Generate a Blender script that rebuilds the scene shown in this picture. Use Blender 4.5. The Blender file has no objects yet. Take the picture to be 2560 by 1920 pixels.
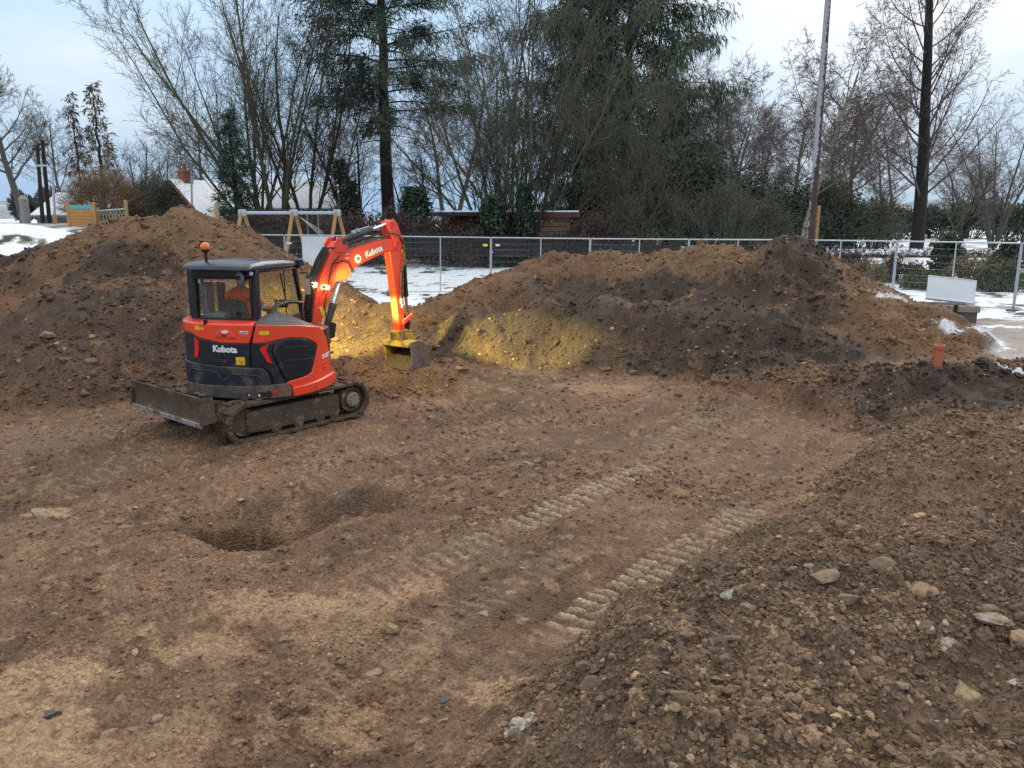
import bpy, bmesh, math, random
import numpy as np
from mathutils import Vector, Matrix, Euler

R = math.radians
scene = bpy.context.scene
COL = scene.collection

# ------------------------------------------------------------------ camera
CAM_Z, PITCH, FPX = 3.2, R(12.2), 1920.0          # focal length in pixels of a 2560 px wide frame
cam_d = bpy.data.cameras.new('camera')
cam_d.sensor_width = 36.0
cam_d.lens = 36.0 * FPX / 2560.0
cam_d.clip_start = 0.1
cam_d.clip_end = 6000.0
cam = bpy.data.objects.new('camera', cam_d)
COL.objects.link(cam)
cam.location = (0, 0, CAM_Z)
cam.rotation_euler = (R(90) - PITCH, 0, 0)
scene.camera = cam

# ------------------------------------------------------------------ exposure
scene.view_settings.view_transform = 'Standard'
scene.view_settings.look = 'None'
scene.view_settings.exposure = 0.0
scene.view_settings.gamma = 1.0
scene.view_settings.use_curve_mapping = False
scene.render.engine = 'CYCLES'
scene.cycles.max_bounces = 6
scene.cycles.diffuse_bounces = 3
scene.cycles.glossy_bounces = 3
scene.cycles.transmission_bounces = 4
scene.cycles.transparent_max_bounces = 16
scene.cycles.use_denoising = False          # the fine grain of an undenoised frame suits a dusk phone picture
scene.cycles.sample_clamp_indirect = 2.5
scene.cycles.sample_clamp_direct = 12.0
scene.cycles.caustics_reflective = False
scene.cycles.caustics_refractive = False

# ------------------------------------------------------------------ sky: overcast, thin blue with white breaks
SUN_AZ, SUN_EL = R(30), R(34)                       # clockwise from +Y
sun_dir = Vector((math.sin(SUN_AZ) * math.cos(SUN_EL), math.cos(SUN_AZ) * math.cos(SUN_EL), math.sin(SUN_EL)))
world = bpy.data.worlds.new('World')
scene.world = world
world.use_nodes = True
nt = world.node_tree
nt.nodes.clear()
def wn(t, **kw):
    n = nt.nodes.new(t)
    for k, v in kw.items():
        setattr(n, k, v)
    return n
L = nt.links.new
out = wn('ShaderNodeOutputWorld')
bg = wn('ShaderNodeBackground')
L(bg.outputs[0], out.inputs[0])
sky = wn('ShaderNodeTexSky', sky_type='NISHITA', sun_disc=False, sun_elevation=SUN_EL, sun_rotation=SUN_AZ)
sky.air_density = 1.0
sky.dust_density = 2.0
tc = wn('ShaderNodeTexCoord')
mp = wn('ShaderNodeMapping')
mp.inputs['Scale'].default_value = (1.6, 1.6, 4.5)
mp.inputs['Location'].default_value = (0.35, 0.1, 0.2)
L(tc.outputs['Generated'], mp.inputs[0])
nz = wn('ShaderNodeTexNoise')
nz.inputs['Scale'].default_value = 1.15
nz.inputs['Detail'].default_value = 4.5
nz.inputs['Roughness'].default_value = 0.5
L(mp.outputs[0], nz.inputs['Vector'])
dot = wn('ShaderNodeVectorMath', operation='DOT_PRODUCT')
L(tc.outputs['Generated'], dot.inputs[0])
dot.inputs[1].default_value = sun_dir
glow = wn('ShaderNodeMapRange', interpolation_type='SMOOTHSTEP')
glow.inputs['From Min'].default_value = 0.80
glow.inputs['From Max'].default_value = 1.06
L(dot.outputs['Value'], glow.inputs['Value'])
addn = wn('ShaderNodeMath', operation='MULTIPLY_ADD')      # cloud = noise*1.5 + glow
L(nz.outputs['Fac'], addn.inputs[0])
addn.inputs[1].default_value = 1.0
L(glow.outputs[0], addn.inputs[2])
ramp = wn('ShaderNodeValToRGB')
L(addn.outputs[0], ramp.inputs[0])
ramp.color_ramp.elements[0].position = 0.38
ramp.color_ramp.elements[0].color = (0.375, 0.555, 0.785, 1)
ramp.color_ramp.elements[1].position = 1.35 / 1.5
ramp.color_ramp.elements[1].color = (0.84, 0.87, 0.90, 1)
e = ramp.color_ramp.elements.new(0.62)
e.color = (0.50, 0.655, 0.82, 1)
# overcast skies are brighter overhead than at the horizon
sep = wn('ShaderNodeSeparateXYZ')
L(tc.outputs['Generated'], sep.inputs[0])
zen = wn('ShaderNodeMapRange')
zen.inputs['From Min'].default_value = 0.0
zen.inputs['From Max'].default_value = 1.0
zen.inputs['To Min'].default_value = 1.0
zen.inputs['To Max'].default_value = 2.5
L(sep.outputs['Z'], zen.inputs['Value'])
wt = wn('ShaderNodeMapRange', interpolation_type='SMOOTHSTEP')     # cloud deck overhead is thick and neutral grey white
wt.inputs['From Min'].default_value = 0.22
wt.inputs['From Max'].default_value = 0.75
L(sep.outputs['Z'], wt.inputs['Value'])
wm = wn('ShaderNodeMix', data_type='RGBA')
L(wt.outputs[0], wm.inputs['Factor'])
L(ramp.outputs[0], wm.inputs['A'])
wm.inputs['B'].default_value = (0.66, 0.645, 0.615, 1)
cl = wn('ShaderNodeVectorMath', operation='SCALE')
L(wm.outputs['Result'], cl.inputs[0])
L(zen.outputs[0], cl.inputs['Scale'])
ns = wn('ShaderNodeVectorMath', operation='SCALE')
L(sky.outputs[0], ns.inputs[0])
ns.inputs['Scale'].default_value = 0.10
mx = wn('ShaderNodeMix', data_type='RGBA')
mx.inputs['Factor'].default_value = 0.97
L(ns.outputs[0], mx.inputs['A'])
L(cl.outputs[0], mx.inputs['B'])
L(mx.outputs['Result'], bg.inputs['Color'])
bg.inputs['Strength'].default_value = 1.0

sun_d = bpy.data.lights.new('sun', 'SUN')
sun_d.energy = 1.3
sun_d.angle = R(22)
sun_d.color = (1.0, 0.95, 0.88)
sun = bpy.data.objects.new('sun', sun_d)
COL.objects.link(sun)
sun.rotation_euler = (-sun_dir).to_track_quat('-Z', 'Y').to_euler()
sun.location = sun_dir * 50

# ------------------------------------------------------------------ layout helpers
def ray(px, py):
    a = (px - 1280.0) / FPX
    b = (960.0 - py) / FPX
    c, s = math.cos(PITCH), math.sin(PITCH)
    return a, c + b * s, -s + b * c
def at_y(px, py, y):
    d = ray(px, py)
    t = y / d[1]
    return Vector((d[0] * t, y, CAM_Z + d[2] * t))

# ------------------------------------------------------------------ tagging and mesh helpers
def tag(o, label=None, cat=None, group=None, kind=None):
    if label: o['label'] = label
    if cat: o['category'] = cat
    if group: o['group'] = group
    if kind: o['kind'] = kind
    return o
def empty(name, loc=(0, 0, 0), rz=0, label=None, cat=None, group=None):
    o = bpy.data.objects.new(name, None)
    COL.objects.link(o)
    o.empty_display_size = 0.2
    o.location = loc
    o.rotation_euler = (0, 0, rz)
    return tag(o, label, cat, group)
def link(name, me, mat=None, parent=None):
    o = bpy.data.objects.new(name, me)
    COL.objects.link(o)
    if mat is not None and len(me.materials) == 0:
        for m in (mat if isinstance(mat, (list, tuple)) else [mat]):
            me.materials.append(m)
    if parent is not None:
        o.parent = parent
    return o
def copy_tree(o, parent=None):
    c = o.copy()
    COL.objects.link(c)
    c.parent = parent
    for ch in list(o.children):
        copy_tree(ch, c)
    return c

class MB:
    def __init__(s):
        s.v = []
        s.f = []
        s.mi = []
    def add(s, vs, fs, mi=0):
        k = len(s.v)
        s.v.extend([tuple(v) for v in vs])
        s.f.extend([tuple(i + k for i in f) for f in fs])
        s.mi.extend([mi] * len(fs))
        return s
    def box(s, c, size, rot=None, mi=0):
        hx, hy, hz = size[0] / 2, size[1] / 2, size[2] / 2
        vs = [Vector((x, y, z)) for z in (-hz, hz) for y in (-hy, hy) for x in (-hx, hx)]
        if rot is not None:
            m = rot if isinstance(rot, Matrix) else Euler(rot).to_matrix()
            vs = [m @ v for v in vs]
        c = Vector(c)
        return s.add([v + c for v in vs], [(0, 2, 3, 1), (4, 5, 7, 6), (0, 1, 5, 4), (2, 6, 7, 3), (0, 4, 6, 2), (1, 3, 7, 5)], mi)
    def bar(s, p0, p1, w, h, up=(0, 0, 1), mi=0):
        p0, p1 = Vector(p0), Vector(p1)
        d = p1 - p0
        y = d.normalized()
        x = y.cross(Vector(up))
        if x.length < 1e-4: x = y.cross(Vector((1, 0, 0)))
        x.normalize()
        z = x.cross(y)
        m = Matrix((x, y, z)).transposed()
        return s.box((p0 + p1) / 2, (w, d.length, h), m, mi)
    def tube(s, pts, r, n=8, caps=True, mi=0):
        pts = [Vector(p) for p in pts]
        rs = list(r) if isinstance(r, (list, tuple)) else [r] * len(pts)
        vs, fs = [], []
        prev = None
        for i, p in enumerate(pts):
            d = (pts[min(i + 1, len(pts) - 1)] - pts[max(i - 1, 0)])
            if d.length < 1e-9: d = Vector((0, 0, 1))
            d.normalize()
            if prev is None:
                a = d.orthogonal().normalized()
            else:
                a = (prev - d * prev.dot(d))
                a = a.normalized() if a.length > 1e-6 else d.orthogonal().normalized()
            prev = a
            b = d.cross(a)
            for k in range(n):
                t = 2 * math.pi * k / n
                vs.append(p + (a * math.cos(t) + b * math.sin(t)) * rs[i])
        for i in range(len(pts) - 1):
            for k in range(n):
                k2 = (k + 1) % n
                fs.append((i * n + k, i * n + k2, (i + 1) * n + k2, (i + 1) * n + k))
        if caps:
            fs.append(tuple(range(n))[::-1])
            fs.append(tuple((len(pts) - 1) * n + k for k in range(n)))
        return s.add(vs, fs, mi)
    def prism(s, poly, fn, d0, d1, mi=0):
        n = len(poly)
        vs = [fn(a, b, d0) for a, b in poly] + [fn(a, b, d1) for a, b in poly]
        fs = [tuple(range(n))[::-1], tuple(range(n, 2 * n))]
        fs += [(i, (i + 1) % n, n + (i + 1) % n, n + i) for i in range(n)]
        return s.add(vs, fs, mi)
    def lathe(s, prof, origin, axis, n=20, mi=0):
        ax = Vector(axis).normalized()
        a = ax.orthogonal().normalized()
        b = ax.cross(a)
        o = Vector(origin)
        vs, fs = [], []
        for (r, h) in prof:
            for k in range(n):
                t = 2 * math.pi * k / n
                vs.append(o + ax * h + (a * math.cos(t) + b * math.sin(t)) * r)
        m = len(prof)
        for i in range(m - 1):
            for k in range(n):
                k2 = (k + 1) % n
                fs.append((i * n + k, i * n + k2, (i + 1) * n + k2, (i + 1) * n + k))
        fs.append(tuple(range(n))[::-1])
        fs.append(tuple((m - 1) * n + k for k in range(n)))
        return s.add(vs, fs, mi)
    def mesh(s, name, mats=(), smooth=35):
        me = bpy.data.meshes.new(name)
        me.from_pydata(s.v, [], s.f)
        for m in mats: me.materials.append(m)
        if any(s.mi): me.polygons.foreach_set('material_index', s.mi)
        bm = bmesh.new()
        bm.from_mesh(me)
        bmesh.ops.recalc_face_normals(bm, faces=bm.faces)
        bm.to_mesh(me)
        bm.free()
        if smooth:
            me.shade_smooth()
            me.set_sharp_from_angle(angle=R(smooth))
        me.update()
        return me
    def build(s, name, mat, parent=None, bevel=0, seg=2, smooth=35):
        me = s.mesh(name, mat if isinstance(mat, (list, tuple)) else [mat], smooth)
        o = link(name, me, None, parent)
        if bevel:
            b = o.modifiers.new('bevel', 'BEVEL')
            b.width = bevel
            b.segments = seg
            b.limit_method = 'ANGLE'
            b.angle_limit = R(30)
            b.harden_normals = False
        return o

def np_mesh(name, verts, quads=None, tris=None, mats=(), smooth=True):
    me = bpy.data.meshes.new(name)
    loops = []
    starts = []
    n = 0
    if quads is not None and len(quads):
        loops.append(np.asarray(quads, np.int32).ravel())
        starts.append(np.arange(len(quads), dtype=np.int32) * 4)
        n = len(quads) * 4
    if tris is not None and len(tris):
        loops.append(np.asarray(tris, np.int32).ravel())
        starts.append(n + np.arange(len(tris), dtype=np.int32) * 3)
    loops = np.concatenate(loops)
    starts = np.concatenate(starts)
    me.vertices.add(len(verts))
    me.vertices.foreach_set('co', np.asarray(verts, np.float32).ravel())
    me.loops.add(len(loops))
    me.loops.foreach_set('vertex_index', loops)
    me.polygons.add(len(starts))
    me.polygons.foreach_set('loop_start', starts)
    me.update(calc_edges=True)
    for m in mats: me.materials.append(m)
    if smooth: me.shade_smooth()
    return me

# ------------------------------------------------------------------ materials
def mat(name, c1, c2=None, rough=0.8, scale=8.0, bump=0.0, bscale=None, metal=0.0, spec=0.4, detail=6.0, coat=0.0, dirt=None, dirt_amt=0.5, dirt_scale=3.0, sss=0.0):
    m = bpy.data.materials.new(name)
    m.use_nodes = True
    t = m.node_tree
    b = t.nodes['Principled BSDF']
    b.inputs['Roughness'].default_value = rough
    b.inputs['Metallic'].default_value = metal
    b.inputs['Specular IOR Level'].default_value = spec
    if coat: b.inputs['Coat Weight'].default_value = coat; b.inputs['Coat Roughness'].default_value = 0.15
    co = t.nodes.new('ShaderNodeTexCoord')
    src = None
    if c2 is not None:
        n = t.nodes.new('ShaderNodeTexNoise')
        n.inputs['Scale'].default_value = scale
        n.inputs['Detail'].default_value = detail
        n.inputs['Roughness'].default_value = 0.65
        t.links.new(co.outputs['Object'], n.inputs['Vector'])
        r = t.nodes.new('ShaderNodeMapRange')
        r.inputs['From Min'].default_value = 0.32
        r.inputs['From Max'].default_value = 0.68
        t.links.new(n.outputs['Fac'], r.inputs['Value'])
        x = t.nodes.new('ShaderNodeMix')
        x.data_type = 'RGBA'
        x.inputs['A'].default_value = (*c1, 1)
        x.inputs['B'].default_value = (*c2, 1)
        t.links.new(r.outputs[0], x.inputs['Factor'])
        src = x.outputs['Result']
    if dirt is not None:
        n = t.nodes.new('ShaderNodeTexNoise')
        n.inputs['Scale'].default_value = dirt_scale
        n.inputs['Detail'].default_value = 9.0
        n.inputs['Roughness'].default_value = 0.7
        t.links.new(co.outputs['Object'], n.inputs['Vector'])
        r = t.nodes.new('ShaderNodeMapRange')
        r.inputs['From Min'].default_value = 0.62 - 0.4 * dirt_amt
        r.inputs['From Max'].default_value = 0.78 - 0.4 * dirt_amt
        t.links.new(n.outputs['Fac'], r.inputs['Value'])
        x = t.nodes.new('ShaderNodeMix')
        x.data_type = 'RGBA'
        if src is None: x.inputs['A'].default_value = (*c1, 1)
        else: t.links.new(src, x.inputs['A'])
        x.inputs['B'].default_value = (*dirt, 1)
        t.links.new(r.outputs[0], x.inputs['Factor'])
        src = x.outputs['Result']
        rr = t.nodes.new('ShaderNodeMapRange')
        rr.inputs['To Min'].default_value = rough
        rr.inputs['To Max'].default_value = 0.9
        t.links.new(r.outputs[0], rr.inputs['Value'])
        t.links.new(rr.outputs[0], b.inputs['Roughness'])
    if src is None: b.inputs['Base Color'].default_value = (*c1, 1)
    else: t.links.new(src, b.inputs['Base Color'])
    if bump:
        n = t.nodes.new('ShaderNodeTexNoise')
        n.inputs['Scale'].default_value = bscale or scale * 3
        n.inputs['Detail'].default_value = 8
        t.links.new(co.outputs['Object'], n.inputs['Vector'])
        bp = t.nodes.new('ShaderNodeBump')
        bp.inputs['Strength'].default_value = bump
        bp.inputs['Distance'].default_value = 0.05
        t.links.new(n.outputs['Fac'], bp.inputs['Height'])
        t.links.new(bp.outputs[0], b.inputs['Normal'])
    return m
def emit_mat(name, c, strength):
    m = bpy.data.materials.new(name)
    m.use_nodes = True
    b = m.node_tree.nodes['Principled BSDF']
    b.inputs['Base Color'].default_value = (*c, 1)
    b.inputs['Emission Color'].default_value = (*c, 1)
    b.inputs['Emission Strength'].default_value = strength
    return m
def glass_mat(name, tint=(0.93, 0.96, 0.95), refl=0.05):
    m = bpy.data.materials.new(name)
    m.use_nodes = True
    t = m.node_tree
    t.nodes.clear()
    o = t.nodes.new('ShaderNodeOutputMaterial')
    tr = t.nodes.new('ShaderNodeBsdfTransparent')
    tr.inputs[0].default_value = (*tint, 1)
    gl = t.nodes.new('ShaderNodeBsdfGlossy')
    gl.inputs['Roughness'].default_value = 0.03
    lw = t.nodes.new('ShaderNodeLayerWeight')
    lw.inputs['Blend'].default_value = 0.25
    pw = t.nodes.new('ShaderNodeMath')
    pw.operation = 'POWER'
    pw.inputs[1].default_value = 3.0
    t.links.new(lw.outputs['Facing'], pw.inputs[0])
    ad = t.nodes.new('ShaderNodeMath')
    ad.operation = 'ADD'
    ad.inputs[1].default_value = refl
    t.links.new(pw.outputs[0], ad.inputs[0])
    mxs = t.nodes.new('ShaderNodeMixShader')
    t.links.new(ad.outputs[0], mxs.inputs[0])
    t.links.new(tr.outputs[0], mxs.inputs[1])
    t.links.new(gl.outputs[0], mxs.inputs[2])
    t.links.new(mxs.outputs[0], o.inputs[0])
    return m

MUD = (0.15, 0.092, 0.055)
M = {}
M['red'] = mat('orange_red_paint', (0.90, 0.072, 0.032), (0.85, 0.064, 0.028), rough=0.32, scale=3, coat=0.25, dirt=(0.26, 0.15, 0.09), dirt_amt=0.17, dirt_scale=6)
M['red_dirty'] = mat('dusty_orange_red_paint', (0.78, 0.05, 0.022), (0.70, 0.045, 0.02), rough=0.4, scale=3, dirt=(0.22, 0.12, 0.07), dirt_amt=0.22, dirt_scale=7)
M['navy'] = mat('blue_black_plastic', (0.010, 0.013, 0.022), (0.016, 0.020, 0.030), rough=0.38, scale=4, bump=0.05, bscale=200, dirt=(0.055, 0.045, 0.036), dirt_amt=0.26, dirt_scale=3.0)
M['cast'] = mat('counterweight_paint', (0.014, 0.019, 0.032), (0.022, 0.028, 0.042), rough=0.42, scale=5, dirt=(0.14, 0.11, 0.08), dirt_amt=0.3, dirt_scale=2.5)
M['cast_mud'] = mat('counterweight_skirt_paint', (0.05, 0.048, 0.046), (0.085, 0.075, 0.065), rough=0.7, scale=5, dirt=(0.17, 0.125, 0.09), dirt_amt=0.5, dirt_scale=4)
M['frame'] = mat('cab_frame_paint', (0.012, 0.014, 0.020), (0.02, 0.022, 0.03), rough=0.4, scale=6)
M['roof'] = mat('cab_roof_plastic', (0.05, 0.062, 0.085), (0.07, 0.085, 0.11), rough=0.35, scale=4)
M['bonnet'] = mat('grey_bonnet_plastic', (0.055, 0.06, 0.07), (0.075, 0.08, 0.09), rough=0.5, scale=5, bump=0.1, bscale=150)
M['rubber'] = mat('black_rubber', (0.012, 0.012, 0.012), (0.03, 0.025, 0.022), rough=0.7, scale=10)
M['hose'] = mat('dusty_hose_rubber', (0.03, 0.026, 0.022), (0.14, 0.11, 0.08), rough=0.7, scale=14)
M['grille'] = mat('dark_grille', (0.008, 0.009, 0.012), (0.014, 0.015, 0.018), rough=0.5, scale=12)
M['slat'] = mat('grille_bar', (0.04, 0.043, 0.05), (0.055, 0.06, 0.065), rough=0.5, scale=12)
M['track'] = mat('muddy_track_rubber', (0.10, 0.064, 0.04), (0.16, 0.105, 0.068), rough=0.85, scale=7, bump=0.8, bscale=30, dirt=(0.055, 0.045, 0.038), dirt_amt=0.4, dirt_scale=5)
M['trackframe'] = mat('muddy_track_frame', (0.085, 0.058, 0.040), (0.13, 0.088, 0.06), rough=0.85, scale=9, bump=0.6, bscale=30, dirt=(0.32, 0.29, 0.25), dirt_amt=0.16, dirt_scale=9)
M['blade'] = mat('muddy_blade_steel', (0.13, 0.088, 0.06), (0.085, 0.06, 0.045), rough=0.85, scale=5, bump=0.5, bscale=22, dirt=(0.30, 0.19, 0.12), dirt_amt=0.16, dirt_scale=4)
M['bladeedge'] = mat('worn_steel_edge', (0.42, 0.43, 0.44), (0.5, 0.5, 0.5), rough=0.4, scale=6, metal=0.4, dirt=(0.13, 0.088, 0.06), dirt_amt=0.45, dirt_scale=5)
M['hub'] = mat('pale_dusty_hub', (0.34, 0.29, 0.24), (0.22, 0.17, 0.13), rough=0.8, scale=14, bump=0.3)
M['chrome'] = mat('chrome_rod', (0.75, 0.77, 0.8), rough=0.12, metal=1.0)
M['cyl'] = mat('grey_cylinder_paint', (0.045, 0.048, 0.055), (0.065, 0.066, 0.07), rough=0.4, scale=6)
M['bucketp'] = mat('yellow_bucket_paint', (0.55, 0.34, 0.03), (0.46, 0.27, 0.03), rough=0.5, scale=4, dirt=(0.15, 0.1, 0.06), dirt_amt=0.46, dirt_scale=6)
M['bucketw'] = mat('worn_bucket_steel', (0.16, 0.10, 0.075), (0.24, 0.19, 0.16), rough=0.6, scale=6, metal=0.2)
M['white'] = mat('white_print', (0.80, 0.82, 0.84), rough=0.5)
M['yellow'] = mat('yellow_sticker', (0.80, 0.52, 0.02), rough=0.5)
M['black'] = mat('black_print', (0.01, 0.01, 0.01), rough=0.6)
M['reflector'] = mat('red_reflector', (0.72, 0.015, 0.02), (0.8, 0.02, 0.025), rough=0.2, scale=30, coat=0.5)
M['beacon'] = mat('amber_beacon', (0.85, 0.20, 0.02), rough=0.2, coat=0.5)
M['glass'] = glass_mat('cab_glass')
M['lampglow'] = emit_mat('lit_work_lamp', (1.0, 0.74, 0.28), 40.0)
M['hivis'] = mat('hi_vis_orange_fabric', (0.95, 0.17, 0.06), (0.88, 0.14, 0.05), rough=0.85, scale=14, bump=0.3, bscale=12)
M['band'] = mat('reflective_grey_band', (0.45, 0.46, 0.46), rough=0.5)
M['trousers'] = mat('dark_trousers', (0.03, 0.032, 0.04), (0.045, 0.045, 0.05), rough=0.9, scale=20)
M['skin'] = mat('skin', (0.42, 0.24, 0.17), (0.46, 0.27, 0.2), rough=0.6, scale=10)
M['knit'] = mat('dark_knit_hat', (0.07, 0.045, 0.035), (0.10, 0.065, 0.05), rough=0.95, scale=40, bump=0.5, bscale=80)
M['seat'] = mat('grey_seat_fabric', (0.035, 0.042, 0.05), (0.05, 0.058, 0.068), rough=0.85, scale=18)
M['console'] = mat('grey_cab_plastic', (0.16, 0.18, 0.20), (0.2, 0.22, 0.24), rough=0.6, scale=10)
M['galv'] = mat('galvanised_steel', (0.50, 0.54, 0.58), (0.40, 0.44, 0.48), rough=0.42, scale=20, metal=0.35)
M['wire'] = mat('fence_wire', (0.36, 0.39, 0.42), rough=0.5, metal=0.3)
M['plasticblock'] = mat('fence_foot_block', (0.09, 0.085, 0.08), (0.14, 0.13, 0.12), rough=0.9, scale=9)
M['board'] = mat('white_board_plastic', (0.72, 0.75, 0.78), (0.66, 0.69, 0.73), rough=0.5, scale=2, dirt=(0.5, 0.48, 0.44), dirt_amt=0.05)
M['hitag'] = mat('yellow_tag', (0.72, 0.78, 0.05), rough=0.5)
M['swingwood'] = mat('golden_round_timber', (0.42, 0.26, 0.11), (0.33, 0.20, 0.085), rough=0.7, scale=5)
M['swingbeam'] = mat('blue_grey_steel_beam', (0.42, 0.50, 0.58), (0.36, 0.44, 0.52), rough=0.4, scale=10, metal=0.2)
M['chain'] = mat('chain_steel', (0.5, 0.52, 0.54), rough=0.5, metal=0.3)
M['teal'] = mat('teal_play_panel', (0.10, 0.34, 0.38), (0.14, 0.38, 0.42), rough=0.6, scale=10)
M['playwood'] = mat('orange_play_timber', (0.50, 0.25, 0.075), (0.42, 0.20, 0.06), rough=0.7, scale=6)
M['net'] = mat('pale_rope', (0.55, 0.56, 0.54), (0.3, 0.34, 0.3), rough=0.9, scale=6)
M['darkwood'] = mat('dark_fence_board', (0.020, 0.019, 0.020), (0.034, 0.030, 0.029), rough=0.85, scale=4)
M['polewood'] = mat('creosoted_pole', (0.022, 0.019, 0.016), (0.036, 0.030, 0.024), rough=0.85, scale=4)
M['wall_grey'] = mat('grey_rendered_wall', (0.16, 0.165, 0.165), (0.21, 0.215, 0.21), rough=0.9, scale=2)
M['wall_tan'] = mat('tan_timber_wall', (0.24, 0.17, 0.105), (0.29, 0.21, 0.13), rough=0.85, scale=3)
M['wall_brown'] = mat('brown_shed_wall', (0.095, 0.05, 0.03), (0.13, 0.072, 0.042), rough=0.85, scale=3)
M['brick'] = mat('chimney_brick', (0.24, 0.10, 0.06), (0.32, 0.15, 0.09), rough=0.9, scale=12)
M['pot'] = mat('clay_pot', (0.38, 0.10, 0.06), (0.32, 0.09, 0.05), rough=0.8, scale=8)
M['barge'] = mat('dark_red_bargeboard', (0.10, 0.035, 0.028), rough=0.7)
M['slate'] = mat('roof_tile', (0.16, 0.14, 0.13), (0.10, 0.09, 0.085), rough=0.85, scale=5)
M['felt'] = mat('black_roof_felt', (0.02, 0.02, 0.02), (0.035, 0.035, 0.035), rough=0.9, scale=5)
M['snow'] = mat('snow', (0.80, 0.85, 0.92), (0.70, 0.76, 0.84), rough=0.75, scale=2.5, bump=0.25, bscale=6, spec=0.3)
M['pipe'] = mat('terracotta_plastic_pipe', (0.52, 0.15, 0.07), (0.44, 0.12, 0.06), rough=0.5, scale=8, dirt=(0.32, 0.2, 0.13), dirt_amt=0.18, dirt_scale=8)
M['concrete'] = mat('weathered_concrete', (0.24, 0.215, 0.185), (0.31, 0.285, 0.25), rough=0.9, scale=7, bump=0.4, bscale=30, dirt=(0.10, 0.08, 0.06), dirt_amt=0.2, dirt_scale=3)
M['concretedark'] = mat('wet_concrete', (0.095, 0.08, 0.068), (0.14, 0.118, 0.10), rough=0.8, scale=6, bump=0.4, bscale=30)
M['bark'] = mat('grey_bark', (0.115, 0.105, 0.085), (0.07, 0.066, 0.055), rough=0.9, scale=6, bump=0.5, bscale=20)
M['bark_green'] = mat('mossy_bark', (0.115, 0.115, 0.07), (0.075, 0.074, 0.05), rough=0.9, scale=5, bump=0.5, bscale=20)
M['bark_dark'] = mat('dark_wet_bark', (0.015, 0.014, 0.012), (0.026, 0.024, 0.019), rough=0.85, scale=6, bump=0.5, bscale=20)
M['bark_brown'] = mat('brown_twig_bark', (0.135, 0.10, 0.088), (0.095, 0.075, 0.068), rough=0.9, scale=6)
M['bark_birch'] = mat('birch_bark', (0.33, 0.30, 0.22), (0.06, 0.055, 0.045), rough=0.85, scale=7)
M['twig_tan'] = mat('tan_twigs', (0.26, 0.175, 0.105), (0.2, 0.14, 0.09), rough=0.9, scale=3)
M['twig_grey'] = mat('grey_green_twigs', (0.125, 0.130, 0.092), (0.09, 0.095, 0.068), rough=0.9, scale=3)
M['twig_plum'] = mat('plum_brown_twigs', (0.145, 0.11, 0.105), (0.105, 0.085, 0.08), rough=0.9, scale=3)
M['fir'] = mat('fir_needles', (0.040, 0.072, 0.054), (0.07, 0.10, 0.066), rough=0.8, scale=0.9, spec=0.2)
M['cypress'] = mat('cypress_sprays', (0.062, 0.088, 0.058), (0.105, 0.128, 0.078), rough=0.8, scale=0.8, spec=0.2)
M['ivy'] = mat('ivy_leaves', (0.024, 0.050, 0.030), (0.048, 0.080, 0.044), rough=0.5, scale=2.0, spec=0.35)
M['evergreen'] = mat('dark_evergreen_leaves', (0.045, 0.060, 0.044), (0.078, 0.090, 0.062), rough=0.7, scale=0.7, spec=0.2)
M['larch'] = mat('olive_brown_sprays', (0.085, 0.080, 0.038), (0.13, 0.085, 0.04), rough=0.85, scale=0.8)
M['larch_brown'] = mat('rusty_dead_sprays', (0.10, 0.055, 0.032), (0.07, 0.042, 0.028), rough=0.9, scale=1.2)
M['copper'] = mat('copper_hedge_leaves', (0.13, 0.05, 0.03), (0.18, 0.085, 0.045), rough=0.8, scale=1.5)
M['bramble'] = mat('brown_bramble', (0.10, 0.065, 0.052), (0.07, 0.05, 0.043), rough=0.9, scale=1.2)
M['drygrass'] = mat('dry_grass', (0.22, 0.165, 0.09), (0.14, 0.115, 0.06), rough=0.9, scale=2)
M['greengrass'] = mat('winter_grass', (0.06, 0.085, 0.03), (0.09, 0.10, 0.04), rough=0.9, scale=2)
M['farwood'] = mat('far_woodland', (0.055, 0.07, 0.07), (0.09, 0.10, 0.095), rough=0.95, scale=0.12)
M['hill'] = mat('hazed_hill_fields', (0.13, 0.16, 0.17), (0.34, 0.38, 0.42), rough=0.95, scale=0.012)  # bluish tone of far haze put into the field colours
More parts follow.
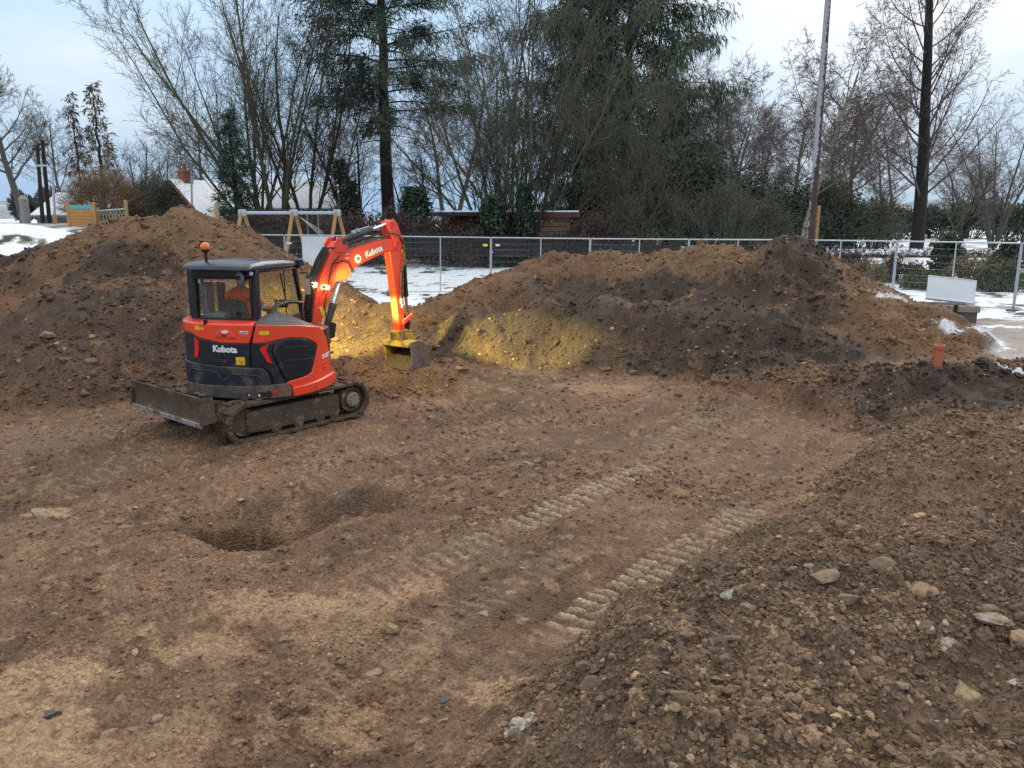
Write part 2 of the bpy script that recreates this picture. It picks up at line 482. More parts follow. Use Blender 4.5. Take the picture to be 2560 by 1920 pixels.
def frosted_pole():
    m = mat('frosted_brown_pole', (0.075, 0.038, 0.036), (0.05, 0.028, 0.028), rough=0.7, scale=3)
    t = m.node_tree
    b = t.nodes['Principled BSDF']
    src = b.inputs['Base Color'].links[0].from_socket
    co = t.nodes.new('ShaderNodeTexCoord')
    n = t.nodes.new('ShaderNodeTexNoise')
    n.inputs['Scale'].default_value = 7
    n.inputs['Detail'].default_value = 6
    t.links.new(co.outputs['Object'], n.inputs['Vector'])
    # windblown frost sticks to one side of the pole above head height
    s = t.nodes.new('ShaderNodeSeparateXYZ')
    t.links.new(co.outputs['Object'], s.inputs[0])
    a = t.nodes.new('ShaderNodeMath'); a.operation = 'MULTIPLY_ADD'
    t.links.new(s.outputs['X'], a.inputs[0]); a.inputs[1].default_value = -3.2
    t.links.new(n.outputs['Fac'], a.inputs[2])
    h = t.nodes.new('ShaderNodeMapRange'); h.inputs['From Min'].default_value = 3.4; h.inputs['From Max'].default_value = 4.8
    h.inputs['To Min'].default_value = -0.35; h.inputs['To Max'].default_value = 0.0
    t.links.new(s.outputs['Z'], h.inputs['Value'])
    a2 = t.nodes.new('ShaderNodeMath'); a2.operation = 'ADD'
    t.links.new(a.outputs[0], a2.inputs[0]); t.links.new(h.outputs[0], a2.inputs[1])
    r = t.nodes.new('ShaderNodeMapRange'); r.inputs['From Min'].default_value = 0.60; r.inputs['From Max'].default_value = 0.78
    t.links.new(a2.outputs[0], r.inputs['Value'])
    x = t.nodes.new('ShaderNodeMix'); x.data_type = 'RGBA'
    t.links.new(src, x.inputs['A']); x.inputs['B'].default_value = (0.36, 0.36, 0.40, 1)
    t.links.new(r.outputs[0], x.inputs['Factor'])
    t.links.new(x.outputs['Result'], b.inputs['Base Color'])
    return m
M['frostpole'] = frosted_pole()

def soil_mat(name, src_type='GEOMETRY'):
    m = bpy.data.materials.new(name)
    m.use_nodes = True
    t = m.node_tree
    b = t.nodes['Principled BSDF']
    b.inputs['Roughness'].default_value = 0.82
    b.inputs['Specular IOR Level'].default_value = 0.35
    at = t.nodes.new('ShaderNodeAttribute')
    at.attribute_type = src_type
    at.attribute_name = 'col'
    co = t.nodes.new('ShaderNodeTexCoord')
    n = t.nodes.new('ShaderNodeTexNoise')
    n.inputs['Scale'].default_value = 14
    n.inputs['Detail'].default_value = 10
    n.inputs['Roughness'].default_value = 0.72
    t.links.new(co.outputs['Object'], n.inputs['Vector'])
    r = t.nodes.new('ShaderNodeMapRange')
    r.inputs['From Min'].default_value = 0.3
    r.inputs['From Max'].default_value = 0.7
    r.inputs['To Min'].default_value = 0.72
    r.inputs['To Max'].default_value = 1.28
    t.links.new(n.outputs['Fac'], r.inputs['Value'])
    sc_ = t.nodes.new('ShaderNodeVectorMath')
    sc_.operation = 'SCALE'
    t.links.new(at.outputs['Color'], sc_.inputs[0])
    t.links.new(r.outputs[0], sc_.inputs['Scale'])
    t.links.new(sc_.outputs[0], b.inputs['Base Color'])
    gv = t.nodes.new('ShaderNodeTexVoronoi')
    gv.inputs['Scale'].default_value = 46
    gv.inputs['Randomness'].default_value = 1.0
    t.links.new(co.outputs['Object'], gv.inputs['Vector'])
    gs = t.nodes.new('ShaderNodeSeparateColor')
    t.links.new(gv.outputs['Color'], gs.inputs[0])
    gr_ = t.nodes.new('ShaderNodeMapRange')
    gr_.inputs['To Min'].default_value = 0.74
    gr_.inputs['To Max'].default_value = 1.30
    t.links.new(gs.outputs[0], gr_.inputs['Value'])
    sc2 = t.nodes.new('ShaderNodeVectorMath')
    sc2.operation = 'SCALE'
    t.links.new(sc_.outputs[0], sc2.inputs[0])
    t.links.new(gr_.outputs[0], sc2.inputs['Scale'])
    if src_type == 'GEOMETRY': t.links.new(sc2.outputs[0], b.inputs['Base Color'])
    n2 = t.nodes.new('ShaderNodeTexNoise')
    n2.inputs['Scale'].default_value = 38
    n2.inputs['Detail'].default_value = 8
    n2.inputs['Roughness'].default_value = 0.7
    t.links.new(co.outputs['Object'], n2.inputs['Vector'])
    v = t.nodes.new('ShaderNodeTexVoronoi')
    v.inputs['Scale'].default_value = 34
    t.links.new(co.outputs['Object'], v.inputs['Vector'])
    mth = t.nodes.new('ShaderNodeMath')
    mth.operation = 'MULTIPLY_ADD'
    t.links.new(v.outputs['Distance'], mth.inputs[0])
    mth.inputs[1].default_value = -0.9
    t.links.new(n2.outputs['Fac'], mth.inputs[2])
    bp = t.nodes.new('ShaderNodeBump')
    bp.inputs['Strength'].default_value = 0.9
    bp.inputs['Distance'].default_value = 0.035
    t.links.new(mth.outputs[0], bp.inputs['Height'])
    t.links.new(bp.outputs[0], b.inputs['Normal'])
    return m
M['soil'] = soil_mat('soil')
M['clod'] = soil_mat('clod_soil', 'INSTANCER')
for _n in M['clod'].node_tree.nodes:
    if _n.type == 'TEX_NOISE': _n.inputs['Scale'].default_value *= 0.10
    if _n.type == 'TEX_VORONOI': _n.inputs['Scale'].default_value = 2.2
    if _n.type == 'BUMP': _n.inputs['Strength'].default_value = 0.45; _n.inputs['Distance'].default_value = 0.3
M['snowland'] = soil_mat('snow_and_grass')
_b = M['snowland'].node_tree.nodes['Bump']
_b.inputs['Strength'].default_value = 0.35

# ------------------------------------------------------------------ numpy noise
def h2(ix, iy, seed):
    n = (ix * 374761393 + iy * 668265263 + seed * 1013904223) & 0xffffffff
    n = ((n ^ (n >> 13)) * 1274126177) & 0xffffffff
    n = ((n ^ (n >> 16)) * 2246822519) & 0xffffffff
    return ((n ^ (n >> 15)) & 0xffffff) / 16777216.0
def vnoise(x, y, seed=0):
    fx, fy = np.floor(x), np.floor(y)
    ix, iy = fx.astype(np.int64), fy.astype(np.int64)
    u, v = x - fx, y - fy
    u = u * u * (3 - 2 * u)
    v = v * v * (3 - 2 * v)
    a = h2(ix, iy, seed) * (1 - u) + h2(ix + 1, iy, seed) * u
    b = h2(ix, iy + 1, seed) * (1 - u) + h2(ix + 1, iy + 1, seed) * u
    return (a * (1 - v) + b * v) * 2 - 1
def fbm(x, y, seed=0, octv=4, gain=0.5):
    s = np.zeros_like(x)
    a, tot = 1.0, 0.0
    for o in range(octv):
        s += a * vnoise(x * 2 ** o + 17.3 * o, y * 2 ** o - 9.1 * o, seed + o * 7)
        tot += a
        a *= gain
    return s / tot
def clods(x, y, size, seed=0, keep=0.7):
    """dome shaped lumps about `size` across, height in metres"""
    x, y = x / size, y / size
    fx, fy = np.floor(x), np.floor(y)
    ix, iy = fx.astype(np.int64), fy.astype(np.int64)
    best = np.zeros_like(x)
    for dx in (-1, 0, 1):
        for dy in (-1, 0, 1):
            jx, jy = ix + dx, iy + dy
            cx = jx + h2(jx, jy, seed)
            cy = jy + h2(jx, jy, seed + 11)
            k = h2(jx, jy, seed + 23)
            r = 0.25 + 0.45 * h2(jx, jy, seed + 31)
            sx = 0.8 + 0.6 * h2(jx, jy, seed + 41)
            d2 = ((x - cx) * sx) ** 2 + ((y - cy) / sx) ** 2
            hgt = np.sqrt(np.maximum(0, r * r - d2)) * (k < keep)
            best = np.maximum(best, hgt)
    return best * size
def ss(a, b, x):
    t = np.clip((x - a) / (b - a), 0, 1)
    return t * t * (3 - 2 * t)

# ------------------------------------------------------------------ terrain
def land(x, y):
    """snow covered land round the site: rises gently behind the fence and to a bank on the left"""
    z = 0.58 + 0.75 * ss(27, 41, y)
    left = ss(-8.5, -17, x) * ss(17, 27, y)
    z = z + 1.75 * left * (1 - 0.15 * ss(30, 50, y))
    mound = np.exp(-(((x + 17.0) / 5.5) ** 2 + ((y - 25.5) / 3.5) ** 2)) * 0.75
    z = z + mound - 1.3 * ss(90, 400, y)
    return z

def ridge(pts, slope, step=0.35):
    """pts: (px, py, world y) along a skyline -> sample points x, y, z, slope"""
    w = [at_y(px, py, y) - Vector((0, 0, 0.17)) for px, py, y in pts]
    res = []
    for a, b in zip(w[:-1], w[1:]):
        n = max(1, int((b - a).length / step))
        for i in range(n):
            q = a.lerp(b, i / n)
            res.append((q.x, q.y, q.z, slope))
    res.append((w[-1].x, w[-1].y, w[-1].z, slope))
    return res
HEAP_L = ridge([(-700, 640, 17.5), (-300, 610, 17.8), (-60, 622, 18.2), (60, 628, 18.6), (120, 600, 18.9), (200, 564, 19.2), (300, 530, 19.4), (400, 514, 19.4), (455, 507, 19.4), (490, 530, 19.4), (545, 572, 19.3),
                (620, 608, 19.2), (690, 638, 19.1), (765, 672, 19.0), (840, 708, 19.0), (900, 734, 19.0)], 0.56)
HEAP_L += [(-11.5, 16.0, 2.0, 0.6), (-9.0, 15.6, 1.75, 0.62), (-8.0, 16.4, 2.05, 0.6), (-13.5, 14.6, 1.5, 0.6), (-6.4, 16.3, 1.7, 0.6)]
HEAP_B = ridge([(900, 741, 18.8), (980, 744, 18.8), (1050, 738, 19.0), (1130, 715, 19.4), (1200, 680, 19.8), (1260, 648, 20.2), (1330, 628, 20.4), (1370, 618, 20.4), (1420, 622, 20.5), (1480, 616, 20.5), (1600, 612, 20.5),
                (1700, 602, 20.4), (1760, 598, 20.3), (1840, 602, 20.2), (1900, 606, 20.0), (1935, 596, 19.9), (1968, 585, 19.8), (2000, 590, 19.7), (2040, 615, 19.5), (2085, 660, 19.2)], 0.60)
HEAP_B += ridge([(2085, 672, 18.3), (2130, 692, 18.0), (2200, 706, 17.6), (2270, 730, 17.0), (2330, 775, 16.4), (2420, 858, 15.2), (2500, 905, 14.6)], 0.55)
HEAP_B += [(4.3, 17.4, 1.55, 0.55), (5.6, 16.6, 1.25, 0.5), (2.2, 17.6, 1.45, 0.75), (0.5, 18.0, 1.4, 0.75), (3.4, 17.4, 1.4, 0.7), (-0.9, 17.6, 1.25, 0.7)]
HEAP_B += [(6.4, 12.9, 0.62, 0.36), (7.3, 13.1, 0.66, 0.34), (8.3, 13.3, 0.70, 0.34), (9.4, 13.5, 0.68, 0.34), (5.7, 13.6, 0.6, 0.4), (5.0, 14.4, 0.6, 0.4)]
HEAP_B += [(-2.45, 14.75, 0.40, 0.42), (-3.2, 15.1, 0.5, 0.45), (-1.75, 15.4, 0.45, 0.4), (-2.0, 17.0, 0.75, 0.5), (-2.9, 16.9, 0.7, 0.5), (-1.4, 16.8, 0.7, 0.5)]
TOE = np.array([(-1.6, 1.0), (-0.75, 3.2), (-0.18, 4.71), (0.51, 5.29), (1.57, 6.44), (2.41, 7.26), (3.64, 8.9), (4.98, 10.5), (6.2, 11.6), (9.0, 12.4), (30.0, 13.0)])

def cones(x, y, H):
    best = np.full_like(x, -50.0)
    for hx, hy, hz, sl in H:
        d = np.sqrt((x - hx) ** 2 + (y - hy) ** 2 + 0.12) - 0.346
        np.maximum(best, hz - sl * d, out=best)
    return best
def toe_dist(x, y):
    """signed distance to the toe line of the near spoil bank, positive on the spoil side"""
    best = np.full_like(x, 1e9)
    sign = np.ones_like(x)
    for (ax, ay), (bx, by) in zip(TOE[:-1], TOE[1:]):
        dx, dy = bx - ax, by - ay
        t = np.clip(((x - ax) * dx + (y - ay) * dy) / (dx * dx + dy * dy), 0, 1)
        ex, ey = x - (ax + t * dx), y - (ay + t * dy)
        d = np.hypot(ex, ey)
        c = dx * (y - ay) - dy * (x - ax)
        m = d < best
        best = np.where(m, d, best)
        sign = np.where(m, np.where(c < 0, 1.0, -1.0), sign)
    return best * sign
HOLE = (-2.86, 7.84)
def hole_fn(x, y):
    wx = x + 0.10 * vnoise(x * 2.3, y * 2.3, 91)
    wy = y + 0.10 * vnoise(x * 2.3, y * 2.3, 92)
    dx, dy = wx - HOLE[0], wy - 0.10 * (wx - HOLE[0]) + 0.06 * vnoise(x * 6, y * 6, 93)
    a = np.hypot((dx - 0.10) / 1.05, (dy - 8.02) / np.where(dy > 8.02, 0.92, 1.25))
    a2 = np.hypot((dx + 0.06) / 0.50, (dy - HOLE[1]) / 0.50)
    pit = -0.52 * (1 - ss(0.0, 1.0, a)) - 1.5 * (1 - ss(0.82, 1.04, a2))
    # shallow scraped channel running off to the right, and a slumped far lip
    t = np.clip((wx + 2.75) / 1.3, 0, 1)
    cx, cy = -2.75 + 1.3 * t, 8.0 + 0.42 * t
    d = np.hypot(wx - cx, wy - cy)
    chan = -(0.56 - 0.26 * t) * (1 - ss(0.04, 0.62 - 0.16 * t, d))
    slump = -0.04 * (1 - ss(0.6, 1.7, np.hypot((wx + 3.1) / 1.15, wy - 8.45)))
    lip = 0.06 * np.exp(-((a - 1.2) / 0.2) ** 2) * (dy > 8.02)
    return np.minimum(pit, chan) + slump + lip
STRIPS = [((0.02, 7.62), (2.0, 9.88), 0.42, 0.95), ((0.30, 5.50), (2.92, 8.40), 0.44, 1.0), ((-1.35, 6.05), (0.0, 7.6), 0.40, 0.5), ((-0.5, 4.6), (0.3, 5.5), 0.34, 0.2), ((-1.9, 10.2), (0.9, 12.6), 0.40, 0.30), ((-3.1, 9.4), (-1.2, 11.0), 0.40, 0.26), ((1.6, 10.2), (3.6, 12.6), 0.40, 0.28), ((-5.6, 8.6), (-4.6, 10.2), 0.40, 0.30), ((-1.6, 4.4), (1.0, 7.4), 0.40, 0.22)]
def strip_fn(x, y):
    """caterpillar prints: lug ridges across the running direction; returns height, mask and ridge"""
    h = np.zeros_like(x)
    msk = np.zeros_like(x)
    rid = np.zeros_like(x)
    for (a, b, w, amp) in STRIPS:
        dx, dy = b[0] - a[0], b[1] - a[1]
        Ls = math.hypot(dx, dy)
        dx, dy = dx / Ls, dy / Ls
        s = (x - a[0]) * dx + (y - a[1]) * dy
        q = -(x - a[0]) * dy + (y - a[1]) * dx
        q = q + 0.04 * vnoise(s * 1.3, q * 0 + 3.0, 77)
        m = (1 - ss(w * 0.42, w * 0.56, np.abs(q))) * ss(-0.3, 0.5, s) * (1 - ss(Ls - 0.7, Ls + 0.3, s))
        m = m * np.clip(0.95 + 1.0 * fbm(x * 1.7, y * 1.7, 55, 3), 0, 1)
        ph = s + 0.12 * np.abs(q) + 0.05 * vnoise(x * 3.1, y * 3.1, 12) + 0.02 * vnoise(x * 9, y * 9, 13)
        k_ = np.floor(ph / 0.155 + 0.5).astype(np.int64)
        sd = (q > 0).astype(np.int64)
        amp_l = 0.6 + 0.4 * h2(k_, sd, 401)
        lug = 0.5 + 0.5 * np.cos(2 * math.pi * ph / 0.155)
        lug = ss(0.30, 0.80, lug) * amp_l
        reach = 0.15 + 0.06 * h2(k_, sd, 403)
        gap = (0.45 + 0.55 * ss(0.0, 0.03, np.abs(q) - 0.015 * h2(k_, sd, 405))) * (1 - ss(reach, reach + 0.05, np.abs(q)))
        h += m * (lug * gap * 0.062 - 0.05) * amp
        msk = np.maximum(msk, m * amp)
        rid = np.maximum(rid, m * amp * lug * gap)
    return h, msk, rid

def terrain(x, y):
    """large shape of the site; returns height and the four zone heights"""
    wx = x + 0.28 * vnoise(x * 0.9, y * 0.9, 5) + 0.12 * vnoise(x * 2.4, y * 2.4, 6)
    wy = y + 0.28 * vnoise(x * 0.9, y * 0.9, 8) + 0.12 * vnoise(x * 2.4, y * 2.4, 9)
    ld = land(x, y)
    out_m = np.maximum(ss(18.0, 21.5, y), np.maximum(ss(9.2, 10.2, x + 0.25 * vnoise(x * 1.3, y * 1.3, 19)) * ss(11.6, 12.6, y), ss(-12, -16, x) * ss(12, 18, y)))
    flo = 0.0 + 0.05 * vnoise(x * 0.35, y * 0.35, 3)
    flo = flo + 0.36 * ss(5.6, 7.4, x) * ss(10.6, 12.4, y)
    flo = flo * (1 - out_m) + ld * out_m
    zl = cones(wx, wy, HEAP_L)
    zb = cones(wx, wy, HEAP_B)
    td = toe_dist(wx, wy)
    plate = 0.66 + 0.16 * fbm(x * 0.6, y * 0.6, 31, 3) + 0.30 * np.exp(-(((x - 2.5) / 1.3) ** 2 + ((y - 4.9) / 1.0) ** 2)) + 0.16 * np.exp(-(((x - 1.3) / 0.8) ** 2 + ((y - 3.2) / 0.9) ** 2))
    plate = plate - 0.22 * np.exp(-(((x - 3.6) / 2.4) ** 2 + ((y - 6.9) / 0.75) ** 2))
    plate = plate * (1 - 0.55 * ss(9.6, 11.0, y)) 
    zn = np.where(td > -0.5, plate * ss(-0.12, 1.25, td), -1.0)
    return flo, zl, zb, zn, td, out_m
def smax(a, b, k=0.18):
    h = np.clip(0.5 + 0.5 * (a - b) / k, 0, 1)
    return b * (1 - h) + a * h + k * h * (1 - h)
def base_height(x, y):
    flo, zl, zb, zn, td, om = terrain(x, y)
    z = smax(flo, zl)
    z = smax(z, zb)
    z = np.where(zn > -0.9, np.maximum(z, zn * (1 - om) + z * om), z)
    near = (y < 11) & (x < 1.5)
    hl = np.zeros_like(z)
    if near.any(): hl[near] = hole_fn(x[near], y[near])
    return z + hl
def ground_z(x, y):
    return float(base_height(np.array([float(x)]), np.array([float(y)]))[0])
def gp(px, py):
    """the ground point seen at a photo position"""
    d = ray(px, py)
    t = np.geomspace(2.0, 60, 900)
    x, y, z = d[0] * t, d[1] * t, CAM_Z + d[2] * t
    g = base_height(x, y)
    i = int(np.argmax(z < g)) if (z < g).any() else len(t) - 1
    return Vector((float(x[i]), float(y[i]), float(g[i])))

BROWN = np.array((0.184, 0.110, 0.066))
HEAPC = np.array((0.168, 0.094, 0.053))
ORANGEB = np.array((0.205, 0.118, 0.058))
DARK = np.array((0.054, 0.036, 0.026))
GREYB = np.array((0.170, 0.112, 0.073))
PALE = np.array((0.43, 0.29, 0.175))
PINK = np.array((0.36, 0.225, 0.14))
SNOW = np.array((0.80, 0.85, 0.93))
GRASS = np.array((0.060, 0.070, 0.030))
GRAVEL = np.array((0.27, 0.235, 0.215))
K = 2560 / 2212.0
_gpc = {}
def dgp(dx, dy):
    if (dx, dy) not in _gpc: _gpc[(dx, dy)] = gp(dx * K, dy * K)
    return _gpc[(dx, dy)]
# soil patches: place in view, half sizes in metres, colour, strength
PATCH = [(905, 1270, .32, .17, PINK * 1.05, .85), (850, 1290, .25, .12, PINK, .7), (600, 1315, .80, .20, PALE, .55), (760, 1300, .5, .16, PALE, .5), (500, 1300, .4, .14, PALE, .4), (40, 1500, .5, .3, PALE, .75), (60, 1590, .5, .25, PALE, .75), (20, 1640, .5, .2, PALE, .6), (1085, 1490, .34, .22, PALE, .9),
         (1290, 838, .75, .3, PINK, .6), (950, 872, .5, .2, PINK, .45), (95, 1113, .25, .1, PALE, .8), (60, 950, 1.2, .5, GREYB * 1.1, .8), (1010, 1190, .5, .35, GREYB * 1.15, .7), (450, 1400, .4, .15, PALE, .5),
         (740, 1560, .3, .2, PALE, .5), (160, 1480, .35, .15, PALE, .4), (1150, 800, 1.3, .35, PALE * .8, .35), (300, 1260, .35, .2, PINK * .8, .5), (1700, 820, 1.6, .3, PINK * .75, .4), (860, 870, .4, .2, PINK * .9, .5), (300, 905, .9, .3, GREYB, .4),
         (750, 1082, .30, .2, DARK * 2.2, .6), (1180, 1115, .2, .1, DARK * 1.5, .5), (1570, 1140, .2, .2, DARK * 1.5, .4)]
HPATCH = [(1640, 700, 2.2, .9, DARK, .85), (1250, 650, 1.6, .6, DARK * 1.3, .8), (1450, 740, 1.8, .6, DARK * 1.2, .8), (1200, 700, 1.2, .7, DARK * 1.5, .75), (1100, 720, .9, .6, DARK * 1.7, .6), (1330, 740, 1.3, .6, DARK * 1.5, .75), (1480, 690, 1.5, .7, DARK * 1.1, .85), (2080, 845, 2.2, .6, DARK, .95), (2190, 840, 2.0, .7, DARK, .95), (1990, 845, 1.0, .5, DARK, .95), (285, 560, 1.3, .5, DARK, .9), (330, 545, .7, .4, DARK, .8), (30, 560, .9, .5, DARK, .9), (120, 640, 1.6, .5, DARK * 1.5, .6), (260, 700, 1.8, .7, DARK * 1.5, .75), (60, 760, 1.2, .6, DARK * 1.6, .6), (380, 760, 1.0, .5, DARK * 1.6, .7), (180, 810, 1.6, .4, DARK * 1.6, .7), (60, 840, 1.2, .4, HEAPC, .4), (200, 600, .8, .4, DARK * 1.4, .6),
          (1260, 640, 1.6, .5, DARK * 1.25, .8), (1420, 640, 1.8, .6, DARK, .95), (1600, 660, 1.8, .7, DARK * 1.1, .9), (1500, 720, 1.8, .6, DARK * 1.2, .85), (1700, 730, 1.6, .6, DARK * 1.1, .85), (1300, 700, 1.3, .5, DARK * 1.8, .7), (1705, 545, .85, 1.2, DARK * .9, 1.0), (1750, 565, .8, 1.0, DARK * .9, 1.0), (1650, 590, .8, .5, DARK, .7), (1800, 600, .9, .5, DARK * 1.3, .6),
          (1650, 760, 2.2, .9, DARK * 1.1, .9), (1820, 790, 2.0, .9, DARK, .95), (1350, 660, 1.6, .6, DARK * 1.2, .8), (1800, 770, 1.8, .7, DARK, .95), (1600, 790, 1.5, .4, DARK, .9), (1900, 800, 1.4, .5, DARK, .95), (1460, 785, 1.0, .3, DARK * 1.2, .6), (1980, 810, .9, .3, DARK, .9), (1750, 690, .9, .4, DARK * 1.2, .7), (960, 700, .6, .7, DARK * 1.6, .6), (985, 745, .4, .5, DARK * 1.3, .8), (1100, 660, .9, .3, HEAPC * .8, .5), (1200, 760, 1.1, .3, DARK * 2.2, .5),
          (1950, 700, 1.2, 1.0, ORANGEB * .92, .55), (2050, 770, 1.0, .6, ORANGEB * .92, .55), (1550, 540, 1.3, .8, ORANGEB * .92, .55), (1400, 565, 1.5, .6, ORANGEB * .9, .6), (1880, 640, .6, .6, ORANGEB * .9, .45), (420, 480, 1.6, .7, ORANGEB * .9, .7), (560, 560, 1.2, .6, ORANGEB * .85, .6)]
FPATCH = [(1850, 825, 1.3, .5, DARK * 1.1, .9), (1940, 850, 1.0, .4, DARK * 1.2, .85), (1650, 812, 1.5, .25, DARK * 1.6, .5), (2080, 850, 2.2, .5, DARK, .95), (2180, 840, 2.0, .6, DARK, .95), (2000, 840, 1.0, .4, DARK, .9), (1980, 880, .8, .35, DARK * 1.2, .9), (1900, 930, .5, .3, DARK * 1.5, .6)]
BPATCH = [(1560, 1230, .4, .25, GREYB * .75, .7), (1700, 1250, .6, .3, GREYB * .8, .6), (2050, 1250, .8, .3, GREYB * .85, .7), (1850, 1220, .6, .2, GREYB * .8, .6), (1270, 1480, .3, .2, GREYB * .7, .6), (2150, 1450, .5, .4, GREYB * .75, .6), (1950, 1050, 1.2, .5, BROWN, .8), (1880, 1130, .9, .4, BROWN, .7), (2150, 1000, 1.2, .6, BROWN * 1.05, .8), (1770, 1170, .6, .3, BROWN * 1.1, .5), (2120, 950, .5, .3, HEAPC, .5), (1130, 1600, .12, .09, np.array((.5, .46, .38)), .95)]

SPATCH = [(2112, 722, .26, .16, SNOW * .95, .9), (2145, 735, .3, .2, SNOW * .9, .8), (1922, 641, .35, .2, SNOW * .95, .8), (2173, 803, .2, .1, SNOW * .9, .8), (2050, 712, .3, .2, SNOW, .8), (815, 639, .5, .2, SNOW, .7), (845, 642, .3, .15, SNOW, .7), (1040, 580, .25, .15, SNOW, .7)]
def paint(col, x, y, plist, mask=None):
    w = fbm(x * 2.2, y * 2.2, 201, 4)
    w2 = fbm(x * 6.5, y * 6.5, 205, 3)
    w3 = fbm(x * 21.0, y * 21.0, 209, 2)
    for (dx, dy, rx, ry, c, s) in plist:
        p = dgp(dx, dy)
        d = np.hypot((x - p.x) / rx, (y - p.y) / (ry * 1.6)) + 0.50 * w + 0.42 * w2 + 0.34 * w3
        m = s * (1 - ss(0.68, 1.02, d))
        if mask is not None: m = m * mask
        col += (c - col) * m[:, None]
    return col

def fine(x, y, flo_w, heap_w, near_w, snow_w):
    r_h = 0.55 + 0.55 * fbm(x * 0.5, y * 0.5, 71, 2)
    z = fbm(x * 1.1, y * 1.1, 41, 4) * (0.05 * flo_w + 0.20 * heap_w + 0.15 * near_w + 0.05 * snow_w)
    z -= (1 - np.abs(fbm(x * 0.75 + 3, y * 0.75, 47, 3))) ** 3 * (0.16 * heap_w + 0.10 * near_w) - (0.08 * heap_w + 0.05 * near_w)
    z += fbm(x * 5.0, y * 5.0, 43, 4, 0.6) * (0.034 * flo_w + 0.075 * heap_w + 0.045 * near_w + 0.015 * snow_w)
    z += clods(x + .08 * vnoise(x * 5, y * 5, 24), y + .08 * vnoise(x * 5, y * 5, 25), 0.36, 61, 0.4) * (0.40 * heap_w * r_h + 0.30 * near_w * r_h)
    z += clods(x + .05 * vnoise(x * 9, y * 9, 4), y + .05 * vnoise(x * 9, y * 9, 14), 0.15, 63, 0.6) * (0.30 * flo_w * np.clip(1.6 * r_h - 0.35, 0, 1) + 0.46 * heap_w * r_h + 0.62 * near_w)
    z += clods(x, y, 0.075, 65, 0.7) * (0.40 * flo_w + 0.4 * heap_w + 0.60 * near_w)
    z += clods(x, y, 0.042, 67, 0.7) * (0.42 * flo_w + 0.55 * near_w)
    # compacted smears where tracks and bucket have pressed the clay flat
    sme = ss(0.02, 0.30, fbm(x * 0.55 + 0.3 * y, y * 0.9, 87, 3)) * flo_w
    z = z * (1 - 0.62 * sme)
    # bucket scrapes running across the floor
    q = -x * 0.755 + y * 0.656
    s_ = x * 0.656 + y * 0.755
    z += flo_w * 0.030 * vnoise(q * 4.5 + 0.5 * vnoise(x * .5, y * .5, 2), s_ * 0.35, 81)
    z += flo_w * 0.016 * vnoise(q * 11, s_ * 0.6, 83)
    return z

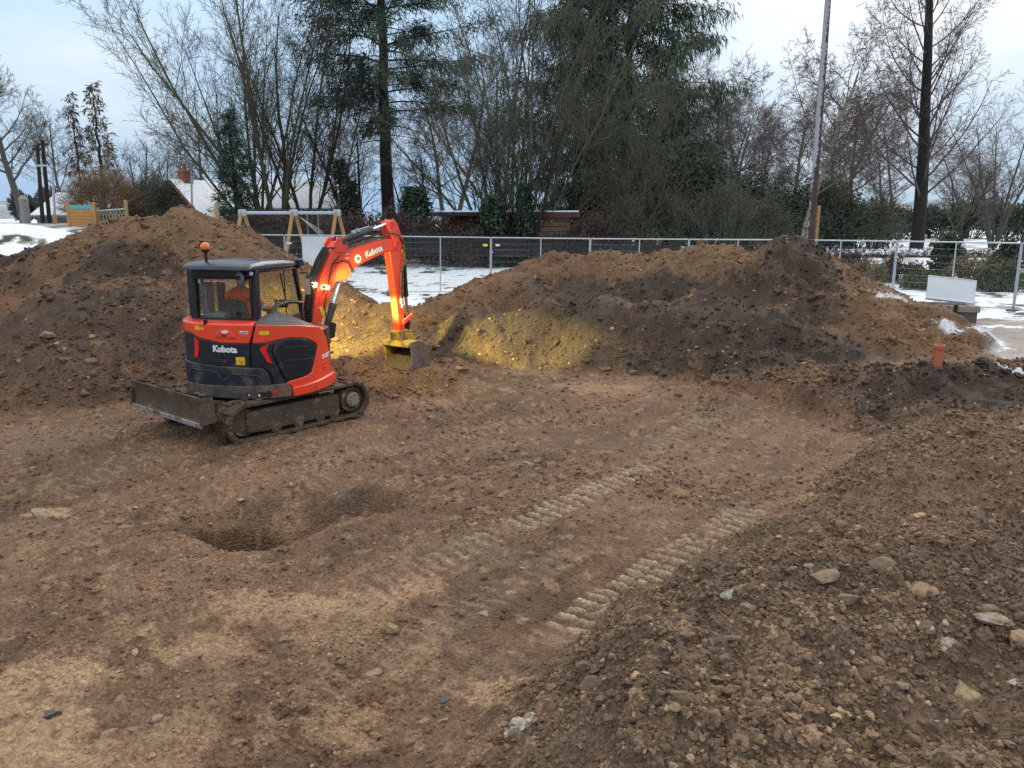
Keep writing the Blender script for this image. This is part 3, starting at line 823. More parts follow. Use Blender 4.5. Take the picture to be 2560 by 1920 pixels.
def full_terrain(x, y):
    flo, zl, zb, zn, td, om = terrain(x, y)
    z = base_height(x, y)
    heap_w = np.clip(np.maximum(ss(-0.15, 0.25, zl - flo), ss(-0.15, 0.25, zb - flo)), 0, 1)
    near_w = ss(-0.1, 0.5, td) * (1 - om) * (y < 13.5)
    snow_w = om * (1 - heap_w)
    flo_w = np.clip(1 - heap_w - near_w - snow_w, 0, 1)
    smooth_face = np.exp(-(((x - 1.6) / 2.6) ** 2 + ((y - 17.2) / 1.0) ** 2))
    sh, sm, sr = strip_fn(x, y)
    z = z + fine(x, y, flo_w, heap_w * (1 - 0.6 * smooth_face), near_w, snow_w) * (1 - 0.6 * np.clip(sm, 0, 1)) + sh
    col = np.tile(BROWN, (len(x), 1))
    v1 = fbm(x * 0.8, y * 0.8, 101, 4)
    v2 = fbm(x * 3.5, y * 3.5, 103, 4)
    col = col * (1 + 0.36 * v1 + 0.32 * v2)[:, None]
    q_ = -x * 0.755 + y * 0.656
    s__ = x * 0.656 + y * 0.755
    streak = vnoise(q_ * 5.0 + 0.5 * vnoise(x * .5, y * .5, 2), s__ * 0.35, 81) + 0.6 * vnoise(q_ * 13, s__ * 0.7, 85)
    col = col * (1 + 0.13 * streak * flo_w)[:, None]
    sme = ss(0.02, 0.30, fbm(x * 0.55 + 0.3 * y, y * 0.9, 87, 3)) * flo_w
    col = col * (1 - 0.12 * sme)[:, None]
    pale = ss(0.18, 0.42, fbm(x * 1.3 + 4, y * 1.3, 107, 4)) * flo_w * ss(9.5, 5.5, y) * 0.75
    col += (PALE * 0.85 - col) * pale[:, None] * 0.7
    col += (HEAPC * (1 + 0.25 * v1 + 0.3 * v2)[:, None] - col) * heap_w[:, None]
    hd = ss(0.12, 0.38, fbm(x * 0.7, y * 0.7, 111, 4)) * heap_w
    col += (DARK * 1.5 - col) * hd[:, None] * 0.6
    col += (GREYB * (1 + 0.2 * v1 + 0.35 * v2)[:, None] - col) * near_w[:, None]
    # pale chips of subsoil
    chip = (clods(x, y, 0.11, 121, 0.22) > 0.035) & (flo_w + near_w > 0.5)
    col += (PALE * 0.8 - col) * (chip * 0.55)[:, None]
    col = paint(col, x, y, PATCH, flo_w)
    col = paint(col, x, y, HPATCH, heap_w)
    col = paint(col, x, y, FPATCH, np.clip(flo_w + near_w + 0.4 * heap_w, 0, 1))
    col = paint(col, x, y, BPATCH, near_w)
    col += (GREYB * 1.35 - col) * np.clip(sm * 0.5, 0, .9)[:, None]
    col += (np.array((.46, .335, .23)) - col) * np.clip(sr * 1.25, 0, .95)[:, None]
    col += (GREYB * 0.75 - col) * (np.clip(sm - 1.3 * sr, 0, 1) * 0.5)[:, None]
    col = paint(col, x, y, SPATCH)
    # snow, thin over grass; gravel yard with slush on the right
    sn = fbm(x * 0.9, y * 0.9, 131, 5) + 0.5 * fbm(x * 4, y * 4, 133, 3)
    yard = ss(7.0, 9.0, x) * (1 - ss(19.2, 21.0, y)) * snow_w
    snow_m = ss(-0.42, -0.12, sn) * (1 - 0.7 * ss(34, 38, y) * (1 - ss(42, 46, y)) * (x < 6))
    gcol = GRASS * (1 + 0.5 * v2)[:, None]
    land_c = gcol + (SNOW - gcol) * snow_m[:, None]
    gr = GRAVEL * (1 + 0.2 * v1 + 0.35 * v2)[:, None]
    gr = gr + (SNOW * 0.9 - gr) * ss(0.42, 0.6, sn + 0.25 * v1)[:, None]
    land_c = land_c + (gr - land_c) * yard[:, None]
    col += (land_c - col) * snow_w[:, None]
    zone = np.zeros(len(x), np.int32)
    zone[snow_w > 0.5] = 4
    zone[(zl - flo > 0.02) & (zl >= zb)] = 1
    zone[(zb - flo > 0.02) & (zb > zl)] = 2
    zone[near_w > 0.35] = 3
    return z, np.clip(col, 0.004, 0.95), zone

NU, NV = 710, 630
uu = np.linspace(-1, 1, NU)
uu = 0.80 * uu + 0.32 * uu ** 5
yy = 2.0 * (35.0 / 2.0) ** np.linspace(0, 1, NV)
Yg, Ug = np.meshgrid(yy, uu, indexing='ij')
Xg = Ug * (Yg + 0.7)
tx, ty = Xg.ravel(), Yg.ravel()
tz, tcol, tzone = full_terrain(tx, ty)
idx = np.arange(NU * NV).reshape(NV, NU)
quads = np.stack([idx[:-1, :-1], idx[:-1, 1:], idx[1:, 1:], idx[1:, :-1]], -1).reshape(-1, 4)
qz = tzone[quads[:, 0]]
verts = np.stack([tx, ty, tz], -1)
ZONES = [('ground', 0, M['soil'], None, None, 'structure'),
         ('soil_heap', 1, M['soil'], 'tall brown spoil heap behind the excavator cab, rising to the left', 'soil heap', None),
         ('soil_heap', 2, M['soil'], 'long wide spoil heap along the fence, dark topsoil on its face and peak', 'soil heap', None),
         ('soil_heap', 3, M['soil'], 'stony grey brown spoil bank filling the near right corner', 'soil heap', None),
         ('snowy_ground', 4, M['snowland'], None, None, 'structure')]
for (nm, zi, mt, lab, cat, kind) in ZONES:
    q = quads[qz == zi]
    if not len(q): continue
    used, inv = np.unique(q, return_inverse=True)
    me = np_mesh(nm, verts[used], inv.reshape(-1, 4), mats=[mt])
    at = me.color_attributes.new('col', 'FLOAT_COLOR', 'POINT')
    cc = np.ones((len(used), 4), np.float32)
    cc[:, :3] = tcol[used]
    at.data.foreach_set('color', cc.ravel())
    o = link(nm, me)
    tag(o, lab, cat, 'spoil heaps round the excavation' if cat else None, kind)
# coarse sheet carrying the land on to the horizon
gx = np.concatenate([-np.geomspace(60, 2500, 26)[::-1], np.arange(-58, 60, 1.0), np.geomspace(60, 2500, 26)])
gy = np.concatenate([-np.geomspace(8, 800, 12)[::-1], np.arange(-7, 90, 1.0), np.geomspace(90, 3000, 34)])
Yc, Xc = np.meshgrid(gy, gx, indexing='ij')
cx_, cy_ = Xc.ravel(), Yc.ravel()
cz_, ccol_, _ = full_terrain(cx_, cy_)
inside = (cy_ > 2.9) & (cy_ < 34.2) & (np.abs(cx_) < 1.12 * (cy_ + 0.7) - 0.7)
edge_in = (cy_ > 1.6) & (cy_ < 35.4) & (np.abs(cx_) < 1.12 * (cy_ + 0.7) + 0.8)
cz_ = np.where(edge_in, cz_ - 0.12, cz_)
idx = np.arange(len(cx_)).reshape(Yc.shape)
cq = np.stack([idx[:-1, :-1], idx[:-1, 1:], idx[1:, 1:], idx[1:, :-1]], -1).reshape(-1, 4)
cq = cq[~inside[cq].all(1)]
me = np_mesh('terrain', np.stack([cx_, cy_, cz_], -1), cq, mats=[M['snowland']])
at = me.color_attributes.new('col', 'FLOAT_COLOR', 'POINT')
cc = np.ones((len(cx_), 4), np.float32)
cc[:, :3] = ccol_
at.data.foreach_set('color', cc.ravel())
tag(link('terrain', me), kind='structure')

# ------------------------------------------------------------------ loose clods and crumbs, too many to count
def rock_mesh(name, seed, sub=1, flat=0.7, rough=0.22, ncut=3, cmin=0.68):
    bm = bmesh.new()
    bmesh.ops.create_icosphere(bm, subdivisions=sub, radius=1.0)
    rng = random.Random(seed)
    ph = [rng.uniform(0, 6.28) for _ in range(9)]
    cuts = [(Vector((rng.gauss(0, 1), rng.gauss(0, 1), rng.gauss(0, 1))).normalized(), rng.uniform(cmin, 0.95)) for _ in range(ncut)]
    for v in bm.verts:
        n = v.co.copy()
        k = 1 + rough * (math.sin(3.1 * n.x + ph[0]) * math.sin(2.7 * n.y + ph[1]) + 0.6 * math.sin(5.3 * n.z + ph[2] + 2 * n.x) + rng.uniform(-0.35, 0.35))
        v.co = n * k
        for cn, cd in cuts:
            d = v.co.dot(cn)
            if d > cd: v.co -= cn * (d - cd) * 0.94
        v.co.z *= flat
    me = bpy.data.meshes.new(name)
    bm.to_mesh(me)
    bm.free()
    me.shade_smooth()
    me.set_sharp_from_angle(angle=R(24))
    return me
clod_col = bpy.data.collections.new('clod_shapes')
for i in range(6):
    me = rock_mesh('clod_shape', 40 + i, 1 if i < 3 else 2, 0.85, 0.3)
    me.materials.append(M['clod'])
    clod_col.objects.link(bpy.data.objects.new('clod_shape', me))
rng = np.random.default_rng(5)
def scatter(n, y0, y1, smin, smax, power):
    y = y0 * (y1 / y0) ** rng.random(n)
    x = (rng.random(n) * 2 - 1) * 0.86 * (y + 0.7)
    s = smin * (smax / smin) ** (rng.random(n) ** power)
    return x, y, s
sx, sy, ssz = [], [], []
for args in [(95000, 2.4, 9.0, .005, .020, 1.4), (22000, 2.4, 13, .010, .034, 2.2), (40000, 8, 21, .012, .045, 1.8), (5000, 12.5, 21, .03, .10, 2.8), (500, 2.5, 8, .03, .06, 2.2)]:
    a, b, c_ = scatter(*args)
    sx.append(a); sy.append(b); ssz.append(c_)
sx, sy, ssz = map(np.concatenate, (sx, sy, ssz))
flo, zl, zb, zn, td, om = terrain(sx, sy)
hw = np.maximum(ss(-0.1, 0.3, zl - flo), ss(-0.1, 0.3, zb - flo))
nw = ss(-0.1, 0.5, td) * (1 - om)
clump = 0.5 + 0.9 * fbm(sx * 0.9, sy * 0.9, 301, 3)
keep = rng.random(len(sx)) < np.clip((0.20 * (0.2 + 1.6 * clump) + 0.75 * hw + 0.85 * nw) * (0.35 + clump), 0, 1)
keep &= ~((om > 0.4) & (hw < 0.3))
keep &= ~((ssz > 0.035) & (hw < 0.3) & (nw < 0.3) & (rng.random(len(sx)) < 0.8))
_, smk, _ = strip_fn(sx, sy)
keep &= smk < 0.35
keep &= np.hypot((sx + 3.9) / 1.5, (sy - 12.0) / 1.6) > 0.0
sx, sy, ssz = sx[keep], sy[keep], ssz[keep]
cz, ccol, czone = full_terrain(sx, sy)
tint = rng.random(len(sx))
ccol = ccol * (0.92 + 0.55 * rng.random(len(sx)))[:, None]
palem = (tint < 0.06) & (ssz < 0.06)
ccol[palem] = PALE * (0.7 + 0.5 * rng.random(palem.sum()))[:, None]
me = bpy.data.meshes.new('soil_crumbs')
me.vertices.add(len(sx))
me.vertices.foreach_set('co', np.stack([sx, sy, cz + ssz * 0.12], -1).astype(np.float32).ravel())
def fattr(name, typ, key, data):
    a = me.attributes.new(name, typ, 'POINT')
    a.data.foreach_set(key, np.asarray(data, np.float32).ravel())
fattr('rot', 'FLOAT_VECTOR', 'vector', np.stack([rng.normal(0, .5, len(sx)), rng.normal(0, .5, len(sx)), rng.random(len(sx)) * 6.28], -1))
fattr('scl', 'FLOAT_VECTOR', 'vector', np.stack([ssz * (0.8 + .5 * rng.random(len(sx))), ssz * (0.8 + .5 * rng.random(len(sx))), ssz * (0.7 + .4 * rng.random(len(sx)))], -1))
c4 = np.ones((len(sx), 4), np.float32)
c4[:, :3] = np.clip(ccol, 0.01, 0.9)
a_ = me.attributes.new('col', 'FLOAT_COLOR', 'POINT')
a_.data.foreach_set('color', c4.ravel())
crumbs = link('soil_crumbs', me)
tag(crumbs, 'loose soil crumbs and clods strewn over the ground and heaps', 'soil', kind='stuff')
ng = bpy.data.node_groups.new('scatter_clods', 'GeometryNodeTree')
ng.interface.new_socket('Geometry', in_out='INPUT', socket_type='NodeSocketGeometry')
ng.interface.new_socket('Geometry', in_out='OUTPUT', socket_type='NodeSocketGeometry')
gi, go = ng.nodes.new('NodeGroupInput'), ng.nodes.new('NodeGroupOutput')
iop = ng.nodes.new('GeometryNodeInstanceOnPoints')
ci = ng.nodes.new('GeometryNodeCollectionInfo')
ci.inputs['Collection'].default_value = clod_col
ci.inputs['Separate Children'].default_value = True
ci.inputs['Reset Children'].default_value = True
def named(n, t):
    k = ng.nodes.new('GeometryNodeInputNamedAttribute')
    k.data_type = t
    k.inputs['Name'].default_value = n
    return k.outputs['Attribute']
e2r = ng.nodes.new('FunctionNodeEulerToRotation')
ng.links.new(named('rot', 'FLOAT_VECTOR'), e2r.inputs[0])
ng.links.new(gi.outputs[0], iop.inputs['Points'])
ng.links.new(ci.outputs[0], iop.inputs['Instance'])
iop.inputs['Pick Instance'].default_value = True
ng.links.new(e2r.outputs[0], iop.inputs['Rotation'])
ng.links.new(named('scl', 'FLOAT_VECTOR'), iop.inputs['Scale'])
ng.links.new(iop.outputs[0], go.inputs[0])
crumbs.modifiers.new('scatter', 'NODES').node_group = ng

# ------------------------------------------------------------------ excavator
AX = Vector((-3.95, 12.0, 0.0))
HD, TRK, BOOM = R(13), R(39), R(36)                 # headings of cab, tracks and boom, clockwise from +Y
RB = 1.03
exc = empty('excavator', (AX.x, AX.y, ground_z(AX.x, AX.y) + 0.02), -HD, 'orange red tracked mini excavator with black cab, working at the spoil heap', 'excavator')
def sup(phi):
    s, c = abs(math.sin(phi)), abs(math.cos(phi))
    return RB / ((s ** 2.5 + c ** 2.5) ** 0.4)
def surf(deg, z, off=0.0):
    p = R(deg)
    r = sup(p) + off
    return Vector((r * math.sin(p), -r * math.cos(p), z))
def patch(name, poly, off, thick, m, parent, bevel=0.0, step=5):
    """a panel cut to an outline in (angle, height) and wrapped round the machine's curved tail"""
    bm = bmesh.new()
    vs = [bm.verts.new((a, z, 0)) for a, z in poly]
    bm.faces.new(vs)
    a0, a1 = min(a for a, _ in poly), max(a for a, _ in poly)
    k = math.ceil(a0 / step + 1e-6) * step
    while k < a1 - 1e-6:
        bmesh.ops.bisect_plane(bm, geom=bm.verts[:] + bm.edges[:] + bm.faces[:], plane_co=(k, 0, 0), plane_no=(1, 0, 0), dist=1e-5)
        k += step
    base = list(bm.verts)
    r = bmesh.ops.extrude_face_region(bm, geom=bm.faces[:])
    newv = [g for g in r['geom'] if isinstance(g, bmesh.types.BMVert)]
    ns = set(newv)
    for v in bm.verts:
        v.co = surf(v.co.x, v.co.y, off + (thick if v in ns else 0.0))
    bmesh.ops.recalc_face_normals(bm, faces=bm.faces)
    me = bpy.data.meshes.new(name)
    bm.to_mesh(me)
    bm.free()
    me.materials.append(m)
    me.shade_smooth()
    me.set_sharp_from_angle(angle=R(40))
    o = link(name, me, None, parent)
    if bevel:
        b = o.modifiers.new('bevel', 'BEVEL')
        b.width = bevel
        b.segments = 2
        b.limit_method = 'ANGLE'
        b.angle_limit = R(50)
    return o
def text_mesh(txt, size, extrude=0.003, bold=0.0, shear=0.0):
    cu = bpy.data.curves.new('lettering', 'FONT')
    cu.body = txt
    cu.size = size
    cu.extrude = extrude
    cu.offset = bold
    cu.shear = shear
    cu.align_x = 'CENTER'
    cu.align_y = 'CENTER'
    cu.resolution_u = 4
    o = bpy.data.objects.new('lettering', cu)
    COL.objects.link(o)
    dg = bpy.context.evaluated_depsgraph_get()
    me = bpy.data.meshes.new_from_object(o.evaluated_get(dg))
    bpy.data.objects.remove(o)
    bpy.data.curves.remove(cu)
    return me
def surf_text(txt, deg, z, size, m, parent, off, bold=0.0, rot=0.0):
    me = text_mesh(txt, size, 0.002, bold)
    cr, sr = math.cos(rot), math.sin(rot)
    for v in me.vertices:
        x, y, d = v.co
        x, y = x * cr - y * sr, x * sr + y * cr
        v.co = surf(deg + math.degrees(x / sup(R(deg))), z + y, off + d)
    me.materials.clear()
    me.materials.append(m)
    return link('lettering', me, None, parent)

# --- undercarriage (turned against the upper body)
def under(o):
    o.rotation_euler = (0, 0, -(TRK - HD))
    return o
def stadium(cx0, cx1, r0, r1, n=12):
    """outline of a belt running round two wheels, in (y, z)"""
    pts = []
    for i in range(n + 1):
        t = -math.pi / 2 - math.pi * i / n
        pts.append((cx0 + r0 * math.cos(t), r0 + r0 * math.sin(t)))
    for i in range(n + 1):
        t = math.pi / 2 - math.pi * i / n
        pts.append((cx1 + r1 * math.cos(t), r1 + r1 * math.sin(t)))
    return pts
LY0, LY1, TR = -0.96, 1.0, 0.29
for side in (1, -1):
    xc = side * 0.78
    hw_ = 0.20
    outer = stadium(LY0, LY1, TR, TR)
    inner = [(y, z) for y, z in stadium(LY0, LY1, TR - 0.055, TR - 0.055)]
    inner = [(y, z + 0.055) for y, z in inner]
    mb = MB()
    n = len(outer)
    vs = []
    for x in (xc - hw_, xc + hw_):
        vs += [(x, y, z) for y, z in outer]
        vs += [(x, y, z) for y, z in inner]
    fs = []
    for i in range(n):
        j = (i + 1) % n
        fs.append((i, j, 2 * n + j, 2 * n + i))                     # running surface
        fs.append((n + i, 3 * n + i, 3 * n + j, n + j))             # inside
        fs.append((i, n + i, n + j, j))
        fs.append((2 * n + i, 2 * n + j, 3 * n + j, 3 * n + i))
    mb.add(vs, fs)
    tk = under(mb.build('track', M['track'], exc, bevel=0.012))
    # lugs round the belt
    per = [(Vector((0, a[0], a[1])), Vector((0, b[0], b[1]))) for a, b in zip(outer, outer[1:] + outer[:1])]
    tot = sum((b - a).length for a, b in per)
    nl = 44
    lug = MB()
    for k in range(nl):
        s_ = tot * k / nl
        for a, b in per:
            l_ = (b - a).length
            if s_ <= l_: break
            s_ -= l_
        p = a.lerp(b, s_ / max(l_, 1e-6))
        d = (b - a).normalized()
        nrm = Vector((0, -d.z, d.y))
        if (p + nrm * 0.1 - Vector((0, 0, TR))).length < (p - Vector((0, 0, TR))).length and abs(p.y) > 0.97: nrm = -nrm
        if abs(p.y) <= 0.971: nrm = Vector((0, 0, 1 if p.z > TR else -1))
        m3 = Matrix((Vector((1, 0, 0)), d, Vector((1, 0, 0)).cross(d))).transposed()
        off = 0.09 if k % 2 else -0.09
        lug.box(Vector((xc + off, p.y, p.z)) + nrm * 0.010, (0.20, 0.05, 0.036), m3)
    tag(lug.build('lugs', M['track'], tk, bevel=0.008), kind='stuff')
    mud = MB()
    rg = random.Random(40 + side)
    for k in range(70):
        a, b = rg.choice(per)
        p = a.lerp(b, rg.random())
        if p.z < 0.08 and abs(p.y) < 0.9: continue
        x_ = xc + rg.choice((side * 0.19, side * 0.19, rg.uniform(-.18, .18)))
        mud.lathe([(0.012, -0.02), (rg.uniform(.022, .05), 0), (0.012, rg.uniform(.015, .03))], (x_, p.y, p.z + rg.uniform(-.02, .015)), (side * .8, rg.uniform(-.5, .5), rg.uniform(.2, 1)), 7)
    tag(mud.build('mud', M['track'], tk), kind='stuff')
    fr = MB()
    prof = [(-0.93, 0.13), (-0.62, 0.10), (0.66, 0.10), (0.74, 0.14), (0.74, 0.43), (-0.55, 0.45), (-0.93, 0.44)]
    fr.prism(prof, lambda a, b, d: Vector((d, a, b)), xc - 0.13, xc + 0.15)
    tf = under(fr.build('track_frame', M['trackframe'], exc, bevel=0.03))
    for yw in (-0.45, -0.05, 0.35, 0.62):
        MB().lathe([(0.06, -0.155), (0.09, -0.15), (0.09, 0.15), (0.06, 0.155)], (xc, yw, 0.125), (1, 0, 0), 18).build('roller', M['trackframe'], tf, bevel=0.006)
    w = MB().lathe([(0.10, -0.14), (0.215, -0.12), (0.215, 0.12), (0.16, 0.14), (0.15, 0.10), (0.05, 0.10)], (xc, LY1, TR), (1, 0, 0), 26)
    wh = under(w.build('sprocket', M['trackframe'], exc, bevel=0.008))
    hx = xc + side * 0.12
    MB().lathe([(0.125, 0), (0.125, 0.05), (0.105, 0.075), (0.03, 0.08)], (hx, LY1, TR), (side, 0, 0), 22).build('hub', M['hub'], wh, bevel=0.006)
    bolts = MB()
    for k in range(8):
        t = k * math.pi / 4
        bolts.lathe([(0.014, 0), (0.014, 0.022)], (hx + side * 0.06, LY1 + 0.085 * math.cos(t), TR + 0.085 * math.sin(t)), (side, 0, 0), 6)
    tag(bolts.build('hub_bolts', M['trackframe'], wh), kind='stuff')
    w = MB().lathe([(0.08, -0.10), (0.205, -0.09), (0.205, 0.09), (0.08, 0.10)], (xc, LY0 + 0.02, TR), (1, 0, 0), 26)
    under(w.build('idler', M['trackframe'], exc, bevel=0.008))
mb = MB().box((0, 0, 0.42), (1.16, 1.0, 0.22)).box((0, 0.45, 0.36), (1.3, 0.24, 0.18)).box((0, -0.45, 0.36), (1.3, 0.24, 0.18))
under(mb.build('undercarriage_frame', M['trackframe'], exc, bevel=0.02))
mb = MB().lathe([(0.40, 0.50), (0.43, 0.53), (0.43, 0.60), (0.40, 0.66)], (0, 0, 0), (0, 0, 1), 32)
mb.build('swing_ring', M['rubber'], exc)
# dozer blade on its two push arms, raised clear of the ground
BY, BZ = -1.58, 0.40
bl = MB()
pr = [(-0.02, 0.0), (-0.07, 0.05), (-0.085, 0.18), (-0.06, 0.30), (0.0, 0.40), (0.05, 0.41), (0.0, 0.29), (-0.03, 0.18), (-0.015, 0.05), (0.03, 0.0)]
bl.prism([(BY - a - 0.05, BZ + b) for a, b in pr][::-1], lambda a, b, d: Vector((d, a, b)), -0.98, 0.98)
bld = under(bl.build('dozer_blade', M['blade'], exc, bevel=0.008))
for sx_ in (-0.985, 0.985):
    MB().prism([(BY - 0.10, BZ + 0.01), (BY + 0.15, BZ + 0.02), (BY + 0.12, BZ + 0.38), (BY - 0.03, BZ + 0.40), (BY - 0.09, BZ + 0.2)], lambda a, b, d: Vector((d, a, b)), sx_ - 0.01, sx_ + 0.01).build('end_plate', M['blade'], bld, bevel=0.003)
mb = MB().box((0, BY - 0.075, BZ + 0.005), (1.955, 0.02, 0.075), (R(12), 0, 0))
mb.build('cutting_edge', M['bladeedge'], bld, bevel=0.004)
mud = MB()
rg = random.Random(3)
for k in range(26):
    c = Vector((rg.uniform(-0.92, 0.92), BY + rg.uniform(0.0, 0.06), BZ + 0.40 + rg.uniform(-0.01, 0.015)))
    mud.lathe([(0.02, -0.02), (rg.uniform(.03, .06), 0), (0.02, rg.uniform(.015, .035))], c, (0, 0.2, 1), 7)
tag(mud.build('mud', M['track'], bld), kind='stuff')
mb = MB()
for s_ in (-0.36, 0.36):
    mb.bar((s_, BY + 0.05, BZ + 0.16), (s_, -0.50, 0.40), 0.11, 0.15)
mb.box((0, BY + 0.10, BZ + 0.17), (1.1, 0.12, 0.22))
mb.build('push_arm', M['trackframe'], bld, bevel=0.012)
mb = MB().tube([(0, BY + 0.12, BZ + 0.30), (0, -0.95, 0.55), (0, -0.5, 0.55)], 0.05, 12)
mb.build('blade_cylinder', M['cyl'], bld)

# --- upper body
core = MB()
out_p = [surf(a, 0, -0.04) for a in range(-118, 121, 4)]
out_p = [(p.x, p.y) for p in out_p]
out_p += [(0.55, 0.86), (-0.55, 0.95)]
core.prism(out_p, lambda a, b, d: Vector((a, b, d)), 0.62, 1.48)
core.build('body_core', M['navy'], exc, bevel=0.01)
deck = MB()
deck.prism([(-0.98, 0.25), (-0.72, 0.95), (0.45, 0.98), (0.62, 0.55), (0.0, 0.2)], lambda a, b, d: Vector((a, b, d)), 0.66, 0.86)
deck.build('deck', M['navy'], exc, bevel=0.02)
# counterweight: lower dark casting with raised outline ribs
cw_low = [(-108, 0.60), (50, 0.60), (50, 0.74), (47, 0.80), (36.5, 0.80), (-108, 0.76)]
cw = patch('counterweight', [(-108, 0.74), (36.5, 0.74), (34, 0.98), (31, 1.045), (25, 1.06), (-8, 1.075), (-20, 1.09), (-108, 1.10)], -0.02, 0.06, M['cast'], exc, 0.014)
sk = patch('skirt', cw_low, -0.03, 0.075, M['cast_mud'], cw, 0.012)
def rib(pts, w=0.016, h=0.014, off=0.035):
    mb = MB()
    dense = []
    for (a, z), (a2, z2) in zip(pts[:-1], pts[1:]):
        n = max(1, int(abs(a2 - a) / 3))
        for i in range(n): dense.append((a + (a2 - a) * i / n, z + (z2 - z) * i / n))
    dense.append(pts[-1])
    mb.tube([surf(a, z, off) for a, z in dense], w, 8)
    return mb
rib([(-34, 0.80), (-34, 0.98), (-31, 1.0), (-9, 0.99), (-6, 0.97), (-3, 0.89), (-1, 0.875), (2, 0.875), (4, 0.90), (6, 0.955), (9, 0.965), (26, 0.945), (28, 0.92), (31, 0.80)]).build('pressed_rib', M['cast'], cw)
MB().lathe([(0.028, 0), (0.028, 0.02)], surf(-1.5, 0.93, 0.03), surf(-1.5, 0, 1) - surf(-1.5, 0, 0), 14).build('tow_hole', M['black'], cw)
for a_d, zz, rr, mm in ((19, 0.665, 0.034, M['rubber']), (33.5, 0.67, 0.048, M['rubber'])):
    MB().lathe([(rr, 0), (rr, 0.012)], surf(a_d, zz, 0.045), surf(a_d, 0, 1) - surf(a_d, 0, 0), 18).build('recess', mm, cw)
MB().lathe([(0.018, 0), (0.018, 0.01)], surf(19.5, 0.663, 0.055), surf(19.5, 0, 1) - surf(19.5, 0, 0), 12).build('bolt_head', M['galv'], cw)
patch('recess', [(25, 0.63), (31, 0.63), (31, 0.70), (26, 0.70)], 0.045, 0.006, M['rubber'], cw)
patch('label', [(26, 0.64), (27.4, 0.64), (27.4, 0.67), (26, 0.67)], 0.05, 0.004, M['white'], cw)
MB().lathe([(0.034, 0), (0.034, 0.012)], surf(38.5, 0.685, 0.046), surf(38.5, 0, 1) - surf(38.5, 0, 0), 16).build('round_reflector', M['reflector'], cw)
MB().lathe([(0.034, 0), (0.034, 0.012)], surf(-47, 0.72, 0.046), surf(-47, 0, 1) - surf(-47, 0, 0), 16).build('round_reflector', M['reflector'], cw)
# black tail panel
tp = patch('tail_panel', [(-100, 1.085), (-20, 1.085), (-8, 1.07), (21.4, 1.05), (22, 1.40), (-1.5, 1.40), (-22, 1.46), (-30, 1.52), (-100, 1.55)], -0.03, 0.045, M['navy'], exc, 0.01)
patch('side_tail_panel', [(22.0, 1.05), (31, 1.05), (36, 0.98), (38, 0.80), (46.2, 0.80), (44, 0.92), (37.5, 1.27), (39.5, 1.40), (42, 1.44), (35, 1.415), (22.6, 1.40)], -0.03, 0.04, M['navy'], exc, 0.01)
patch('red_reflector', [(29.3, 1.32), (30.3, 1.36), (36.0, 1.405), (33.8, 1.30), (37.6, 1.11), (34.2, 1.135)], 0.012, 0.012, M['reflector'], tp)
patch('red_reflector', [(-27, 1.47), (-22.2, 1.41), (-23.0, 1.29), (-25, 1.18), (-29, 1.18), (-27.5, 1.3)], 0.016, 0.012, M['reflector'], tp)
surf_text('Kubota', 1.4, 1.322, 0.128, M['white'], tp, 0.02, 0.006, R(-1))
ys = patch('warning_sticker', [(10.4, 1.10), (17.6, 1.10), (17.6, 1.215), (10.4, 1.215)], 0.016, 0.003, M['yellow'], tp)
patch('sticker_print', [(14.4, 1.115), (15.6, 1.115), (15.6, 1.135), (14.4, 1.135)], 0.0195, 0.002, M['black'], ys)
patch('sticker_print', [(10.8, 1.155), (17.2, 1.155), (17.2, 1.159), (10.8, 1.159)], 0.0195, 0.002, M['black'], ys)
hl_ = patch('latch_recess', [(-8, 1.13), (2, 1.12), (2.5, 1.17), (-8.5, 1.18)], 0.014, 0.005, M['cast'], tp, 0.004)
patch('latch', [(-7, 1.205), (-1, 1.20), (-1, 1.245), (-7, 1.25)], 0.014, 0.008, M['grille'], tp, 0.004)
# red hood band above, and the red side cover on the right
hood = patch('rear_hood', [(-100, 1.56), (-30, 1.53), (-22, 1.47), (-1.5, 1.41), (22, 1.41), (23.5, 1.50), (26.5, 1.69), (-100, 1.69)], -0.05, 0.075, M['red'], exc, 0.018)
rib([(-98, 1.552), (-30, 1.522), (-22, 1.463), (-1.5, 1.405), (22, 1.403)], 0.006, off=0.012).build('trim_line', M['cyl'], hood)
ht = MB()
top_o = [surf(a, 0, 0.012) for a in range(-100, 28, 4)]
poly = [(p.x, p.y) for p in top_o] + [(0.34, -0.60), (-0.9, -0.50)]
ht.prism(poly, lambda a, b, d: Vector((a, b, d)), 1.64, 1.695)
ht.build('hood_top', M['red'], hood, bevel=0.012)
em = patch('emblem_hump', [(-6, 1.50), (12, 1.49), (9, 1.585), (0, 1.60), (-3, 1.585)], 0.018, 0.022, M['red'], hood, 0.012)
def disc(deg, z, ra, rz, off, th, m, parent, name):
    pts = [(deg + math.degrees(ra / RB) * math.cos(t), z + rz * math.sin(t)) for t in [k * math.pi / 10 for k in range(20)]]
    return patch(name, pts, off, th, m, parent, step=3)
disc(3.5, 1.582, 0.05, 0.022, 0.03, 0.018, M['white'], em, 'oval_badge')
patch('key_slot', [(0.8, 1.515), (4.2, 1.513), (4.2, 1.535), (0.8, 1.537)], 0.03, 0.012, M['black'], em)
patch('white_label', [(15.4, 1.555), (21.6, 1.55), (21.6, 1.592), (15.4, 1.597)], 0.022, 0.008, M['white'], hood, 0.003)
surf_text('KX057', 18.5, 1.574, 0.035, M['cyl'], hood, 0.0325, 0.0)
patch('warning_sticker', [(-25, 1.59), (-20, 1.585), (-20, 1.645), (-25, 1.65)], 0.022, 0.006, M['yellow'], hood)
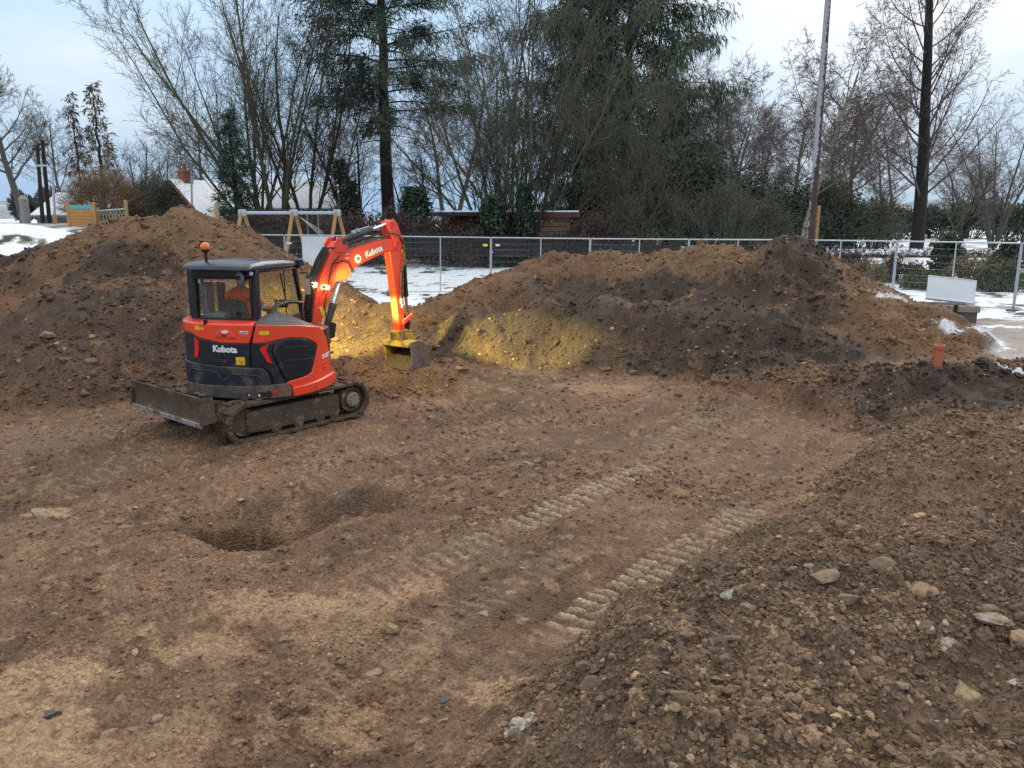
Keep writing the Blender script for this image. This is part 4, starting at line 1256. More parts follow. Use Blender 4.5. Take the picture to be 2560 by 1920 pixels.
patch('warning_sticker', [(-19, 1.60), (-16, 1.597), (-16, 1.628), (-19, 1.63)], 0.022, 0.006, M['yellow'], hood)
hook = MB().box(surf(-15, 1.715, 0.0), (0.05, 0.06, 0.10), (0, 0, R(15)))
hook.build('wiper_boss', M['frame'], hood, bevel=0.012)
# right side cover with its hexagonal grille
sc_poly = [(24, 1.41), (35, 1.425), (43, 1.455), (52, 1.47), (62, 1.44), (70, 1.40), (78, 1.32), (80.5, 1.26), (76, 1.08), (71, 0.90), (66, 0.865), (50, 0.83), (47, 0.80), (51, 0.74), (51, 0.60), (119, 0.60), (119, 0.70), (108, 0.80), (103, 0.90), (101, 1.10), (97, 1.34), (91, 1.47), (84, 1.56), (60, 1.64), (28, 1.69), (25.2, 1.50)]
side = patch('side_cover', sc_poly, -0.05, 0.075, M['red'], exc, 0.016)
sill = patch('sill', [(51.5, 0.59), (107.5, 0.59), (107.5, 0.78), (98, 0.775), (72, 0.745), (51.5, 0.735)], 0.02, 0.035, M['red'], exc, 0.02)
rib([(73, 0.60), (73, 0.74)], 0.004, off=0.053).build('sill_joint', M['grille'], sill)
MB().prism([(0.50, 0.60), (0.95, 0.28), (0.99, 0.10), (0.7, 0.0), (0.45, 0.2)], lambda a, b, d: Vector((a, b, d)), 0.86, 1.5).build('side_cover_inner', M['red'], side, bevel=0.02)
gr = patch('grille_frame', [(38.3, 1.29), (40.0, 1.41), (44, 1.445), (52, 1.455), (62, 1.425), (70, 1.385), (77.5, 1.305), (79.5, 1.255), (75, 1.08), (70, 0.912), (66, 0.88), (48, 0.85), (46.6, 0.87), (44.5, 0.94)], -0.02, 0.045, M['navy'], exc, 0.01)
patch('grille_mesh', [(42.5, 1.28), (43.5, 1.37), (47, 1.405), (53, 1.412), (61, 1.385), (68, 1.345), (74, 1.28), (76, 1.24), (72, 1.08), (67.5, 0.935), (64.5, 0.92), (50, 0.90), (49, 0.915), (47, 0.98)], 0.022, 0.004, M['grille'], gr)
for z0, a0, a1 in ((1.335, 46, 68), (1.14, 46.5, 71.5)):
    patch('grille_bar', [(a0, z0), (a1, z0 - 0.035), (a1, z0 - 0.022), (a0, z0 + 0.013)], 0.024, 0.012, M['slat'], gr)
for k in range(10):
    z0 = 0.955 + 0.043 * k
    a0 = 47.5 - 4.0 * k / 9
    a1 = min(75, 67.5 + 8 * k / 9)
    if z0 > 1.30: a1 -= (z0 - 1.30) * 80
    patch('grille_slat', [(a0 + 1, z0), (a1 - 1, z0 - 0.01), (a1 - 1, z0 - 0.004), (a0 + 1, z0 + 0.006)], 0.024, 0.006, M['navy'], gr)
patch('warning_sticker', [(29.6, 1.535), (36.6, 1.535), (36.6, 1.592), (29.6, 1.592)], 0.022, 0.006, M['yellow'], side)
surf_text('KX057', 93, 1.085, 0.088, M['white'], side, 0.03, 0.003, R(4))
patch('latch_recess', [(87, 0.885), (93, 0.885), (94, 0.98), (88, 0.99)], 0.022, 0.006, M['red_dirty'], side, 0.003)
patch('latch', [(88.4, 0.91), (92, 0.91), (92, 0.935), (88.4, 0.935)], 0.028, 0.01, M['red'], side, 0.004)
# grey bonnet cushion over the side cover
bn = MB()
prof_b = []
nb = 14
vs, fs = [], []
rows = []
for j in range(6):
    t = j / 5.0
    row = []
    for k in range(nb):
        a = 27 + (86 - 27) * k / (nb - 1)
        p = surf(a, 0, 0.012)
        inn = Vector((0.32, -0.50 + 0.95 * k / (nb - 1), 0))
        q = p.lerp(inn, t)
        edge = math.sin(math.pi * min(1, k / (nb - 1)))
        zed = 1.69 if a < 28 else 1.69 - 0.14 * ((a - 28) / 58) ** 1.4
        z = zed + 0.11 * math.sin(min(1.0, t * 1.25) * math.pi / 2) * (0.35 + 0.65 * edge)
        row.append(Vector((q.x, q.y, z)))
    rows.append(row)
for row in rows: vs += row
for j in range(5):
    for k in range(nb - 1):
        fs.append((j * nb + k, j * nb + k + 1, (j + 1) * nb + k + 1, (j + 1) * nb + k))
base_i = len(vs)
for row in (rows[0], rows[-1]):
    vs += [Vector((v.x, v.y, 1.40)) for v in row]
for k in range(nb - 1):
    fs.append((k + 1, k, base_i + k, base_i + k + 1))
    fs.append((5 * nb + k, 5 * nb + k + 1, base_i + nb + k + 1, base_i + nb + k))
fs.append(tuple(j * nb for j in range(6)) + (base_i + nb, base_i))
fs.append((base_i + nb - 1, base_i + 2 * nb - 1) + tuple(j * nb + nb - 1 for j in range(5, -1, -1)))
bn.add(vs, fs)
bn.build('bonnet', M['bonnet'], exc, smooth=50)
# --- cab
CX0, CX1, CYR, CYF = -0.72, 0.31, -0.60, 0.78
ZB, ZT = 1.66, 2.44
cabf = MB()
def post(p0, p1, w, h, up=(0, 1, 0)):
    cabf.bar(p0, p1, w, h, up)
post((CX1, CYR, 1.60), (CX1 - 0.01, CYR + 0.04, ZT), 0.10, 0.10)
post((CX0, CYR, 1.60), (CX0 + 0.01, CYR + 0.04, ZT), 0.10, 0.10)
post((CX1, CYF + 0.02, 0.9), (CX1, CYF - 0.04, 1.9), 0.07, 0.08)
post((CX1, CYF - 0.04, 1.88), (CX1 - 0.01, CYF - 0.18, ZT), 0.07, 0.08)
post((CX0, CYF + 0.02, 0.9), (CX0, CYF - 0.04, 1.9), 0.07, 0.08)
post((CX0, CYF - 0.04, 1.88), (CX0 + 0.01, CYF - 0.18, ZT), 0.07, 0.08)
post((CX0 + 0.02, 0.12, 0.9), (CX0 + 0.03, 0.12, ZT), 0.05, 0.07)
cabf.box(((CX0 + CX1) / 2, CYR, 1.66), (CX1 - CX0, 0.08, 0.10))
cabf.box(((CX0 + CX1) / 2, CYR + 0.02, 2.39), (CX1 - CX0, 0.09, 0.16))
cabf.box(((CX0 + CX1) / 2, CYF - 0.18, 2.42), (CX1 - CX0, 0.07, 0.08))
cabf.box((CX1 - 0.01, 0.05, 2.42), (0.07, CYF - CYR - 0.1, 0.07))
cabf.box((CX0 + 0.01, 0.05, 2.42), (0.07, CYF - CYR - 0.1, 0.07))
cabf.box((CX1, 0.10, 1.52), (0.06, CYF - CYR - 0.2, 0.30))
cabf.box((CX0, 0.10, 1.2), (0.05, CYF - CYR - 0.2, 0.7))
cabf.box(((CX0 + CX1) / 2, CYF + 0.01, 1.1), (CX1 - CX0, 0.05, 0.5))
cab = cabf.build('cab_frame', M['frame'], exc, bevel=0.018)
MB().box(((CX0 + CX1) / 2, 0.08, 0.98), (CX1 - CX0 - 0.05, 1.3, 0.06)).build('cab_floor', M['rubber'], cab)
arc = MB()
arc.tube([(CX1 + 0.03, CYR + 0.16, 1.66), (CX1 + 0.03, CYR + 0.32, 1.76), (CX1 + 0.03, -0.05, 1.86), (CX1 + 0.03, 0.25, 1.88), (CX1 + 0.03, 0.5, 1.86), (CX1 + 0.03, CYF - 0.05, 1.82)], 0.03, 8)
arc.build('guard_bar', M['frame'], cab)
rf = MB()
rp = [(-0.80, 0.0), (-0.79, 0.055), (-0.70, 0.10), (-0.35, 0.125), (0.2, 0.115), (0.62, 0.075), (0.72, 0.035), (0.73, 0.0)]
def roofmap(a, b, d):
    ed = 1 - 0.10 * (abs(d + 0.205) / 0.56) ** 4
    return Vector((d, a * (0.97 if abs(d + 0.205) > 0.5 else 1.0), 2.44 + b * ed))
n = len(rp)
vs, fs = [], []
ds = [-0.765, -0.735, -0.60, -0.35, -0.05, 0.18, 0.32, 0.355]
sc_ = [0.45, 0.9, 1.0, 1.06, 1.06, 1.0, 0.9, 0.45]
for d, k in zip(ds, sc_):
    vs += [Vector((d, a * (1 if k > 0.5 else 0.97), 2.44 + b * k)) for a, b in rp]
for i in range(len(ds) - 1):
    for j in range(n):
        j2 = (j + 1) % n
        fs.append((i * n + j, i * n + j2, (i + 1) * n + j2, (i + 1) * n + j))
fs += [tuple(range(n)), tuple((len(ds) - 1) * n + j for j in range(n))[::-1]]
rf.add(vs, fs)
roof = rf.build('roof', M['roof'], exc, bevel=0.008, smooth=60)
MB().bar((-0.66, -0.30, 2.565), (0.22, -0.30, 2.568), 0.02, 0.012).build('roof_joint', M['frame'], roof)
def pane(name, c, size, rot=None):
    return MB().box(c, size, rot).build(name, M['glass'], cab)
pane('rear_window', ((CX0 + CX1) / 2, CYR + 0.015, 2.02), (CX1 - CX0 - 0.10, 0.008, 0.64))
pane('side_window', (CX1 - 0.005, 0.08, 2.02), (0.008, 1.22, 0.76))
pane('left_rear_window', (CX0 + 0.005, -0.24, 2.02), (0.008, 0.66, 0.72))
pane('windscreen', ((CX0 + CX1) / 2, CYF - 0.10, 2.1), (CX1 - CX0 - 0.08, 0.008, 0.66), (R(12), 0, 0))
pane('lower_windscreen', ((CX0 + CX1) / 2, CYF - 0.0, 1.55), (CX1 - CX0 - 0.08, 0.008, 0.46), (R(3), 0, 0))
MB().box((CX1 - 0.0, 0.26, 2.02), (0.012, 0.012, 0.74)).build('window_divider', M['rubber'], cab)
rl = MB()
for (x0, z0, x1, z1) in ((CX0 + .05, 1.705, CX1 - .05, 1.705), (CX0 + .05, 2.31, CX1 - .05, 2.31), (CX0 + .055, 1.705, CX0 + .055, 2.31), (CX1 - .055, 1.705, CX1 - .055, 2.31)):
    rl.bar((x0, CYR - 0.042, z0), (x1, CYR - 0.042, z1), 0.02, 0.02, (0, 1, 0))
rl.build('window_rubber', M['rubber'], cab)
# open door folded back against the left side
dr = MB()
DX = -1.0
D0, D1 = -0.28, 0.46
for p0, p1 in (((DX, D0, 1.0), (DX, D0, 2.42)), ((DX, D1, 1.0), (DX, D1, 2.46)), ((DX, D0, 2.42), (DX, D1, 2.46)), ((DX, D0, 1.0), (DX, D1, 1.0)), ((DX, D0, 1.62), (DX, D1, 1.62))):
    dr.bar(p0, p1, 0.05, 0.06, (1, 0, 0))
dr.box((DX, (D0 + D1) / 2, 1.31), (0.025, D1 - D0, 0.6))
door = dr.build('door', M['frame'], exc, bevel=0.012)
MB().box((DX, (D0 + D1) / 2, 2.03), (0.008, D1 - D0 - .05, 0.76)).build('door_window', M['glass'], door)
for z_ in (2.35, 1.2):
    MB().bar((CX0, 0.44, z_), (DX, 0.44, z_), 0.04, 0.04).build('hinge', M['frame'], door, bevel=0.006)
# interior: seat, console, levers
st = MB()
st.prism([(-0.25, 1.78), (-0.21, 1.96), (-0.12, 2.02), (0.12, 2.02), (0.21, 1.96), (0.25, 1.78), (0.25, 1.42), (-0.25, 1.42)], lambda a, b, d: Vector((-0.28 + a, d - 0.10 * (b - 1.42), b - 0.06)), -0.30, -0.17)
seat = st.build('seat', M['seat'], exc, bevel=0.04, seg=3)
MB().box((-0.28, 0.05, 1.38), (0.54, 0.55, 0.14)).build('seat_cushion', M['seat'], seat, bevel=0.04, seg=3)
MB().box((-0.28, 0.02, 1.16), (0.44, 0.45, 0.30)).build('seat_base', M['rubber'], seat, bevel=0.01)
cons = MB().box((-0.62, 0.05, 1.45), (0.14, 0.62, 0.5)).build('left_console', M['console'], exc, bevel=0.03)
MB().box((0.16, 0.1, 1.42), (0.16, 0.55, 0.42)).build('right_console', M['console'], exc, bevel=0.03)
MB().box((-0.46, -0.42, 1.72), (0.34, 0.22, 0.12)).build('rear_shelf', M['console'], exc, bevel=0.03)
for x_ in (-0.60, 0.10):
    lv = MB().tube([(x_, 0.28, 1.6), (x_ + 0.01, 0.32, 1.80)], 0.012, 8)
    lv.lathe([(0.015, 0), (0.03, 0.03), (0.028, 0.10), (0.01, 0.13)], (x_ + 0.01, 0.32, 1.78), (0, 0.1, 1), 10)
    lv.build('joystick', M['rubber'], cons)
for x_ in (-0.34, -0.18):
    tlv = MB().tube([(x_, 0.55, 1.0), (x_, 0.52, 1.7)], 0.012, 8)
    tlv.lathe([(0.02, 0), (0.026, 0.06), (0.01, 0.1)], (x_, 0.52, 1.68), (0, 0, 1), 10)
    tlv.build('travel_lever', M['rubber'], cons)
MB().box((0.12, 0.52, 1.82), (0.18, 0.05, 0.13), (R(-20), 0, R(-15))).build('display', M['rubber'], cons, bevel=0.01)
pl = MB().box((CX0 + 0.10, CYR + 0.20, 1.95), (0.08, 0.22, 0.86))
pl.build('inner_pillar', M['console'], cab, bevel=0.02)
wp = MB().tube([(0.05, CYF - 0.05, 1.85), (0.04, CYF - 0.16, 2.30)], 0.012, 6)
wp.build('wiper', M['rubber'], cab)
# stickers inside the rear glass
MB().box((CX0 + 0.36, CYR - 0.0, 2.275), (0.36, 0.006, 0.05)).build('window_sticker', mat('pale_pink_sticker', (0.75, 0.55, 0.55), (0.6, 0.1, 0.1), rough=0.5, scale=12), cab)
MB().box((CX0 + 0.11, CYR - 0.0, 2.265), (0.045, 0.006, 0.06)).build('window_sticker', mat('mint_sticker', (0.30, 0.62, 0.52), rough=0.5), cab)
MB().lathe([(0.03, 0), (0.03, 0.01)], (CX1 - 0.01, CYR - 0.052, 2.39), (0, -1, 0), 12).build('rating_label', M['white'], cab)
# speaker dish / lamp inside rear glass and bracket
lm = MB().lathe([(0.02, -0.05), (0.075, -0.03), (0.095, 0.0), (0.085, 0.02), (0.03, 0.01)], (0.12, CYR - 0.06, 2.33), (-0.55, -0.8, -0.1), 20)
lmp = lm.build('rear_work_lamp', M['console'], exc)
MB().tube([(0.13, CYR - 0.05, 2.34), (0.22, CYR - 0.06, 2.35), (0.27, CYR - 0.02, 2.37)], 0.022, 8).build('lamp_bracket', M['frame'], lmp)
MB().lathe([(0.03, 0), (0.03, 0.012)], (0.105, CYR - 0.085, 2.328), (-0.55, -0.8, -0.1), 14).build('lamp_centre', M['rubber'], lmp)
# beacon
bc = MB().tube([(-0.42, -0.66, 2.47), (-0.42, -0.66, 2.70)], 0.022, 10).tube([(-0.42, -0.66, 2.56), (-0.38, -0.72, 2.50), (-0.38, -0.74, 2.44)], 0.015, 8)
bcn = bc.build('beacon_stem', M['rubber'], exc)
MB().lathe([(0.042, 0), (0.058, 0.02), (0.062, 0.045), (0.058, 0.05)], (-0.42, -0.66, 2.69), (0, 0, 1), 20).build('beacon_base', M['rubber'], bcn)
MB().lathe([(0.062, 0), (0.068, 0.025), (0.065, 0.058), (0.046, 0.088), (0.016, 0.098)], (-0.42, -0.66, 2.735), (0, 0, 1), 20).build('beacon_dome', M['beacon'], bcn)
# front roof lamp and side mirror
fl = MB().box((0.33, 0.68, 2.47), (0.14, 0.14, 0.14), (R(10), 0, R(-10)))
flo_ = fl.build('roof_lamp', M['frame'], exc, bevel=0.02)
MB().box((0.34, 0.755, 2.465), (0.11, 0.012, 0.11), (R(10), 0, R(-10))).build('lamp_lens', M['glass'], flo_)
mr = MB().tube([(CX1, CYF - 0.02, 2.30), (CX1 + 0.060, CYF + 0.02, 2.31), (CX1 + 0.110, CYF + 0.04, 2.30), (CX1 + 0.117, CYF + 0.04, 2.22)], 0.013, 8)
mir = mr.build('mirror_arm', M['frame'], exc)
MB().box((CX1 + 0.120, CYF + 0.04, 2.08), (0.10, 0.045, 0.30), (0, 0, R(20))).build('mirror_head', M['frame'], mir, bevel=0.02)
MB().box((CX1 + 0.118, CYF + 0.014, 2.08), (0.085, 0.006, 0.26), (0, 0, R(20))).build('mirror_glass', M['chrome'], mir)

# --- boom, arm and bucket, swung to the right of the cab
PV = Vector((0.15, 1.05, 0.0))
def boomed(o):
    o.location = PV
    o.rotation_euler = (0, 0, -(BOOM - HD))
    return o
def bp(a, b, d): return Vector((d, a, b))              # (forward, up, right) in the boom's own plane
sw = MB()
sw.prism([(-0.30, 0.72), (0.16, 0.72), (0.30, 1.0), (0.32, 1.28), (0.16, 1.38), (0.02, 1.36), (-0.06, 1.2), (-0.30, 1.18)], bp, -0.19, 0.19)
swb = boomed(sw.build('swing_bracket', M['navy'], exc, bevel=0.03))
BO = [(0.06, 1.22), (0.10, 1.14), (0.20, 1.12), (0.25, 1.20), (0.42, 1.64), (0.68, 2.09), (0.95, 2.10), (1.10, 2.29), (1.43, 2.41), (1.90, 2.55), (2.11, 2.57), (2.26, 2.63), (2.28, 2.72), (2.20, 2.80), (1.91, 2.80), (1.45, 2.73), (1.03, 2.63), (0.94, 2.75), (0.86, 2.79), (0.76, 2.78), (0.70, 2.70), (0.55, 2.49), (0.38, 2.22), (0.22, 1.78)]
bm_ = MB().prism(BO, bp, -0.115, 0.115)
boom = boomed(bm_.build('boom', M['red'], exc, bevel=0.022, seg=3))
# side plates at the pins
for d in (-0.125, 0.125):
    MB().prism([(0.70, 2.60), (0.95, 2.60), (0.97, 2.78), (0.88, 2.86), (0.76, 2.85), (0.68, 2.75)], bp, d - 0.015, d + 0.015).build('pin_plate', M['red'], boom, bevel=0.006)
    MB().lathe([(0.05, -0.025), (0.05, 0.025)], bp(0.90, 2.78, d), (1, 0, 0), 14).build('pin', M['cyl'], boom)
MB().lathe([(0.065, -0.16), (0.065, 0.16)], bp(2.20, 2.71, 0), (1, 0, 0), 18).build('arm_pin', M['red_dirty'], boom, bevel=0.006)
me = text_mesh('Kubota', 0.15, 0.002, 0.006)
an = R(16)
for v in me.vertices:
    x, y, d = v.co
    v.co = bp(1.62 + x * math.cos(an) - y * math.sin(an), 2.585 + x * math.sin(an) + y * math.cos(an), 0.1175 + d)
me.materials.clear(); me.materials.append(M['white'])
link('lettering', me, None, boom)
dk = MB().lathe([(0.078, 0), (0.078, 0.004)], bp(1.22, 2.47, 0.116), (1, 0, 0), 24).build('round_decal', M['white'], boom)
MB().lathe([(0.03, 0), (0.03, 0.003)], bp(1.22, 2.47, 0.1205), (1, 0, 0), 16).build('decal_print', M['red_dirty'], boom)
MB().box(bp(0.34, 1.62, 0.1175), (0.004, 0.07, 0.15), (R(22), 0, 0)).build('warning_sticker', M['yellow'], boom)
MB().box(bp(0.24, 1.36, 0.1175), (0.004, 0.05, 0.10), (R(22), 0, 0)).build('warning_sticker', M['yellow'], boom)
hs = MB()
rg = random.Random(9)
for k in range(6):
    d = -0.09 + 0.036 * k
    j = rg.uniform(-.012, .012)
    hs.tube([bp(0.10 + j, 1.35, d), bp(0.13 + j, 1.65, d), bp(0.20 + j, 1.95, d), bp(0.30 + j, 2.23, d), bp(0.46 + j, 2.50, d), bp(0.60 + j, 2.68, d * 0.8)], 0.017, 7)
hs.build('boom_hoses', M['rubber'], boom)
hs = MB()
for k, m_ in ((0, .105), (1, .075), (2, -.1)):
    hs.tube([bp(0.62, 2.68, m_), bp(0.98, 2.66 + .01 * k, m_), bp(1.3, 2.735 + .01 * k, m_), bp(1.85, 2.84 + .012 * k, m_), bp(2.05, 2.90, m_), bp(2.26, 2.88, m_ * 1.2), bp(2.38, 2.72, m_ * 1.25), bp(2.41, 2.45, m_ * 1.25), bp(2.34, 2.2, m_ * 1.2)], 0.016, 7)
hs.build('arm_hoses', M['hose'], boom)
hs = MB()
hs.tube([bp(0.62, 2.40, 0.122), bp(0.84, 2.44, 0.13), bp(0.96, 2.40, 0.13), bp(1.02, 2.28, 0.13), bp(1.02, 2.14, 0.12)], 0.011, 6)
hs.tube([bp(0.42, 1.4, 0.122), bp(0.40, 1.72, 0.128), bp(0.50, 2.1, 0.128), bp(0.62, 2.40, 0.122), bp(0.80, 2.55, 0.122)], 0.009, 6)
hs.build('lamp_cable', M['rubber'], boom)
for a, b in ((0.96, 2.50), (0.94, 2.57), (0.985, 2.56)):
    MB().box(bp(a, b, 0.122), (0.018, 0.05, 0.022), (R(16), 0, 0)).build('clip', M['galv'], boom)
# boom cylinder in front of the boom
for d in (-0.0,):
    MB().tube([bp(0.42, 1.08, 0.0), bp(0.46, 1.18, 0.0), bp(0.68, 1.66, 0.0)], 0.062, 14).tube([bp(0.66, 1.62, 0.0), bp(0.70, 1.70, 0.0)], 0.070, 14).build('boom_cylinder', M['cyl'], boom)
    MB().tube([bp(0.68, 1.66, 0.0), bp(0.90, 2.14, 0.0)], 0.036, 12).build('cylinder_rod', M['chrome'], boom)
    MB().prism([(0.43, 1.10), (0.61, 1.12), (0.66, 1.36), (0.52, 1.42), (0.46, 1.30)], bp, 0.07, 0.11).build('cylinder_guard', M['rubber'], boom, bevel=0.012)
MB().lathe([(0.045, -0.17), (0.045, 0.17)], bp(0.42, 1.08, 0), (1, 0, 0), 14).build('cylinder_pin', M['cyl'], boom)
# arm cylinder on top
MB().tube([bp(0.90, 2.78, 0), bp(1.66, 2.965, 0)], 0.058, 14).tube([bp(1.62, 2.955, 0), bp(1.69, 2.972, 0)], 0.066, 14).build('arm_cylinder', M['cyl'], boom)
MB().tube([bp(1.66, 2.965, 0), bp(2.08, 3.07, 0)], 0.034, 12).build('cylinder_rod', M['chrome'], boom)
fit = MB().box(bp(1.22, 2.935, 0.03), (0.05, 0.09, 0.05), (R(14), 0, 0)).box(bp(1.33, 2.965, 0.03), (0.05, 0.07, 0.05), (R(14), 0, 0)).tube([bp(1.22, 2.95, 0.03), bp(1.40, 2.99, 0.03), bp(1.60, 3.03, 0.03)], 0.012, 6)
fit.build('hydraulic_fitting', M['galv'], boom)
# arm
AR = [(2.02, 3.06), (2.10, 3.15), (2.20, 3.15), (2.30, 2.98), (2.40, 2.75), (2.44, 2.42), (2.42, 2.25), (2.385, 1.39), (2.40, 1.06), (2.35, 0.98), (2.26, 1.00), (2.17, 1.80), (2.06, 2.55), (2.05, 2.62), (2.13, 2.72), (2.02, 2.92)]
am = MB().prism(AR, bp, -0.085, 0.085)
arm = boomed(am.build('arm', M['red'], exc, bevel=0.016, seg=3))
for d in (-0.10, 0.10):
    MB().prism([(2.02, 3.02), (2.16, 3.17), (2.24, 3.10), (2.42, 2.72), (2.30, 2.58), (2.12, 2.62), (2.10, 2.85)], bp, d - 0.012, d + 0.012).build('arm_plate', M['red'], arm, bevel=0.006)
MB().lathe([(0.05, -0.13), (0.05, 0.13)], bp(2.09, 3.07, 0), (1, 0, 0), 14).build('arm_pin', M['red_dirty'], arm, bevel=0.004)
MB().box(bp(2.405, 2.60, 0.088), (0.006, 0.06, 0.14), (R(-4), 0, 0)).build('warning_sticker', M['yellow'], arm)
ah = MB()
ah.tube([bp(2.34, 2.2, 0.11), bp(2.30, 2.05, 0.11), bp(2.29, 1.7, 0.105), bp(2.30, 1.58, 0.10)], 0.014, 6).tube([bp(2.37, 2.2, 0.105), bp(2.34, 1.9, 0.11), bp(2.33, 1.6, 0.10)], 0.012, 6)
ah.build('arm_hoses', M['hose'], arm)
MB().box(bp(2.31, 1.62, 0.105), (0.04, 0.05, 0.09)).box(bp(2.33, 1.52, 0.105), (0.03, 0.04, 0.07)).build('hydraulic_coupling', M['galv'], arm, bevel=0.006)
MB().tube([bp(2.50, 2.35, 0), bp(2.53, 1.72, 0)], 0.052, 14).tube([bp(2.528, 1.75, 0), bp(2.53, 1.68, 0)], 0.058, 14).build('bucket_cylinder', M['rubber'], arm)
MB().tube([bp(2.53, 1.72, 0), bp(2.56, 1.32, 0)], 0.03, 12).build('cylinder_rod', M['chrome'], arm)
MB().box(bp(2.46, 2.36, 0), (0.12, 0.12, 0.12)).build('cylinder_lug', M['red'], arm, bevel=0.01)
for d in (-0.11, 0.11):
    MB().bar(bp(2.33, 1.20, d), bp(2.60, 1.32, d), 0.03, 0.085).build('link', M['red'], arm, bevel=0.006)
MB().bar(bp(2.56, 1.30, 0), bp(2.52, 0.98, 0), 0.12, 0.07).build('tipping_link', M['navy'], arm, bevel=0.01)
# yellow quick hitch and ditching bucket
hb = MB()
hb.prism([(2.16, 1.04), (2.42, 1.06), (2.60, 1.0), (2.58, 0.88), (2.36, 0.84), (2.24, 0.86)], bp, -0.12, 0.12)
hb.lathe([(0.05, -0.14), (0.05, 0.14)], bp(2.29, 1.0, 0), (1, 0, 0), 14)
hitch = boomed(hb.build('quick_hitch', M['bucketp'], exc, bevel=0.012))
MB().box(bp(2.30, 0.92, 0.125), (0.01, 0.16, 0.022)).build('hitch_slot', M['black'], hitch)
BW = 0.35
cz0 = 0.84
bk_out = [(2.20, 0.86), (2.40, 0.87), (2.60, 0.80), (2.72, 0.64), (2.74, 0.46), (2.66, 0.28), (2.48, 0.17), (2.25, 0.16), (2.10, 0.18)]
bk_in = [(2.10, 0.20), (2.26, 0.185), (2.46, 0.20), (2.63, 0.30), (2.705, 0.46), (2.69, 0.62), (2.58, 0.765), (2.40, 0.83), (2.22, 0.80), (2.16, 0.74)]
BC = 0.07
bkt = MB().prism(bk_out + bk_in, bp, BC - BW, BC + BW)
bucket = boomed(bkt.build('bucket', M['bucketp'], exc, bevel=0.006))
for d in (BC - BW, BC + BW):
    MB().prism([(2.18, 0.85), (2.40, 0.87), (2.60, 0.80), (2.72, 0.64), (2.74, 0.46), (2.66, 0.28), (2.48, 0.17), (2.10, 0.17), (2.22, 0.45)], bp, d - 0.012, d + 0.012).build('side_plate', M['bucketw'] if d > 0 else M['bucketp'], bucket, bevel=0.004)
MB().box(bp(2.18, 0.79, BC), (2 * BW, 0.07, 0.10), (R(-20), 0, 0)).build('top_beam', M['bucketp'], bucket, bevel=0.012)
for d in (-0.14, 0.14):
    MB().prism([(2.18, 0.84), (2.62, 0.80), (2.56, 0.97), (2.26, 0.99)], bp, d - 0.015, d + 0.015).build('ear', M['bucketp'], bucket, bevel=0.006)
MB().box(bp(2.09, 0.185, BC), (2 * BW + 0.02, 0.10, 0.022), (R(4), 0, 0)).build('cutting_lip', M['bucketw'], bucket, bevel=0.004)
ld_ = MB()
rg = random.Random(21)
nx, ny = 22, 9
vs, fs = [], []
for i in range(nx):
    for j in range(ny):
        d = BC - BW + 0.02 + (2 * BW - 0.04) * i / (nx - 1)
        t = j / (ny - 1)
        a = 2.14 + 0.50 * t
        b = 0.30 + 0.36 * t ** 0.6 + rg.uniform(-0.03, 0.03)
        vs.append(bp(a, b, d))
for i in range(nx - 1):
    for j in range(ny - 1):
        fs.append((i * ny + j, i * ny + j + 1, (i + 1) * ny + j + 1, (i + 1) * ny + j))
ld_.add(vs, fs)
ld_.build('soil_load', mat('bucket_soil', (0.19, 0.118, 0.07), (0.11, 0.07, 0.045), rough=0.9, scale=12, bump=0.6), bucket)

# --- the lit work lamps on the boom, plus an added flood
LAMP_POS = []
for (a, b, d) in ((0.13, 2.09, 0.15), (0.36, 2.03, 0.185)):
    lh = MB().box(bp(a, b, d), (0.08, 0.03, 0.05), (R(-12), 0, 0))
    lo = boomed(lh.build('work_lamp', M['frame'], exc, bevel=0.02))
    MB().bar(bp(a, b - 0.03, d), bp(a + 0.06, b - 0.10, d * 0.55), 0.03, 0.02).build('lamp_bracket', M['galv'], lo)
    MB().box(bp(a + 0.045, b - 0.01, d), (0.12, 0.06, 0.07), (R(-12), 0, 0)).build('lamp_lens', M['lampglow'], lo, bevel=0.018)
    LAMP_POS.append((a + 0.16, b - 0.03, d) if a > 0.2 else (0.40, 2.05, -0.26))
def boom_world(a, b, d):
    m1 = Matrix.Rotation(-BOOM, 4, 'Z')
    m0 = Matrix.Rotation(-HD, 4, 'Z')
    return exc.location + m0 @ PV + m1 @ Vector((d, a, b))
for k, (az, tilt, en, cone, wide) in enumerate(((R(-18), R(-22), 2200, R(48), 1.8), (R(42), R(-17.5), 3000, R(19), 2.6), (BOOM + R(4), R(-14), 260, R(125), 1.0))):  # third is an added flood without a housing, to light arm and bucket
    ldat = bpy.data.lights.new('work_and_fill_light', 'SPOT')
    ldat.energy = en
    ldat.color = (0.92, 0.86, 0.24)
    ldat.spot_size = cone
    ldat.spot_blend = 0.65 if k < 2 else 1.0
    ldat.shadow_soft_size = 0.05
    lo = bpy.data.objects.new('work_and_fill_light', ldat)
    COL.objects.link(lo)
    lo.location = boom_world(*(LAMP_POS + [(0.50, 2.16, 0.30)])[k])
    dv = Vector((math.sin(az) * math.cos(tilt), math.cos(az) * math.cos(tilt), math.sin(tilt)))
    lo.rotation_euler = dv.to_track_quat('-Z', 'Y').to_euler()
    lo.scale = (wide, 1, 1)                             # broad flat beam
